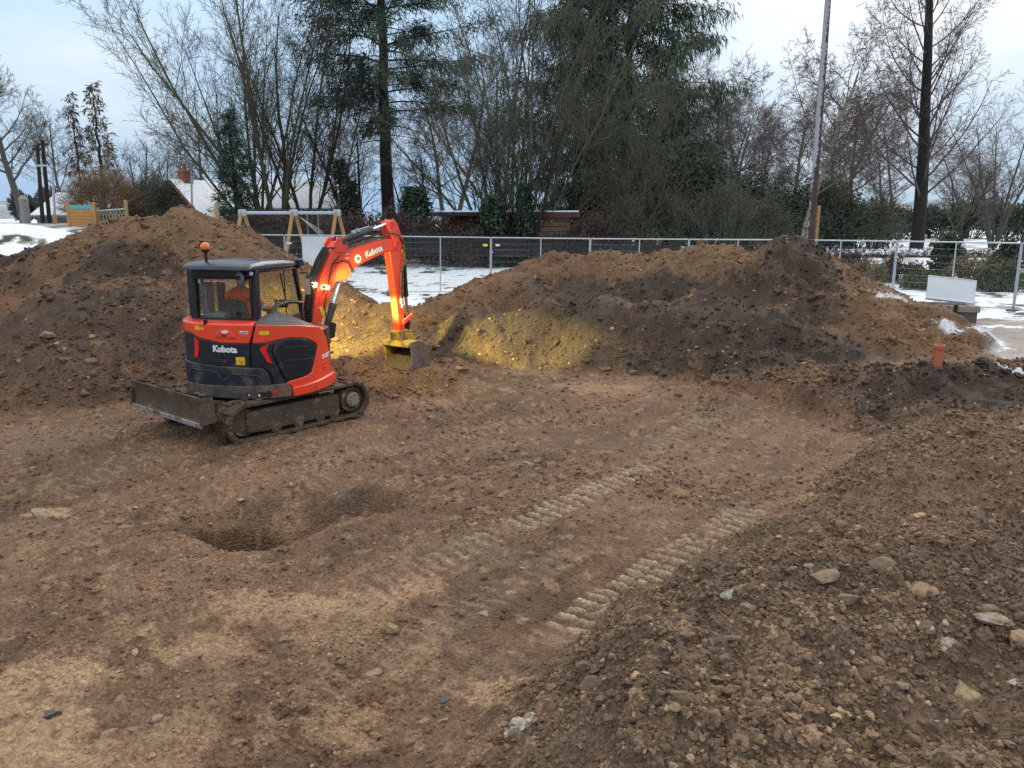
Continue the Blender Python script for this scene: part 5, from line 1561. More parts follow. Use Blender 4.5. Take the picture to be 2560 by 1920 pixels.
# ------------------------------------------------------------------ driver
def skin_body(name, joints, edges, root, mats, assign, subdiv=2):
    me = bpy.data.meshes.new(name)
    me.from_pydata([j[0] for j in joints], edges, [])
    o = bpy.data.objects.new(name, me)
    COL.objects.link(o)
    sk = o.modifiers.new('skin', 'SKIN')
    sk.use_smooth_shade = True
    for i, j in enumerate(joints):
        r = j[1]
        me.skin_vertices[0].data[i].radius = r if isinstance(r, tuple) else (r, r)
        me.skin_vertices[0].data[i].use_root = (i == root)
    sb = o.modifiers.new('sub', 'SUBSURF')
    sb.levels = sb.render_levels = subdiv
    dg = bpy.context.evaluated_depsgraph_get()
    m2 = bpy.data.meshes.new_from_object(o.evaluated_get(dg))
    bpy.data.objects.remove(o)
    for m in mats: m2.materials.append(m)
    mi = [assign(p.center) for p in m2.polygons]
    m2.polygons.foreach_set('material_index', mi)
    m2.shade_smooth()
    return m2
# seated, seen from behind, hands on the two joysticks (coordinates in the machine's frame)
sx0 = -0.26
J = [((sx0, -0.06, 1.50), (0.17, 0.13)), ((sx0, -0.10, 1.68), (0.17, 0.12)), ((sx0, -0.10, 1.86), (0.19, 0.12)), ((sx0, -0.09, 2.00), (0.15, 0.10)), ((sx0, -0.07, 2.09), (0.06, 0.06)),
     ((sx0, -0.04, 2.17), (0.075, 0.085)), ((sx0, -0.03, 2.27), (0.075, 0.09)),
     ((sx0 - 0.21, -0.08, 1.97), 0.075), ((sx0 - 0.29, 0.02, 1.75), 0.06), ((sx0 - 0.33, 0.22, 1.72), 0.045), ((sx0 - 0.36, 0.29, 1.76), 0.036),
     ((sx0 + 0.21, -0.08, 1.97), 0.075), ((sx0 + 0.31, 0.02, 1.75), 0.06), ((sx0 + 0.35, 0.22, 1.72), 0.045), ((sx0 + 0.37, 0.29, 1.76), 0.036),
     ((sx0 - 0.10, 0.18, 1.50), 0.095), ((sx0 - 0.13, 0.42, 1.48), 0.07), ((sx0 - 0.13, 0.50, 1.12), 0.055), ((sx0 - 0.13, 0.62, 1.05), 0.045),
     ((sx0 + 0.10, 0.18, 1.50), 0.095), ((sx0 + 0.13, 0.42, 1.48), 0.07), ((sx0 + 0.13, 0.50, 1.12), 0.055), ((sx0 + 0.13, 0.62, 1.05), 0.045)]
Eg = [(0, 1), (1, 2), (2, 3), (3, 4), (4, 5), (5, 6), (3, 7), (7, 8), (8, 9), (9, 10), (3, 11), (11, 12), (12, 13), (13, 14), (0, 15), (15, 16), (16, 17), (17, 18), (0, 19), (19, 20), (20, 21), (21, 22)]
def who(c):
    if c.z > 2.07 and abs(c.x - sx0) < 0.13: return 1
    if c.y > 0.26 and c.z > 1.65: return 1
    if c.z < 1.56 and (c.y > 0.02 or c.z < 1.48): return 2
    return 0
me = skin_body('person', J, Eg, 0, [M['hivis'], M['skin'], M['trousers']], who)
person = link('person', me)
person.location = exc.location + Vector((0, 0, 0.05))
person.rotation_euler = exc.rotation_euler
tag(person, 'driver in orange hi-vis jacket and dark knitted hat seated inside the cab', 'person')
MB().lathe([(0.098, -0.04), (0.104, 0.0), (0.100, 0.05), (0.08, 0.10), (0.045, 0.128), (0.012, 0.135)], (sx0, -0.035, 2.265), (0, -0.05, 1), 20).build('hat', M['knit'], person, smooth=60)
for s_ in (-1, 1):
    MB().tube([(sx0 + s_ * 0.285, -0.005, 1.80), (sx0 + s_ * 0.305, 0.02, 1.745)], 0.072, 14).build('reflective_band', M['band'], person)
    fg = MB()                                         # fingers closed round the joystick
    hx_, hy_, hz_ = (sx0 + s_ * 0.37, 0.31, 1.80)
    for k in range(4):
        z_ = hz_ + 0.035 - 0.02 * k
        L_ = (0.9, 1.0, 0.95, 0.8)[k]
        fg.tube([(hx_ + s_ * 0.028, hy_ - 0.03, z_), (hx_ + s_ * 0.034, hy_ + 0.02 * L_, z_ - 0.004), (hx_, hy_ + 0.048 * L_, z_ - 0.008), (hx_ - s_ * 0.03 * L_, hy_ + 0.03, z_ - 0.01)], [0.011, 0.0105, 0.009, 0.007], 7)
    fg.tube([(hx_ + s_ * 0.01, hy_ - 0.04, hz_ + 0.03), (hx_ - s_ * 0.025, hy_ - 0.02, hz_ + 0.05), (hx_ - s_ * 0.032, hy_ + 0.015, hz_ + 0.055)], [0.012, 0.011, 0.008], 7)
    fg.build('fingers', M['skin'], person)
for s_ in (-1, 1):
    MB().lathe([(0.012, -0.012), (0.03, 0.0), (0.012, 0.012)], (sx0 + s_ * 0.088, -0.03, 2.20), (1, 0, 0), 10).build('ear', M['skin'], person)
MB().lathe([(0.02, 0), (0.012, 0.02), (0.004, 0.03)], (sx0, 0.055, 2.19), (0, 1, -0.2), 8).build('nose', M['skin'], person)
# ------------------------------------------------------------------ stones one can tell apart
STONES = [  # photo place, length in px, elongation, tilt, colour, label
 (2061, 1494, 78, .55, .4, (.34, .24, .16), 'largest sandy stone on the near bank with a dark gap under it'),
 (2122, 1540, 70, .6, -.5, (.27, .2, .13), 'brown stone just below the largest sandy stone'),
 (2264, 1485, 50, .7, 1.2, (.36, .27, .15), 'upright ochre stone near the top of the near bank'),
 (2313, 1491, 80, .42, -.4, (.38, .26, .13), 'long ochre slab right of the upright ochre stone'),
 (2214, 1550, 34, .55, -.7, (.62, .56, .46), 'cream pebble below the upright ochre stone'),
 (2307, 1594, 44, .5, -1.0, (.58, .50, .36), 'long cream stone in the middle of the near bank'),
 (2362, 1634, 52, .5, .3, (.46, .41, .33), 'pale grey flat stone with shadow under it'),
 (2473, 1574, 78, .32, -.8, (.46, .36, .29), 'long thin pinkish stone at the right of the near bank'),
 (2470, 1542, 60, .55, -.5, (.32, .23, .15), 'brown stone above the long thin pinkish stone'),
 (1821, 1513, 62, .6, 1.1, (.42, .42, .34), 'pale greenish stone on the grey part of the bank'),
 (1850, 1502, 50, .7, .3, (.40, .26, .14), 'orange brown stone touching the pale greenish stone'),
 (1603, 1583, 50, .55, .1, (.20, .115, .065), 'reddish brown stone at the foot of the near bank'),
 (1809, 1467, 62, .8, .2, (.13, .105, .09), 'dark round clod on the grey part of the bank'),
 (2184, 1414, 95, .5, -.5, (.32, .235, .15), 'big sandy slab lying at the back of the near bank'),
 (1406, 1666, 50, .8, .1, (.235, .19, .145), 'rounded grey clod at the left tip of the near bank'),
 (1375, 1768, 62, .85, .3, (.15, .125, .105), 'dark round boulder near the bottom at the bank tip'),
 (1489, 1734, 80, .6, -.3, (.26, .19, .125), 'large brown clod with a deep shadow near the bottom'),
 (1460, 1690, 58, .75, .5, (.21, .165, .12), 'grey brown clod above the large brown clod'),
 (1698, 1642, 48, .7, .4, (.26, .205, .155), 'grey stone on the lower left of the near bank'),
 (1815, 1648, 66, .4, .0, (.22, .185, .15), 'flat grey stone right of the grey stone'),
 (1667, 1758, 32, .35, -.4, (.62, .57, .50), 'small white chip low on the near bank'),
 (2153, 1838, 36, .35, 1.2, (.60, .52, .40), 'cream chip near the bottom right'),
 (2405, 1728, 80, .35, -.9, (.44, .33, .18), 'long ochre stone low on the right of the near bank'),
 (2540, 1728, 44, .5, -.6, (.52, .48, .42), 'pale stone at the right edge low down'),
 (2254, 1752, 40, .7, .5, (.36, .27, .19), 'tan stone left of the long ochre stone'),
 (2020, 1445, 40, .4, .3, (.36, .31, .25), 'thin grey sliver on top of the grey bank'),
 (1280, 1481, 46, .4, -.6, (.45, .33, .19), 'sandy sliver on the floor left of the lower print'),
 (1212, 1538, 52, .4, .8, (.42, .31, .19), 'tan slab on the floor, lower left of the prints'),
 (1307, 1553, 46, .4, .9, (.38, .27, .17), 'tan slab right of the other tan slab'),
 (1307, 1424, 18, .8, 0, (.58, .54, .47), 'white pebble between the two track prints'),
 (1321, 1160, 30, .4, .2, (.52, .42, .33), 'pale L shaped chip on the open floor'),
 (1579, 1190, 32, .5, .0, (.09, .08, .075), 'dark flat clod at the end of the upper print'),
 (1610, 1205, 32, .6, .2, (.20, .12, .075), 'brown clod beside the dark flat clod'),
 (1118, 1743, 46, .7, 1.0, (.13, .13, .13), 'blue grey stone on the floor near the bottom middle'),
 (1061, 1810, 34, .7, .6, (.46, .36, .25), 'pale stone below the blue grey stone'),
 (1107, 1801, 26, .8, .2, (.48, .38, .26), 'pale round pebble right of the pale stone'),
 (933, 1694, 46, .45, .5, (.42, .31, .19), 'knobbly tan stone on the floor left of the bank tip'),
 (678, 1700, 36, .6, .4, (.36, .27, .18), 'tan stone on the near floor below the hole'),
 (724, 1785, 30, .85, .1, (.42, .32, .2), 'round tan pebble on the near floor'),
 (399, 1812, 40, .6, .1, (.44, .34, .2), 'pale flat slab on the near left floor'),
 (130, 1797, 44, .7, .3, (.12, .11, .105), 'dark grey stone in the lower left corner'),
 (271, 1832, 34, .7, .4, (.42, .33, .22), 'pale stone near the lower left corner'),
 (103, 1293, 72, .35, .05, (.48, .36, .24), 'pale flat slab on the floor at the left edge'),
 (81, 1176, 22, .8, .2, (.46, .34, .22), 'pale pebble on the left floor below the blade'),
 (602, 1256, 36, .2, -1.1, (.56, .47, .36), 'pale root end sticking out of the far wall of the hole'),
 (116, 851, 42, .7, .2, (.33, .23, .14), 'pale boulder on the left heap face'),
 (226, 897, 38, .7, .4, (.26, .165, .095), 'brown boulder low on the left heap'),
 (400, 905, 44, .8, .2, (.10, .082, .072), 'dark clod at the heap foot behind the blade'),
 (1475, 612, 34, .7, .3, (.30, .2, .11), 'brown clod on the skyline of the long heap'),
 (1400, 622, 44, .7, .2, (.20, .135, .08), 'big clod on the skyline left of the other skyline clod'),
 (1150, 940, 30, .7, .2, (.36, .26, .15), 'pale stone on the lit floor right of the bucket'),
]
STP = [gp(q[0], q[1]) for q in STONES]
STZ = full_terrain(np.array([p.x for p in STP]), np.array([p.y for p in STP]))[0]
for i, (px, py, lpx, fl, tilt, c, lab) in enumerate(STONES):
    p_ = STP[i]
    c = tuple(k * .82 for k in c)
    p_.z = float(STZ[i])
    dist = (p_ - cam.location).length
    r_ = lpx / FPX * dist * 0.5
    me_ = rock_mesh('stone', 500 + i, 3, 0.9, 0.12, 9, .34)
    bm = bmesh.new()
    bm.from_mesh(me_)
    rg = random.Random(900 + i)
    for v in bm.verts:
        v.co += v.co.normalized() * rg.uniform(-.02, .02)
    bm.to_mesh(me_)
    bm.free()
    me_.materials.append(mat('stone_colour', c, tuple(k * .68 for k in c), rough=.85, scale=2.2, bump=.4, bscale=5, dirt=(.16, .11, .075), dirt_amt=.42, dirt_scale=1.4))
    o = link('stone' if 'clod' not in lab else 'clod', me_)
    o.location = (p_.x, p_.y, p_.z + r_ * fl * .08)
    o.scale = (r_, r_ * (.55 + .3 * rg.random()), r_ * fl)
    o.rotation_euler = (rg.uniform(-.25, .25), rg.uniform(-.3, .3), tilt)
    tag(o, lab, 'clod' if 'clod' in lab else 'stone', 'single stones and clods')
# ------------------------------------------------------------------ trees: generators
def seg_mesh(name, segs, mats, n=4, tip_n=3, tip_r=0.016):
    """tapered limbs from (p0, p1, r0, r1) rows; thin twigs get three sides"""
    A = np.array(segs, np.float64)
    tips = A[A[:, 7] <= 0.0031]                         # the last length of a twig runs out to a point
    A = A[A[:, 7] > 0.0031]
    V, Q = [], []
    k0 = 0
    for sel, nn in ((A[:, 6] > tip_r, n), (A[:, 6] <= tip_r, tip_n)):
        B = A[sel]
        if not len(B): continue
        p0, p1, r0, r1 = B[:, 0:3], B[:, 3:6], B[:, 6], B[:, 7]
        d = p1 - p0
        d /= np.maximum(np.linalg.norm(d, axis=1, keepdims=True), 1e-9)
        ref = np.where(np.abs(d[:, 2:3]) < 0.9, np.array([[0, 0, 1.0]]), np.array([[1.0, 0, 0]]))
        a = np.cross(d, ref)
        a /= np.linalg.norm(a, axis=1, keepdims=True)
        b = np.cross(d, a)
        t = np.arange(nn) * 2 * math.pi / nn
        ring = a[:, None, :] * np.cos(t)[None, :, None] + b[:, None, :] * np.sin(t)[None, :, None]
        v = np.concatenate([p0[:, None, :] + ring * r0[:, None, None], p1[:, None, :] + ring * r1[:, None, None]], 1).reshape(-1, 3)
        base = k0 + np.arange(len(B))[:, None] * (2 * nn)
        i = np.arange(nn)
        j = (i + 1) % nn
        q = np.stack([base + i, base + j, base + nn + j, base + nn + i], -1).reshape(-1, 4)
        V.append(v); Q.append(q)
        k0 += len(v)
    T_ = None
    if len(tips):
        p0, p1, r0 = tips[:, 0:3], tips[:, 3:6], tips[:, 6]
        d = p1 - p0
        d /= np.maximum(np.linalg.norm(d, axis=1, keepdims=True), 1e-9)
        ref = np.where(np.abs(d[:, 2:3]) < 0.9, np.array([[0, 0, 1.0]]), np.array([[1.0, 0, 0]]))
        a = np.cross(d, ref)
        a /= np.linalg.norm(a, axis=1, keepdims=True)
        b = np.cross(d, a)
        t = np.arange(3) * 2 * math.pi / 3
        ring = a[:, None, :] * np.cos(t)[None, :, None] + b[:, None, :] * np.sin(t)[None, :, None]
        v = np.concatenate([p0[:, None, :] + ring * r0[:, None, None], p1[:, None, :]], 1).reshape(-1, 3)
        base = k0 + np.arange(len(tips))[:, None] * 4
        i = np.arange(3)
        T_ = np.stack([base + i, base + (i + 1) % 3, base + 3 + 0 * i], -1).reshape(-1, 3)
        V.append(v)
    return np_mesh(name, np.concatenate(V), np.concatenate(Q) if Q else None, T_, mats=mats)
def leaf_mesh(name, pos, dirs, length, width, mats, seed=0, droop=0.0):
    """small diamond shaped sprays: pos (n,3), dirs (n,3)"""
    g = np.random.default_rng(seed)
    n = len(pos)
    d = dirs / np.maximum(np.linalg.norm(dirs, axis=1, keepdims=True), 1e-9)
    rv = g.normal(size=(n, 3))
    s = np.cross(d, rv)
    s /= np.maximum(np.linalg.norm(s, axis=1, keepdims=True), 1e-9)
    up = np.cross(s, d)
    L_ = (length * (0.6 + 0.8 * g.random(n)))[:, None]
    W_ = (width * (0.6 + 0.8 * g.random(n)))[:, None]
    tip = pos + d * L_ + np.array([[0, 0, -1.0]]) * L_ * droop
    mid = pos + d * L_ * 0.5
    V = np.stack([pos, mid + s * W_ * 0.5 + up * W_ * 0.12, tip, mid - s * W_ * 0.5 + up * W_ * 0.12], 1).reshape(-1, 3)
    Q = np.arange(n * 4).reshape(-1, 4)
    return np_mesh(name, V, Q, mats=mats, smooth=False)
def rot_about(d, ang, az, rg):
    a = d.orthogonal().normalized()
    b = d.cross(a)
    return (d * math.cos(ang) + (a * math.cos(az) + b * math.sin(az)) * math.sin(ang)).normalized()
def limb(out, p, d, Ln, r, lev, cfg, rg, az0=None):
    """one limb and, recursively, what grows from it"""
    c = cfg[lev]
    n = c['seg']
    rend = r * c.get('taper', 0.25)
    pts = [(p.copy(), r, d.copy())]
    for i in range(n):
        d = (d + Vector((rg.gauss(0, 1), rg.gauss(0, 1), rg.gauss(0, 1))) * c['wig'] + Vector((0, 0, 1)) * c['up']).normalized()
        q = p + d * (Ln / n)
        r2 = r + (rend - r) * (i + 1) / n
        r1 = r + (rend - r) * i / n
        out[lev].append((*p, *q, r1, 0.003 if (lev + 1 == len(cfg) and i + 1 == n) else max(r2, 0.0035)))
        p = q
        pts.append((p.copy(), r2, d.copy()))
    if lev + 1 < len(cfg):
        k = cfg[lev + 1]
        cnt = int(round(k['num'] * rg.uniform(0.8, 1.2) * (k.get('by_len', 0) and Ln / k['by_len'] or 1)))
        az = rg.uniform(0, 6.28)
        for i in range(max(cnt, 1)):
            t = c['t0'] + (1 - c['t0']) * ((i + rg.random()) / max(cnt, 1))
            f = t * n
            a = min(int(f), n - 1)
            f -= a
            pp = pts[a][0].lerp(pts[a + 1][0], f)
            rr = pts[a][1] + (pts[a + 1][1] - pts[a][1]) * f
            az += 2.4 + rg.uniform(-0.6, 0.6)
            dd = rot_about(pts[a][2], R(k['ang'] * rg.uniform(0.7, 1.3)), az, rg)
            ll = Ln * k['len'] * rg.uniform(0.7, 1.2) * (1 - k.get('sh', 0.5) * t)
            limb(out, pp, dd, ll, max(rr * k['r'], 0.0095), lev + 1, cfg, rg)
def bare_tree(loc, H, r, cfg, seed, bark, label, group=None, stems=1, spread=0.0, lean=(0, 0), twig=None, name='bare_tree', tip_n=3, cat='tree', split=2):
    rg = random.Random(seed)
    root = empty(name, loc, 0, label, cat, group)
    out = [[] for _ in cfg]
    for k in range(stems):
        az = 2.4 * k + rg.uniform(-0.5, 0.5)
        sp = R(spread) * (0.25 + 0.75 * math.sqrt((k + 0.5) / stems)) if stems > 1 else R(spread) * 0
        d = Vector((math.sin(sp) * math.cos(az) + lean[0], math.sin(sp) * math.sin(az) * 0.6 + lean[1], math.cos(sp))).normalized()
        off = Vector((math.cos(az), math.sin(az), 0)) * (r * 1.1 if stems > 1 else 0)
        limb(out, off + Vector((0, 0, -0.2)), d, H * rg.uniform(0.82, 1.05) if stems > 1 else H, r * rg.uniform(0.7, 1.05) if stems > 1 else r, 0, cfg, rg)
    trunk = out[0] + (out[1] if split > 2 else [])
    rest = [s for lv in out[1:] for s in lv]
    link('trunk', seg_mesh('trunk', trunk, [bark], 8, 6, 0.03), None, root)
    link('crown', seg_mesh('crown', rest, [twig or bark], 5, tip_n, 0.03), None, root)
    return root
def C(seg, num, ang, len_, r, wig, up, t0=0.3, sh=0.5, taper=0.25, by_len=0):
    return dict(seg=seg, num=num, ang=ang, len=len_, r=r, wig=wig, up=up, t0=t0, sh=sh, taper=taper, by_len=by_len)
ROUND = [C(10, 1, 0, 1, 1, .05, .02, .30, taper=.22), C(8, 17, 54, .58, .42, .10, .07, .15, .45), C(5, 10, 44, .50, .5, .14, .05, .15), C(3, 7, 42, .5, .5, .18, .05, .1), C(1, 7, 40, .65, .7, .2, .04, .1)]
FAN = [C(9, 1, 0, 1, 1, .05, .015, .14, taper=.15), C(7, 14, 32, .42, .42, .10, .06, .15, .5), C(4, 8, 38, .5, .5, .14, .05, .1), C(2, 8, 38, .58, .6, .18, .04, .1)]
POPLAR = [C(14, 1, 0, 1, 1, .02, .02, .14, taper=.22), C(8, 60, 58, .30, .20, .07, .13, .2, .45), C(4, 10, 42, .42, .5, .12, .07, .1), C(2, 6, 40, .5, .5, .16, .05, .1), C(1, 5, 38, .65, .7, .15, .04, .1)]
BIRCH = [C(10, 1, 0, 1, 1, .10, .05, .35, taper=.3), C(8, 15, 50, .55, .42, .16, .08, .15, .4), C(5, 10, 45, .5, .5, .18, .0, .1), C(3, 7, 42, .5, .5, .2, -.08, .1), C(1, 6, 40, .75, .7, .2, -.12, .1)]
SHRUB = [C(6, 1, 0, 1, 1, .08, .03, .1, taper=.2), C(4, 11, 34, .55, .5, .13, .05, .1, .4), C(3, 8, 36, .55, .55, .16, .04, .1), C(1, 7, 36, .65, .7, .18, .03, .1)]

def foliage_limb(Pp, Dd, p, d, Ln, count, rg, spread, droop):
    for _ in range(count):
        t = rg.random() ** 0.8
        Pp.append(p + d * (Ln * t) + Vector((rg.gauss(0, 1), rg.gauss(0, 1), rg.gauss(0, .7))) * spread)
        Dd.append(d * 0.6 + Vector((rg.gauss(0, .6), rg.gauss(0, .6), rg.gauss(0, .4) - droop)))
def conifer(loc, H, r, seed, label, needle, bark, h0=0.25, maxr=4.0, nb=90, sub=10, leaf=9, L_=0.34, W_=0.10, droop=0.35, rise=0.1, spread=0.10, shape='fir', group=None, name='conifer_tree', lean=(0, 0), bare=0):
    rg = random.Random(seed)
    root = empty(name, loc, 0, label, 'tree', group)
    tr, br = [], []
    Pp, Dd = [], []
    n = 14
    top = Vector((lean[0] * H, lean[1] * H, H))
    ax = [Vector((top.x * i / n + rg.gauss(0, .03), top.y * i / n, H * i / n - (0.2 if i == 0 else 0))) for i in range(n + 1)]
    for i in range(n):
        tr.append((*ax[i], *ax[i + 1], r * (1 - .92 * i / n), r * (1 - .92 * (i + 1) / n)))
    az = 0
    for k in range(nb):
        t = h0 + (1 - h0) * (k + rg.random()) / nb
        f = t * n
        a = min(int(f), n - 1)
        p = ax[a].lerp(ax[a + 1], f - a)
        u = (t - h0) / (1 - h0)
        if shape == 'fir': R_ = maxr * (1 - u) ** 0.75 * (0.55 + 0.45 * min(1, u * 5))
        elif shape == 'broad': R_ = maxr * (1 - u ** 2.2) ** 0.6 * (0.6 + 0.4 * min(1, u * 4))
        else: R_ = maxr * (1 - u) ** 0.9
        R_ *= rg.uniform(0.55, 1.12)
        if R_ < 0.15: R_ = 0.15
        az += 2.4 + rg.uniform(-.5, .5)
        d = Vector((math.cos(az), math.sin(az), rise + rg.uniform(-.15, .15) + 0.5 * u)).normalized()
        m = 5
        q0 = p
        rb = max(0.012, 0.045 * R_ / maxr * r / 0.3)
        path = [q0]
        for j in range(m):
            d = (d + Vector((0, 0, -droop * 0.16 + (0.14 if j > 2 else 0))) + Vector((rg.gauss(0, .06), rg.gauss(0, .06), rg.gauss(0, .05)))).normalized()
            q1 = q0 + d * (R_ / m)
            br.append((*q0, *q1, rb * (1 - j / m), rb * (1 - (j + 1) / m) + .004))
            q0 = q1
            path.append(q0)
        if u < bare and rg.random() < 0.8:
            continue
        ns = max(3, int(sub * R_ / maxr + 2))
        for s_ in range(ns):
            f = 0.25 + 0.75 * (s_ + rg.random()) / ns
            g = f * m
            a2 = min(int(g), m - 1)
            pp = path[a2].lerp(path[a2 + 1], g - a2)
            bd = (path[a2 + 1] - path[a2]).normalized()
            sd = rot_about(bd, R(rg.uniform(25, 65)), rg.choice((0, math.pi)) + rg.gauss(0, .6), rg)
            sd = (sd + Vector((0, 0, -droop * rg.uniform(.2, 1.2)))).normalized()
            sl = (0.25 + 0.22 * R_) * (1.1 - 0.6 * f) * rg.uniform(.6, 1.2)
            br.append((*pp, *(pp + sd * sl), 0.012, 0.004))
            foliage_limb(Pp, Dd, pp, sd, sl, leaf, rg, spread, droop)
    link('trunk', seg_mesh('trunk', tr, [bark], 9, 5, 0.01), None, root)
    link('branches', seg_mesh('branches', br, [bark], 4, 3, 0.02), None, root)
    link('crown', leaf_mesh('crown', np.array([tuple(v) for v in Pp]), np.array([tuple(v) for v in Dd]), L_, W_, [needle], seed, droop * .3), None, root)
    return root
def bush(loc, size, seed, label, leafm, twigm, nleaf=2600, nst=26, L_=0.16, W_=0.10, cat='bush', name='bush', group=None, clump=9, top_pow=1.0, twigs=3):
    """leafy or twiggy mound: clumps of leaves on stems inside an uneven dome"""
    rg = random.Random(seed)
    g = np.random.default_rng(seed)
    root = empty(name, loc, 0, label, cat, group)
    rx, ry, h = size
    segs = []
    ends = []
    for k in range(nst):
        az = rg.uniform(0, 6.28)
        rad = math.sqrt(rg.random())
        e = Vector((math.cos(az) * rx * rad, math.sin(az) * ry * rad, h * (1 - rad ** 2.2) ** 0.5 * rg.uniform(.72, 1.08)))
        b = Vector((e.x * 0.25, e.y * 0.25, -0.15))
        mid = b.lerp(e, .5) + Vector((rg.gauss(0, .08), rg.gauss(0, .08), .1 * h))
        segs.append((*b, *mid, .03, .018)); segs.append((*mid, *e, .018, .006))
        ends += [e, mid.lerp(e, .5), mid]
        for j in range(twigs * 3):
            s0 = mid.lerp(e, rg.random())
            dv = ((e - b).normalized() + Vector((rg.gauss(0, .7), rg.gauss(0, .7), rg.gauss(0, .5)))).normalized()
            ln = rg.uniform(.15, .4) * (rx + h) * 0.5
            e2 = s0 + dv * ln
            if e2.z < 0: continue
            segs.append((*s0, *e2, .010, .004))
            ends.append(s0.lerp(e2, .8))
            for _ in range(twigs):
                s1 = s0.lerp(e2, rg.random())
                e3 = s1 + (dv + Vector((rg.gauss(0, .6), rg.gauss(0, .6), rg.gauss(0, .5)))).normalized() * ln * .5
                segs.append((*s1, *e3, .007, .003))
    link('stems', seg_mesh('stems', segs, [twigm], 5, 3, 0.02), None, root)
    if leafm is not None and nleaf:
        E_ = np.array([tuple(v) for v in ends])
        c = E_[g.integers(0, len(E_), nleaf)]
        pos = c + g.normal(size=(nleaf, 3)) * np.array([rx, ry, h]) * 0.10
        pos[:, 2] = np.abs(pos[:, 2])
        dr = g.normal(size=(nleaf, 3)) + np.array([0, 0, -.1])
        link('leaves', leaf_mesh('leaves', pos, dr, L_, W_, [leafm], seed), None, root)
    return root
def ivy_on(root, path, rad, n, seed, L_=0.17, W_=0.13):
    """ivy leaves clothing a trunk given as local points with radii"""
    g = np.random.default_rng(seed)
    P_, D_ = [], []
    pts = [np.array(p, float) for p in path]
    for _ in range(n):
        f = g.random() * (len(pts) - 1)
        a = int(f)
        c = pts[a] + (pts[a + 1] - pts[a]) * (f - a)
        r_ = rad[a] + (rad[a + 1] - rad[a]) * (f - a)
        az = g.random() * 6.28
        o = np.array([math.cos(az), math.sin(az), 0]) * r_ * (0.45 + 0.6 * g.random())
        P_.append(c + o + g.normal(size=3) * 0.05)
        D_.append(o / max(r_, .01) * .6 + np.array([0, 0, -.7]) + g.normal(size=3) * .4)
    link('ivy', leaf_mesh('ivy', np.array(P_), np.array(D_), L_, W_, [M['ivy']], seed), None, root)
def base_at(px, y):
    x = at_y(px, 560, y).x
    return Vector((x, y, ground_z(x, y)))
def height_to(px, py, y):
    p = at_y(px, py, y)
    return p.z - ground_z(p.x, y)

# ------------------------------------------------------------------ far land
def hill(px0, px1, py_top, y, seed, name='hill'):
    g = np.random.default_rng(seed)
    n = 60
    xs = np.linspace(at_y(px0, 500, y).x, at_y(px1, 500, y).x, n)
    t = np.linspace(0, 1, n)
    ztop = at_y(1280, py_top, y).z
    prof = np.sin(np.pi * t) ** 0.6 * (0.75 + 0.25 * vnoise(t * 5, t * 0 + seed, seed)) * (ztop + 6)
    V, Q = [], []
    for k, (dy, f) in enumerate(((-260, 0.0), (-160, .35), (-70, .8), (0, 1.0), (120, .75), (300, 0.0))):
        V.append(np.stack([xs, np.full(n, y + dy), prof * f - 6 * (f < .1) + 4 * vnoise(t * 14, t * 0 + k, seed + 3) * f], -1))
    V = np.concatenate(V)
    for k in range(5):
        i = np.arange(n - 1) + k * n
        Q.append(np.stack([i, i + 1, i + n + 1, i + n], -1))
    tag(link(name, np_mesh(name, V, np.concatenate(Q), mats=[M['hill']])), kind='structure')
hill(1950, 3000, 505, 1500, 4)
hill(2120, 2420, 478, 2400, 9)
hill(-800, 700, 492, 1300, 6)
def far_wood(px0, px1, py0, py1, y, seed, n, name='far_wood'):
    """distant wood that reads as one mass"""
    g = np.random.default_rng(seed)
    x0, x1 = at_y(px0, 500, y).x, at_y(px1, 500, y).x
    P_, D_ = [], []
    zt = at_y(1280, py0, y).z
    nt = int((x1 - x0) / 3.2)
    for k in range(nt):
        cx = x0 + (x1 - x0) * (k + g.random()) / nt
        cyy = y + g.random() * 12
        gz = ground_z(cx, cyy)
        h = (zt - gz) * (0.6 + 0.5 * g.random())
        w = h * (0.28 + 0.2 * g.random())
        m = n // nt
        q = g.normal(size=(m, 3))
        q /= np.linalg.norm(q, axis=1, keepdims=True)
        q *= g.random((m, 1)) ** 0.4
        P_.append(np.stack([cx + q[:, 0] * w, cyy + q[:, 1] * w, gz + h * 0.5 + q[:, 2] * h * 0.5], -1))
        D_.append(q + np.array([0, 0, .8]) + g.normal(size=(m, 3)) * .4)
    o = link(name, leaf_mesh(name, np.concatenate(P_), np.concatenate(D_), 0.9, 0.35, [M['farwood']], seed))
    tag(o, 'distant dark woodland edge beyond the snowy field', 'woodland', kind='stuff')
    return o
far_wood(-150, 560, 462, 545, 130, 3, 9000)
far_wood(1900, 2800, 520, 580, 150, 7, 9000)

# ------------------------------------------------------------------ trees of the place
bare_tree(base_at(62, 58), height_to(60, 215, 58), 0.30, ROUND, 11, M['bark'], 'round bare tree with forked trunk at the far left edge', 'bare winter trees')
bare_tree(base_at(345, 62), height_to(345, 345, 62), 0.14, SHRUB, 12, M['bark'], 'small bare thicket tree right of the ragged olive conifer', 'bare winter trees', stems=5, spread=24)
bare_tree(base_at(425, 60), height_to(425, 370, 60), 0.12, SHRUB, 13, M['bark'], 'low bare tree just left of the house chimney', 'bare winter trees', stems=4, spread=22)
bare_tree(base_at(165, 66), height_to(165, 300, 66), 0.16, ROUND, 14, M['bark'], 'thin bare tree behind the two telegraph poles', 'bare winter trees')
conifer(base_at(268, 52), height_to(268, 208, 52), 0.17, 15, 'ragged olive brown conifer with thin drooping sprays, left of the house', M['larch'], M['bark_dark'], h0=.12, maxr=1.9, nb=58, sub=7, leaf=7, L_=.30, W_=.07, droop=.5, rise=.35, spread=.09)
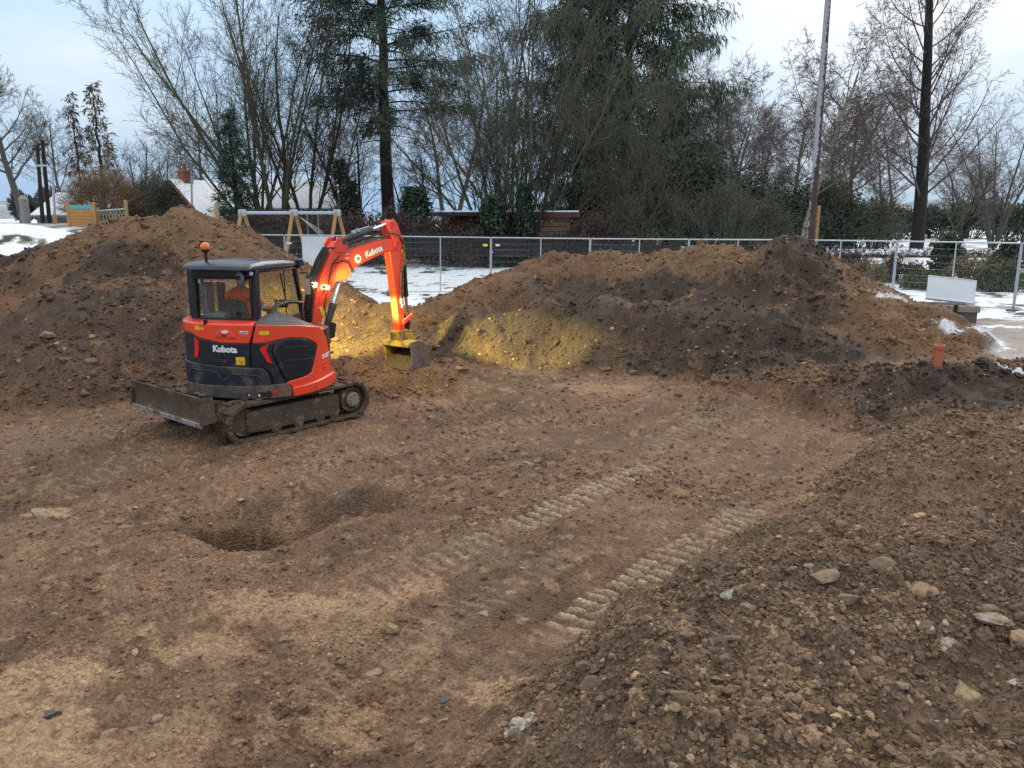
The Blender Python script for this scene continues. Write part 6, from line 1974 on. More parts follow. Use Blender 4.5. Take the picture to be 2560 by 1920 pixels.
conifer(base_at(212, 51), height_to(208, 232, 51), 0.10, 16, 'narrow rusty half dead conifer leaning beside the ragged olive one', M['larch_brown'], M['bark_dark'], h0=.20, maxr=.75, nb=34, sub=4, leaf=7, L_=.26, W_=.07, droop=.6, rise=.0, spread=.08)
bush(base_at(262, 44), (2.3, 1.8, height_to(262, 432, 44)), 17, 'domed tan twiggy bush behind the play panel', M['twig_tan'], M['twig_tan'], nleaf=9000, nst=70, L_=.20, W_=.014, twigs=5)
bush(base_at(385, 46), (1.7, 1.5, height_to(385, 445, 46)), 18, 'grey green twiggy bush left of the house gable', M['twig_grey'], M['twig_grey'], nleaf=7000, nst=50, L_=.18, W_=.02, twigs=5)
# multi stemmed bare trees left of the big fir
bare_tree(base_at(645, 43), height_to(560, -40, 43), 0.122, FAN, 21, M['bark_green'], 'bare multi-stemmed tree fanning far out to the left over the house', 'bare winter trees', stems=7, spread=32, lean=(-.19, 0))
bare_tree(base_at(700, 42), height_to(700, -120, 42), 0.144, FAN, 22, M['bark_green'], 'tall bare multi-stemmed tree behind the left end of the swing', 'bare winter trees', stems=6, spread=20, lean=(-.06, 0))
bare_tree(base_at(765, 44), height_to(765, -60, 44), 0.122, FAN, 23, M['bark_green'], 'bare multi-stemmed tree between the swing and the ivy covered trunks', 'bare winter trees', stems=5, spread=22, lean=(.04, 0))
conifer(base_at(592, 39), height_to(592, 285, 39), 0.14, 24, 'small dark conifer standing behind the left swing frame', M['fir'], M['bark_dark'], h0=.06, maxr=1.45, nb=60, sub=8, leaf=20, L_=.24, W_=.045, droop=.25, rise=.05)
# big fir
conifer(base_at(970, 45), 25.0, 0.42, 25, 'tall dark fir with bare lower trunk behind the excavator boom', M['fir'], M['bark_dark'], h0=.24, maxr=6.2, nb=120, sub=20, leaf=32, L_=.36, W_=.05, droop=.40, rise=.12, spread=.20, shape='broad', bare=.10)
# ivy trunks
def ivy_tree(px, y, H, lean, seed, label, rad=.35, n=1900, top=.7, spread=18, stems=2):
    b = base_at(px, y)
    t = bare_tree(b, H, .13, FAN, seed, M['bark_dark'], label, 'ivy clad trees', stems=stems, spread=spread, lean=lean, name='ivy_clad_tree')
    d = Vector((lean[0], lean[1], 1)).normalized()
    ivy_on(t, [(0, 0, 0), tuple(d * H * top * .33), tuple(d * H * top * .66), tuple(d * H * top)], [rad * 1.5, rad * 1.1, rad * .8, rad * .4], n, seed)
    return t
ivy_tree(905, 41, 9.0, (-.22, 0), 31, 'ivy clad trunk leaning left beside the fir', .36, 2200, .55)
ivy_tree(868, 40, 5.0, (.05, 0), 32, 'short dense ivy clad stump at the foot of the leaning ivy trunk', .75, 2600, .75)
ivy_tree(1040, 39.5, 5.5, (.0, 0), 33, 'broad ivy clad stump behind the boom end, right of the fir', 1.0, 4200, .62)
ivy_tree(1232, 35.6, 5.2, (.0, 0), 34, 'ivy clad trunk left of the shed doorway under the moss green coppice', .75, 3200, .6)
ivy_tree(1308, 35.5, 6.0, (.02, 0), 35, 'ivy clad trunk just left of the tan shed wall', .42, 2800, .6)
# moss green coppice in the middle
bare_tree(base_at(1318, 39), height_to(1318, -60, 39), 0.108, FAN, 41, M['bark_green'], 'mossy green coppice fanning out in the middle of the tree line', 'bare winter trees', stems=9, spread=46, twig=M['twig_grey'])
bare_tree(base_at(1240, 41), height_to(1180, 60, 41), 0.101, FAN, 42, M['bark_green'], 'mossy coppice stems spreading left toward the fir', 'bare winter trees', stems=6, spread=34, lean=(-.22, 0), twig=M['twig_grey'])
bare_tree(base_at(1290, 43), 14.5, 0.115, FAN, 43, M['bark_green'], 'tall slim bare stems rising above the middle coppice', 'bare winter trees', stems=4, spread=12)
bare_tree(base_at(1585, 38.5), height_to(1585, 180, 38.5), 0.072, FAN, 44, M['bark_green'], 'thin upright coppice stems in front of the big cypress', 'bare winter trees', stems=8, spread=24, twig=M['twig_grey'])
# big cypress group
conifer(base_at(1560, 47), 21.0, 0.40, 45, 'huge grey green cypress with drooping sprays right of the middle coppice', M['cypress'], M['bark_dark'], h0=.06, maxr=6.4, nb=170, sub=17, leaf=25, L_=.48, W_=.055, droop=.85, rise=.30, spread=.26, shape='broad')
conifer(base_at(1440, 50), 20.0, 0.36, 46, 'dark conifer behind the middle coppice, left of the huge cypress', M['cypress'], M['bark_dark'], h0=.10, maxr=5.2, nb=110, sub=14, leaf=24, L_=.46, W_=.055, droop=.7, rise=.25, spread=.24, shape='broad')
conifer(base_at(1665, 45), height_to(1665, 250, 45), 0.22, 47, 'lower cypress with long arching branches reaching right', M['cypress'], M['bark_dark'], h0=.08, maxr=3.6, nb=60, sub=12, leaf=24, L_=.40, W_=.055, droop=.8, rise=.35, spread=.14)
for i, (px, y, rx, py, lab) in enumerate([(1480, 43, 2.0, 470, 'dark evergreen bush filling the gap under the huge cypress'), (1640, 42, 2.6, 405, 'tall dark evergreen bush right of the coppice stems'), (1755, 42, 2.4, 425, 'dense dark evergreen bush left of the birch'),
                                          (1850, 44, 2.3, 450, 'dark evergreen bush behind the birch trunk'), (1935, 43, 2.0, 480, 'dark bush between the birch and the tall pole'), (2050, 46, 2.4, 482, 'dark bush right of the foot of the tall pole'), (2140, 50, 2.2, 505, 'low dark bush left of the tall poplar')]):
    bush(base_at(px, y), (rx, 1.8, height_to(px, py, y)), 60 + i, lab, M['evergreen'], M['twig_grey'], nleaf=6500, nst=44, L_=.22, W_=.12, group='dark bushes along the fence', twigs=3)
for i, (px, y, py, lab) in enumerate([(1700, 38, 460, 'grey tangle of bare brush in front of the dark bushes'), (1810, 37, 440, 'grey tangle of bare brush left of the birch foot'), (2075, 45, 430, 'tall plum grey brush right of the tall pole'), (1780, 46, 380, 'tall hazy brush behind the bare brush left of the birch'), (1930, 46, 400, 'tall hazy brush between the birch and the pole'), (2190, 48, 470, 'hazy brush left of the poplar'), (1900, 38, 500, 'grey tangle of bare brush right of the birch foot'), (1560, 37, 500, 'thin bare brush at the foot of the cypress')]):
    bush(base_at(px, y), (1.7, 1.2, height_to(px, py, y)), 80 + i, lab, M['twig_grey'], M['twig_grey'], nleaf=1600, nst=36, L_=.22, W_=.02, group='bare brush along the fence', twigs=5)
# right hand bare trees
haze_a = bare_tree(base_at(1745, 54), height_to(1745, 205, 54), 0.20, ROUND, 51, M['bark_brown'], 'hazy bare tree right of the cypress', 'bare winter trees', stems=2, spread=16, twig=M['twig_plum'])
bare_tree(base_at(2002, 35), height_to(2000, 95, 35), 0.15, BIRCH, 52, M['bark_birch'], 'crooked birch left of the tall leaning pole', 'bare winter trees', lean=(-.07, 0), twig=M['bark_brown'])
haze_b = bare_tree(base_at(2120, 50), height_to(2120, 260, 50), 0.19, ROUND, 53, M['bark_brown'], 'wide bare tree between the tall pole and the poplar', 'bare winter trees', twig=M['twig_plum'])
haze_c = bare_tree(base_at(1885, 58), height_to(1885, 255, 58), 0.18, ROUND, 54, M['bark_brown'], 'hazy bare tree behind the birch', 'bare winter trees', stems=2, spread=14, twig=M['twig_plum'])
bare_tree(base_at(2297, 42), 19.5, 0.38, POPLAR, 55, M['bark_dark'], 'tall straight poplar with ivy dark trunk right of the pole', 'bare winter trees', twig=M['bark_brown'])
bare_tree(base_at(2490, 50), height_to(2500, 235, 50), 0.122, FAN, 56, M['bark'], 'bare multi-stemmed tree at the right edge', 'bare winter trees', stems=5, spread=24, lean=(.06, 0), twig=M['bark_brown'])
bare_tree(base_at(2400, 62), height_to(2395, 400, 62), 0.14, SHRUB, 57, M['bark_dark'], 'small ivy green bare tree right of the poplar', 'bare winter trees', stems=4, spread=24, twig=M['twig_grey'])
# further trees of the same kinds deeper in the belt
for src, px, y, rz, sc_, lab in ((haze_a, 1818, 62, 2.1, 1.0, 'hazy bare tree deep in the belt left of the birch'), (haze_b, 1965, 68, 1.3, 1.15, 'hazy bare tree deep in the belt just left of the tall pole'), (haze_c, 2075, 60, 4.0, 1.05, 'hazy bare tree just right of the tall pole'), (haze_a, 2215, 70, 5.2, 1.0, 'hazy bare tree left of the poplar crown'), (haze_b, 1690, 60, 2.9, 1.1, 'hazy bare tree behind the lower cypress'),
                              (haze_b, 515, 66, 0.7, .9, 'hazy bare tree behind the house roof'), (haze_a, 845, 64, 1.9, 1.0, 'hazy bare tree left of the fir trunk'), (haze_c, 1120, 62, 3.3, 1.2, 'hazy bare tree right of the fir trunk'), (haze_c, 2420, 74, 0.4, .8, 'hazy bare tree far behind the right edge tree')):
    o = copy_tree(src)
    o.location = base_at(px, y)
    o.rotation_euler = (0, 0, rz)
    o.scale = (sc_ * 1.15, sc_ * 1.15, sc_)
    o['label'] = lab
# hedge line beyond the snowy field
HB = [(2080, 72, 545, 'evergreen', 'clipped dark shrub at the left end of the far hedge'), (2160, 74, 535, 'twig_grey', 'grey shrub of the far hedge left of the poplar'), (2245, 73, 548, 'evergreen', 'dark shrub of the far hedge just left of the poplar'), (2340, 74, 540, 'twig_plum', 'plum brown shrub of the far hedge right of the poplar'),
      (2425, 72, 520, 'evergreen', 'tall green shrub of the far hedge near the right edge'), (2505, 74, 545, 'twig_grey', 'grey shrub of the far hedge second from the right edge'), (2580, 73, 535, 'evergreen', 'dark shrub of the far hedge at the right edge'), (2000, 70, 545, 'evergreen', 'dark shrub of the far hedge behind the tall pole')]
for i, (px, y, py, mm, lab) in enumerate(HB):
    bush(base_at(px, y), (3.4, 1.8, height_to(px, py - 22, y)), 100 + i, lab, M[mm], M['twig_grey'], nleaf=3600, nst=46, L_=.30, W_=.14 if mm == 'evergreen' else .04, group='far hedge', twigs=4)
# copper hedge with snow lying in it
def copper(px0, px1, y, py, seed, label):
    b0, b1 = base_at(px0, y), base_at(px1, y)
    g = np.random.default_rng(seed)
    root = empty('hedge', b0.lerp(b1, .5), 0, label, 'hedge', 'copper hedge lengths')
    w = (b1 - b0).length
    h = height_to((px0 + px1) / 2, py, y)
    n = int(1500 * w / 5)
    pos = np.stack([(g.random(n) - .5) * w, g.normal(size=n) * .28, g.random(n) * h * (0.85 + .2 * vnoise(np.arange(n) * .01, np.zeros(n), 3))], -1)
    link('leaves', leaf_mesh('leaves', pos, g.normal(size=(n, 3)), .14, .10, [M['copper']], seed), None, root)
    m = n // 5
    pos = np.stack([(g.random(m) - .5) * w, g.normal(size=m) * .25 - .1, h * (.45 + .5 * g.random(m))], -1)
    link('lying_snow', leaf_mesh('lying_snow', pos, g.normal(size=(m, 3)) * np.array([1, 1, .2]), .26, .20, [M['snow']], seed + 1), None, root)
    segs = []
    for k in range(int(w * 9)):
        x_ = (g.random() - .5) * w
        segs.append((x_, g.normal() * .1, -.1, x_ + g.normal() * .15, g.normal() * .2, h * .9, .012, .004))
    link('stems', seg_mesh('stems', segs, [M['bark_brown']]), None, root)
for a, b, lab in ((2085, 2240, 'copper leaved hedge dusted with snow, left of the poplar trunk'), (2240, 2400, 'copper leaved hedge dusted with snow, right of the poplar trunk'), (2400, 2620, 'copper leaved hedge dusted with snow at the right edge')):
    copper(a, b, 39.0, 626, a, lab)
# undergrowth just behind the mesh fence on the right
UG = [(2175, 30, 655, 'drygrass', 'tuft of pale dry grass behind the fence beside the dark soil peak', .9, .03), (2260, 31, 655, 'bramble', 'brown bramble patch behind the fence below the poplar', 1.0, .06), (2378, 31, 598, 'ivy', 'dark ivy covered stump behind the fence right of the poplar', .55, .12), (2330, 28.5, 690, 'greengrass', 'low green weeds behind the white board', .9, .05),
      (2455, 29, 650, 'drygrass', 'tangle of dry grass and weeds behind the fence above the white board', 1.3, .04), (2530, 28, 668, 'greengrass', 'green weedy clump behind the fence near the right edge', 1.0, .05), (2545, 33, 610, 'evergreen', 'dark shrub behind the fence at the right edge', .8, .10), (2120, 33, 640, 'bramble', 'brown bramble behind the dark soil peak', 1.0, .05)]
for i, (px, y, py, mm, lab, rx, w_) in enumerate(UG):
    bush(base_at(px, y), (rx, .6, max(.35, height_to(px, py, y))), 130 + i, lab, M[mm], M['twig_grey'], nleaf=2200, nst=26, L_=.22, W_=w_, group='undergrowth behind the fence', twigs=2, name='undergrowth', cat='undergrowth')
# bramble bank behind the swing and board fence
for i, (px, y, py) in enumerate([(620, 36.2, 545), (740, 36.2, 540), (860, 36, 545), (970, 36.2, 540), (1075, 36, 550), (1190, 35.2, 592), (1490, 36, 550), (1410, 35.2, 592)]):
    lab = ['dark bramble behind the left swing frame', 'dark bramble behind the middle swing frame', 'dark bramble behind the right swing frame', 'dark bramble behind the top of the boom', 'dark bramble right of the boom, left of the shed', 'dark bramble in front of the brown shed wall', 'dark bramble right of the tan shed wall', 'dark bramble below the tan shed wall'][i]
    bush(base_at(px, y), (1.9, .9, max(.5, height_to(px, py, y))), 150 + i, lab, M['bramble'], M['bark_brown'], nleaf=3800, nst=40, L_=.16, W_=.05, group='brambles along the board fence', twigs=4, name='bramble', cat='bramble')

# ------------------------------------------------------------------ house, bungalow, shed
def frame_of(px0, py0, px1, py1, y):
    return at_y(px0, py0, y), at_y(px1, py1, y)
hy = 47.0
hl = at_y(400, 520, hy); hrg = at_y(428, 448, hy); hr = at_y(495, 520, hy)
hz = ground_z(hrg.x, hy) - 0.3
gw = (hr.x - hl.x) / 2 + 0.9
ew, rg_z = at_y(446, 500, hy).z - 1.5, at_y(446, 454, hy).z
house = empty('house', (hrg.x, hy, hz), R(-28), 'grey gabled house with red brick chimney and snow covered roof behind the trees', 'house')
RL = 11.0
eave = ew - hz
rid_z = rg_z - hz
hwd = 2.9
mb = MB().prism([(-hwd, 0), (hwd, 0), (hwd, eave), (0, rid_z - .12), (-hwd, eave)], lambda a, b, d: Vector((a, d, b)), 0, RL)
mb.build('wall', M['wall_grey'], house)
for s_ in (-1, 1):
    th = math.atan2(rid_z - eave, hwd)
    sl = MB()
    n0, n1 = Vector((0, -.25, rid_z)), Vector((s_ * (hwd + .35), -.25, eave - .35 * math.tan(th)))
    for (t0, t1, m_, nm, up) in ((0, 1, M['slate'], 'roof', 0.0), (0.01, .985, M['snow'], 'roof_snow', .10)):
        a, b = n0.lerp(n1, t0), n0.lerp(n1, t1)
        mb = MB()
        k = Vector((0, 0, .09))
        y1_ = Vector((0, RL + .5, 0))
        uo = Vector((0, .12 if up else 0, up))
        vs = [a + uo, b + uo, b + y1_ + uo, a + y1_ + uo, a + uo + k, b + uo + k, b + y1_ + uo + k, a + y1_ + uo + k]
        mb.add(vs, [(0, 1, 2, 3), (4, 5, 6, 7), (0, 1, 5, 4), (1, 2, 6, 5), (2, 3, 7, 6), (3, 0, 4, 7)])
        mb.build(nm, m_, house, bevel=.02)
    MB().bar(n0 + Vector((0, -.06, -.02)), n1 + Vector((0, -.06, -.02)), .05, .26).build('bargeboard', M['barge'], house)
ch = MB().box((0.0, 1.0, rid_z + .05), (.62, .62, 1.2)).box((0, 1.0, rid_z + .62), (.74, .74, .10))
chim = ch.build('chimney', M['brick'], house, bevel=.015)
MB().lathe([(.15, 0), (.13, .08), (.11, .36), (.14, .42)], (0, 1.0, rid_z + .66), (0, 0, 1), 14).build('chimney_pot', M['pot'], chim)
ae = MB().tube([(.3, 1.2, rid_z + 1.1), (.3, 1.2, rid_z + 2.6)], .02, 6).tube([(-.5, 1.2, rid_z + 2.5), (1.0, 1.2, rid_z + 2.5)], .012, 5)
for k in range(6): ae.tube([(-.4 + .26 * k, .95, rid_z + 2.5), (-.4 + .26 * k, 1.45, rid_z + 2.5)], .008, 4)
ae.build('aerial', M['galv'], house)
# snow covered lower roofs right of the house
def snow_roof(px0, px1, py0, py1, y, rz, label, nm='outbuilding', depth=6.0):
    a, b = at_y(px0, py1, y), at_y(px1, py1, y)
    c = a.lerp(b, .5)
    w = (b.x - a.x)
    gz = ground_z(c.x, y) - .3
    top = at_y(px0, py0, y + depth * .5).z - gz
    ev = at_y(px0, py1, y).z - gz
    root = empty(nm, (c.x, y, gz), rz, label, 'building')
    MB().box((0, depth / 2, ev / 2), (w - .5, depth - .5, ev)).build('wall', M['wall_grey'], root)
    MB().prism([(-.2, ev), (depth / 2, top), (depth + .2, ev), (depth + .2, ev - .12), (-.2, ev - .12)], lambda p, q, d: Vector((d, p, q)), -w / 2, w / 2).build('roof', M['slate'], root)
    MB().prism([(-.12, ev + .12), (depth / 2, top + .12), (depth + .12, ev + .12), (depth + .12, ev + .03), (depth / 2, top + .02), (-.12, ev + .03)], lambda p, q, d: Vector((d, p, q)), -w / 2 + .05, w / 2 - .05).build('roof_snow', M['snow'], root, bevel=.03)
    return root
snow_roof(560, 850, 455, 525, 46, R(4), 'long low building with snow covered roof behind the bare trees')
snow_roof(70, 262, 484, 540, 56, R(-6), 'low bungalow roof under snow at the far left')
# shed under the trees
sy_ = 36.6
a, b = at_y(1108, 590, sy_), at_y(1335, 590, sy_)
c = at_y(1425, 590, sy_)
sz_ = ground_z(b.x, sy_)
shed = empty('shed', (a.x, sy_, sz_), 0, 'flat roofed brown and tan shed half hidden under the trees', 'shed')
top_ = at_y(1250, 540, sy_).z - sz_
w1, w2 = b.x - a.x, c.x - a.x
MB().box((w1 / 2, 1.5, top_ / 2), (w1, 3, top_)).build('brown_wall', M['wall_brown'], shed)
tw = MB()
for k in range(9):
    tw.box(((w1 + w2) / 2, 1.15, top_ * (k + .5) / 9), (w2 - w1, 2.9, top_ / 9 - .02))
    MB().box(((w1 + w2) / 2 + .01, 1.15, top_ * (k + .5) / 9), (w2 - w1, 2.9, top_ / 9 - .02)).build('wall_board', M['wall_tan'], shed, bevel=.01)
MB().box(((w2) / 2, 1.2, top_ + .08), (w2 + .8, 3.6, .16)).build('roof', M['felt'], shed, bevel=.01)
MB().box(((w2) / 2, 1.2, top_ + .20), (w2 + .7, 3.5, .08)).build('roof_snow', M['snow'], shed, bevel=.03)
MB().box((w1 + .55, -.62, top_ + .04), (w2 - w1 + 1.4, .05, .2)).build('fascia', M['barge'], shed)
MB().box((w1 * .72, -.02, top_ * .42), (.8, .06, top_ * .8)).build('door', M['felt'], shed)

# ------------------------------------------------------------------ dark board fence behind the mesh panels
b0, b1 = base_at(560, 34.4), base_at(1700, 34.4)
nb_ = 6
for k in range(nb_):
    p, q = b0.lerp(b1, k / nb_), b0.lerp(b1, (k + 1) / nb_)
    ln = (q - p).length
    ordn = ['left end of the dark boarded fence, behind the left swing legs', 'dark boarded fence bay behind the white board', 'dark boarded fence bay behind the boom end and arm', 'dark boarded fence bay below the brown shed wall', 'dark boarded fence bay below the tan shed wall', 'right end of the dark boarded fence, behind the brown heap crest'][k]
    fr_ = empty('board_fence', p, 0, ordn, 'fence', 'dark boarded fence bays')
    nbd = 4
    for j in range(nbd):
        MB().box((ln / 2, 0, .22 + j * .20), (ln - .02, .025, .178)).build('board', M['darkwood'], fr_, bevel=.004)
    for t in (0.0, .5):
        MB().box((ln * t + .05, -.06, .46), (.10, .09, 1.02)).build('post', M['darkwood'], fr_, bevel=.006)
    MB().box((ln / 2, -.02, 1.0), (ln, .06, .035)).build('cap_rail', M['darkwood'], fr_)

# ------------------------------------------------------------------ swing frame
sw_y = 32.0
def swp(px, py, y=sw_y): return at_y(px, py, y)
apex = [swp(606, 528), swp(735, 537, 32.3), swp(843, 531, 32.6)]
gz = ground_z(apex[1].x, sw_y)
swing = empty('swing_frame', (apex[0].x, sw_y, gz), 0, 'wooden A-frame swing with blue grey steel beam behind the mesh fence', 'swing')
o0 = Vector((apex[0].x, sw_y, gz))
loc = [a - o0 for a in apex]
zt = sum(l.z for l in loc) / 3
loc = [Vector((l.x, l.y, zt)) for l in loc]
for l in loc:
    for (dx, dy) in ((-.42, -.95), (.42, .95)):
        e_ = Vector((l.x + dx, l.y + dy, -.25))
        MB().tube([e_, Vector((l.x + dx * .04, l.y + dy * .04, zt + .12))], .075, 12).build('leg', M['swingwood'], swing)
    MB().box(l + Vector((0, 0, .0)), (.30, .26, .26)).build('bracket', M['swingbeam'], swing, bevel=.04)
MB().tube([loc[0] + Vector((-.1, 0, 0)), loc[1], loc[2] + Vector((.1, 0, 0))], .065, 12).build('beam', M['swingbeam'], swing)
for f in (.18, .42, .62, .82):
    c_ = loc[1].lerp(loc[2], f)
    MB().lathe([(.085, -.03), (.085, .03)], c_, (1, 0, 0), 12).build('collar', M['swingbeam'], swing)
for fa, fb in ((.30, .55),):
    p1_, p2_ = loc[1].lerp(loc[2], fa), loc[1].lerp(loc[2], fb)
    drop = Vector((0, 0, -zt + .45))
    for p_ in (p1_, p2_):
        MB().tube([p_, p_ + drop], .010, 5).build('chain', M['chain'], swing)
    MB().box((p1_ + p2_) / 2 + drop, (.5, .2, .05)).build('swing_seat', M['rubber'], swing, bevel=.01)
nt_ = MB()
ctr = loc[1].lerp(loc[2], .12)
for k in range(6):
    nt_.tube([ctr + Vector((.0, 0, -.15)), ctr + Vector((.95, .0, -.75 - .06 * k))], .008, 4)
nt_.build('rope_net', M['net'], swing)

# ------------------------------------------------------------------ play unit on the left bank
py_y = 36.0
p0_, p1_ = at_y(172, 545, py_y), at_y(238, 545, py_y)
gz = ground_z(p0_.x, py_y)
pu = empty('play_unit', (p0_.x, py_y, gz), 0, 'timber play panel with teal top stripe on the snowy bank', 'playground unit')
wpl = p1_.x - p0_.x
ht_ = at_y(200, 511, py_y).z - gz
for x_ in (0, wpl):
    MB().box((x_, 0, ht_ / 2 + .02), (.13, .13, ht_ + .15)).build('post', M['playwood'], pu, bevel=.02)
for k in range(6):
    MB().box((wpl / 2, -.02, ht_ - .30 - .15 * k), (wpl - .14, .05, .14)).build('board', M['playwood'], pu, bevel=.008)
MB().box((wpl / 2, -.02, ht_ - .12), (wpl - .14, .06, .18)).build('stripe', M['teal'], pu, bevel=.01)
q0_, q1_ = at_y(246, 545, 36.5), at_y(318, 545, 36.5)
gz = ground_z(q0_.x, 36.5)
rb = empty('rope_bridge', (q0_.x, 36.5, gz), 0, 'rope net bridge with timber posts right of the teal striped play panel', 'playground unit')
wrb = q1_.x - q0_.x
hrb = at_y(280, 525, 36.5).z - gz
for x_, h_ in ((0, hrb), (wrb, hrb + .45)):
    MB().box((x_, 0, h_ / 2), (.14, .14, h_)).build('post', M['swingwood'], rb, bevel=.02)
MB().tube([(0, 0, hrb - .05), (wrb, 0, hrb + .05)], .04, 8).build('rail', M['net'], rb)
nt_ = MB()
for k in range(9):
    nt_.tube([(wrb * k / 9, 0, hrb - .05), (wrb * (k + 1) / 9, 0, hrb - .6)], .014, 4).tube([(wrb * (k + 1) / 9, 0, hrb - .03), (wrb * k / 9, 0, hrb - .6)], .014, 4)
nt_.build('net', M['net'], rb)
for px, y, py0, lab in ((545, 34, 515, 'short timber post just right of the left heap crest'), (139, 38, 534, 'short timber post beside the grey street lamp')):
    p_ = base_at(px, y)
    h_ = height_to(px, py0, y)
    tag(MB().box((0, 0, 0), (.14, .14, h_ + .3)).build('timber_post', M['swingwood'], None, bevel=.02), lab, 'post', 'short timber posts').location = (p_.x, p_.y, p_.z + h_ / 2 - .15)

# ------------------------------------------------------------------ poles and street lamp
def pole(px0, py0, px1, y, r0, r1, m, name, label, cat, hext=0.0, py_base=None):
    b = base_at(px0, y)
    t = at_y(px1, py0, y)
    root = empty(name, b, 0, label, cat)
    tv = Vector((t.x - b.x, 0, t.z - b.z))
    tv = tv * (1 + hext)
    MB().tube([Vector((0, 0, -.3)), tv * .33, tv * .66, tv], [r0, r0 + (r1 - r0) * .33, r0 + (r1 - r0) * .66, r1], 14).build('shaft', m, root)
    return root, tv
r_, tv = pole(107, 363, 93, 40, .105, .085, M['polewood'], 'telegraph_pole', 'left of the two dark telegraph poles on the left', 'pole')
MB().box(tv + Vector((0, 0, -.2)), (.5, .08, .1)).build('crossarm', M['polewood'], r_)
r_, tv = pole(124, 350, 106, 40.4, .105, .085, M['polewood'], 'telegraph_pole', 'right of the two dark telegraph poles on the left', 'pole')
MB().box(tv + Vector((0, 0, -.2)), (.5, .08, .1)).build('crossarm', M['polewood'], r_)
r_, tv = pole(138, 425, 131, 39, .075, .05, M['galv'], 'street_lamp', 'slim grey street lamp beside the telegraph poles', 'street lamp')
MB().tube([tv, tv + Vector((.05, 0, .12)), tv + Vector((-.35, 0, .2))], .03, 8).build('lamp_arm', M['galv'], r_)
MB().box(tv + Vector((-.55, 0, .2)), (.4, .16, .09)).build('lantern', M['galv'], r_, bevel=.02)
r_, tv = pole(481, 412, 478, 44, .06, .045, M['galv'], 'street_lamp', 'slim grey street lamp right of the house chimney', 'street lamp')
MB().tube([tv, tv + Vector((.03, 0, .12)), tv + Vector((-.3, 0, .18))], .025, 8).build('lamp_arm', M['galv'], r_)
MB().box(tv + Vector((-.5, 0, .18)), (.4, .16, .09)).build('lantern', M['galv'], r_, bevel=.02)
r_, tv = pole(2030, 0, 2070, 32, .16, .105, M['frostpole'], 'tall_pole', 'very tall leaning brown pole whitened by frost on one side', 'pole', hext=.22)
b = base_at(2043, 32.2)
MB().bar((.28, .2, 0), (.30, .2, 2.9), .12, .12).build('stay_post', M['swingwood'], r_, bevel=.01)
MB().lathe([(.12, 0), (.12, .5), (.05, .9)], (-.12, -.2, .1), (0, 0, 1), 10).build('snow_cap', M['snow'], r_)
b = base_at(66, 42)
hb_ = height_to(66, 488, 42)
pb = empty('wrapped_stump', b, 0, 'pale wrapped stump below the far left bare tree', 'stump')
MB().lathe([(.22, -.2), (.26, hb_ * .25), (.22, hb_ * .6), (.25, hb_ * .85), (.1, hb_)], (0, 0, 0), (0, 0, 1), 12).build('wrap', mat('pale_wrap', (.33, .33, .31), (.25, .25, .24), rough=.9, scale=4, bump=.5, bscale=6), pb)

# ------------------------------------------------------------------ mesh fence panels
PX = [(466, 587, 25.6), (590, 587, 25.8), (709, 587.5, 26.0), (970, 590.5, 26.6), (1227, 594, 27.2), (1476, 596.5, 27.5), (1724, 598.5, 27.4), (1975, 599.5, 26.6), (2246, 603, 24.6), (2558, 608, 22.2), (2960, 614, 19.6)]
LABS = ['mesh fence panel mostly hidden behind the left heap', 'mesh fence panel in front of the left swing leg', 'mesh fence panel with a white board and white tag', 'mesh fence panel behind the excavator arm with a yellow tag', 'mesh fence panel above the left end of the brown crest', 'mesh fence panel below the tan shed wall', 'mesh fence panel behind the orange brown crest', 'mesh fence panel right of the dark soil peak', 'mesh fence panel behind the white board on the trough', 'mesh fence panel cut off by the right edge']
PW, PH = 3.45, 2.0
fm = MB()
fr_pts = [((0, 0, 0), (0, 0, PH)), ((PW, 0, 0), (PW, 0, PH)), ((0, 0, PH), (PW, 0, PH)), ((0, 0, .12), (PW, 0, .12)), ((PW / 2, 0, .12), (PW / 2, 0, PH))]
frame_parts = []
for p_, q_ in fr_pts:
    frame_parts.append(MB().tube([p_, q_], .021, 8).mesh('rail', [M['galv']]))
wires = []
for k in range(1, 92):
    x_ = PW * k / 92
    wires.append((x_, 0, .12, x_, 0, PH, .0022, .0022))
for k in range(1, 9):
    z_ = .12 + (PH - .12) * k / 9
    wires.append((0, .004, z_, PW, .004, z_, .003, .003))
wire_me = seg_mesh('mesh_wires', wires, [M['wire']], 3, 3)
foot_me = MB().box((0, 0, .06), (.22, .70, .14)).mesh('foot_block', [M['plasticblock']])
clip_me = MB().box((0, 0, 0), (.12, .05, .06)).mesh('clip', [M['galv']])
panels = []
for i in range(len(PX) - 1):
    if i == 0: continue
    a, b = at_y(*PX[i]), at_y(*PX[i + 1])
    a.z -= PH; b.z -= PH
    d = Vector((b.x - a.x, b.y - a.y, 0))
    root = empty('mesh_fence', a, math.atan2(d.y, d.x), LABS[i], 'fence', 'mesh fence panels along the site edge')
    root.scale = (d.length / PW * .988, 1, 1)
    root.rotation_euler = (0, -math.atan2(b.z - a.z, d.length), math.atan2(d.y, d.x))
    for me_, nm in zip(frame_parts, ('upright', 'upright', 'top_rail', 'bottom_rail', 'mid_upright')):
        link(nm, me_, None, root)
    link('mesh_wires', wire_me, None, root)
    link('foot_block', foot_me, None, root)
    for z_ in (.55, 1.5):
        link('clip', clip_me, None, root).location = (0, 0, z_)
    panels.append(root)
def tag_plate(px, py, y, w, h, m, lab, nm='fence_tag'):
    p_ = at_y(px, py, y)
    o = MB().box((0, 0, 0), (w, .012, h)).build(nm, m, None, bevel=.004)
    o.location = p_
    return tag(o, lab, 'tag', 'tags on the fence')
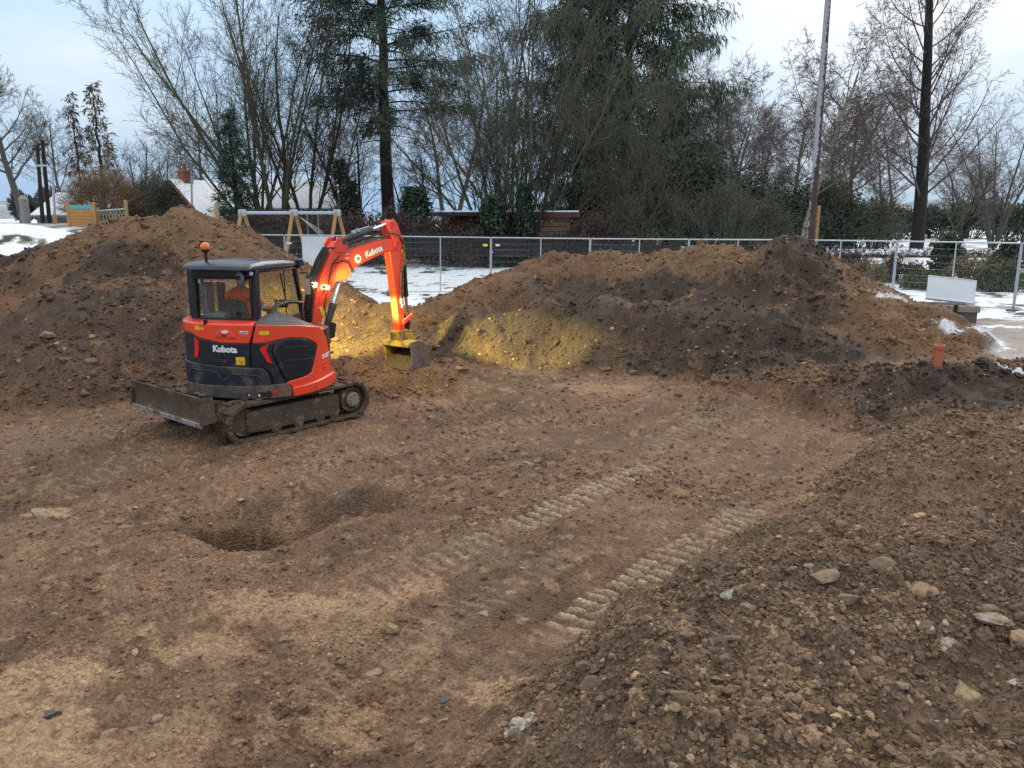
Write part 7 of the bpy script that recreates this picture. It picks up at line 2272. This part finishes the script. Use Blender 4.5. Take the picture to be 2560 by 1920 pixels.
tag_plate(1213, 613, 27.13, .16, .085, M['hitag'], 'yellow tag on the fence joint right of the excavator arm')
tag_plate(1244, 613, 27.16, .14, .07, M['white'], 'white tag on the fence joint right of the yellow tag')
tag_plate(723, 608, 26.0, .16, .06, M['white'], 'white tag on the fence left of the white board')
p_ = at_y(796, 630, 26.1)
wb = MB().box((0, 0, 0), (1.08, .02, 1.22)).build('white_board', M['board'], None, bevel=.006)
wb.location = (p_.x, 26.12, p_.z - .1)
wb.rotation_euler = (0, R(.5), R(2))
tag(wb, 'large blank white board fixed to the mesh fence behind the boom', 'board')

# ------------------------------------------------------------------ trough, leaning board and pipe on the right
tp_ = at_y(2352, 827, 18.2)
gzt = tp_.z - .06
tr_ = empty('concrete_trough', (tp_.x, 18.2, gzt), R(-12), 'weathered concrete trough with pale rim beside the brown heap', 'trough')
MB().prism([(-.62, 0), (.62, 0), (.62, .56), (.50, .56), (.50, .12), (-.50, .12), (-.50, .56), (-.62, .56)], lambda a, b, d: Vector((a, d, b)), -.36, .36).build('body', M['concretedark'], tr_, bevel=.012)
for y_ in (-.36, .36):
    MB().box((0, y_, .28), (1.22, .07, .55)).build('side_wall', M['concretedark'], tr_, bevel=.01)
for c_, s_ in (((0, -.36, .63), (1.30, .16, .15)), ((0, .36, .63), (1.30, .16, .15)), ((-.58, 0, .63), (.14, .56, .148)), ((.58, 0, .63), (.14, .56, .148))):
    MB().box(c_, s_).build('rim', M['concrete'], tr_, bevel=.015)
bp_ = at_y(2378, 725, 18.55)
bd = MB().box((0, 0, 0), (1.10, .025, .60)).box((0, 0, -.27), (1.10, .10, .025)).box((0, 0, .29), (1.10, .05, .02))
bd = bd.build('white_sheet', M['board'], None, bevel=.008)
bd.location = (bp_.x, 18.55, bp_.z)
bd.rotation_euler = (R(-18), R(6), R(-10))
tag(bd, 'white plastic panel lying tilted on the concrete trough', 'panel')
sp = base_at(2412, 17.75)
st_ = MB().tube([(0, 0, -.2), (.03, 0, .52)], .045, 10).build('dark_stake', M['rubber'], None)
st_.location = sp
tag(st_, 'short black stake beside the concrete trough', 'stake')
pp_ = gp(2340, 940)
pz = float(full_terrain(np.array([pp_.x]), np.array([pp_.y]))[0][0])
pipe = empty('drain_pipe', (pp_.x, pp_.y, pz), 0, 'short terracotta orange drain pipe standing up from the dark soil', 'pipe')
pm = MB().tube([(0, 0, -.3), (.004, 0, .27)], .072, 24, caps=False).tube([(0, 0, -.3), (.004, 0, .27)], .066, 24, caps=False)
pm.build('shaft', M['pipe'], pipe)
MB().lathe([(.066, .262), (.080, .262), (.084, .275), (.084, .335), (.080, .345), (.070, .345), (.068, .30)], (.004, 0, 0), (0, 0, 1), 24).build('socket', M['pipe'], pipe)
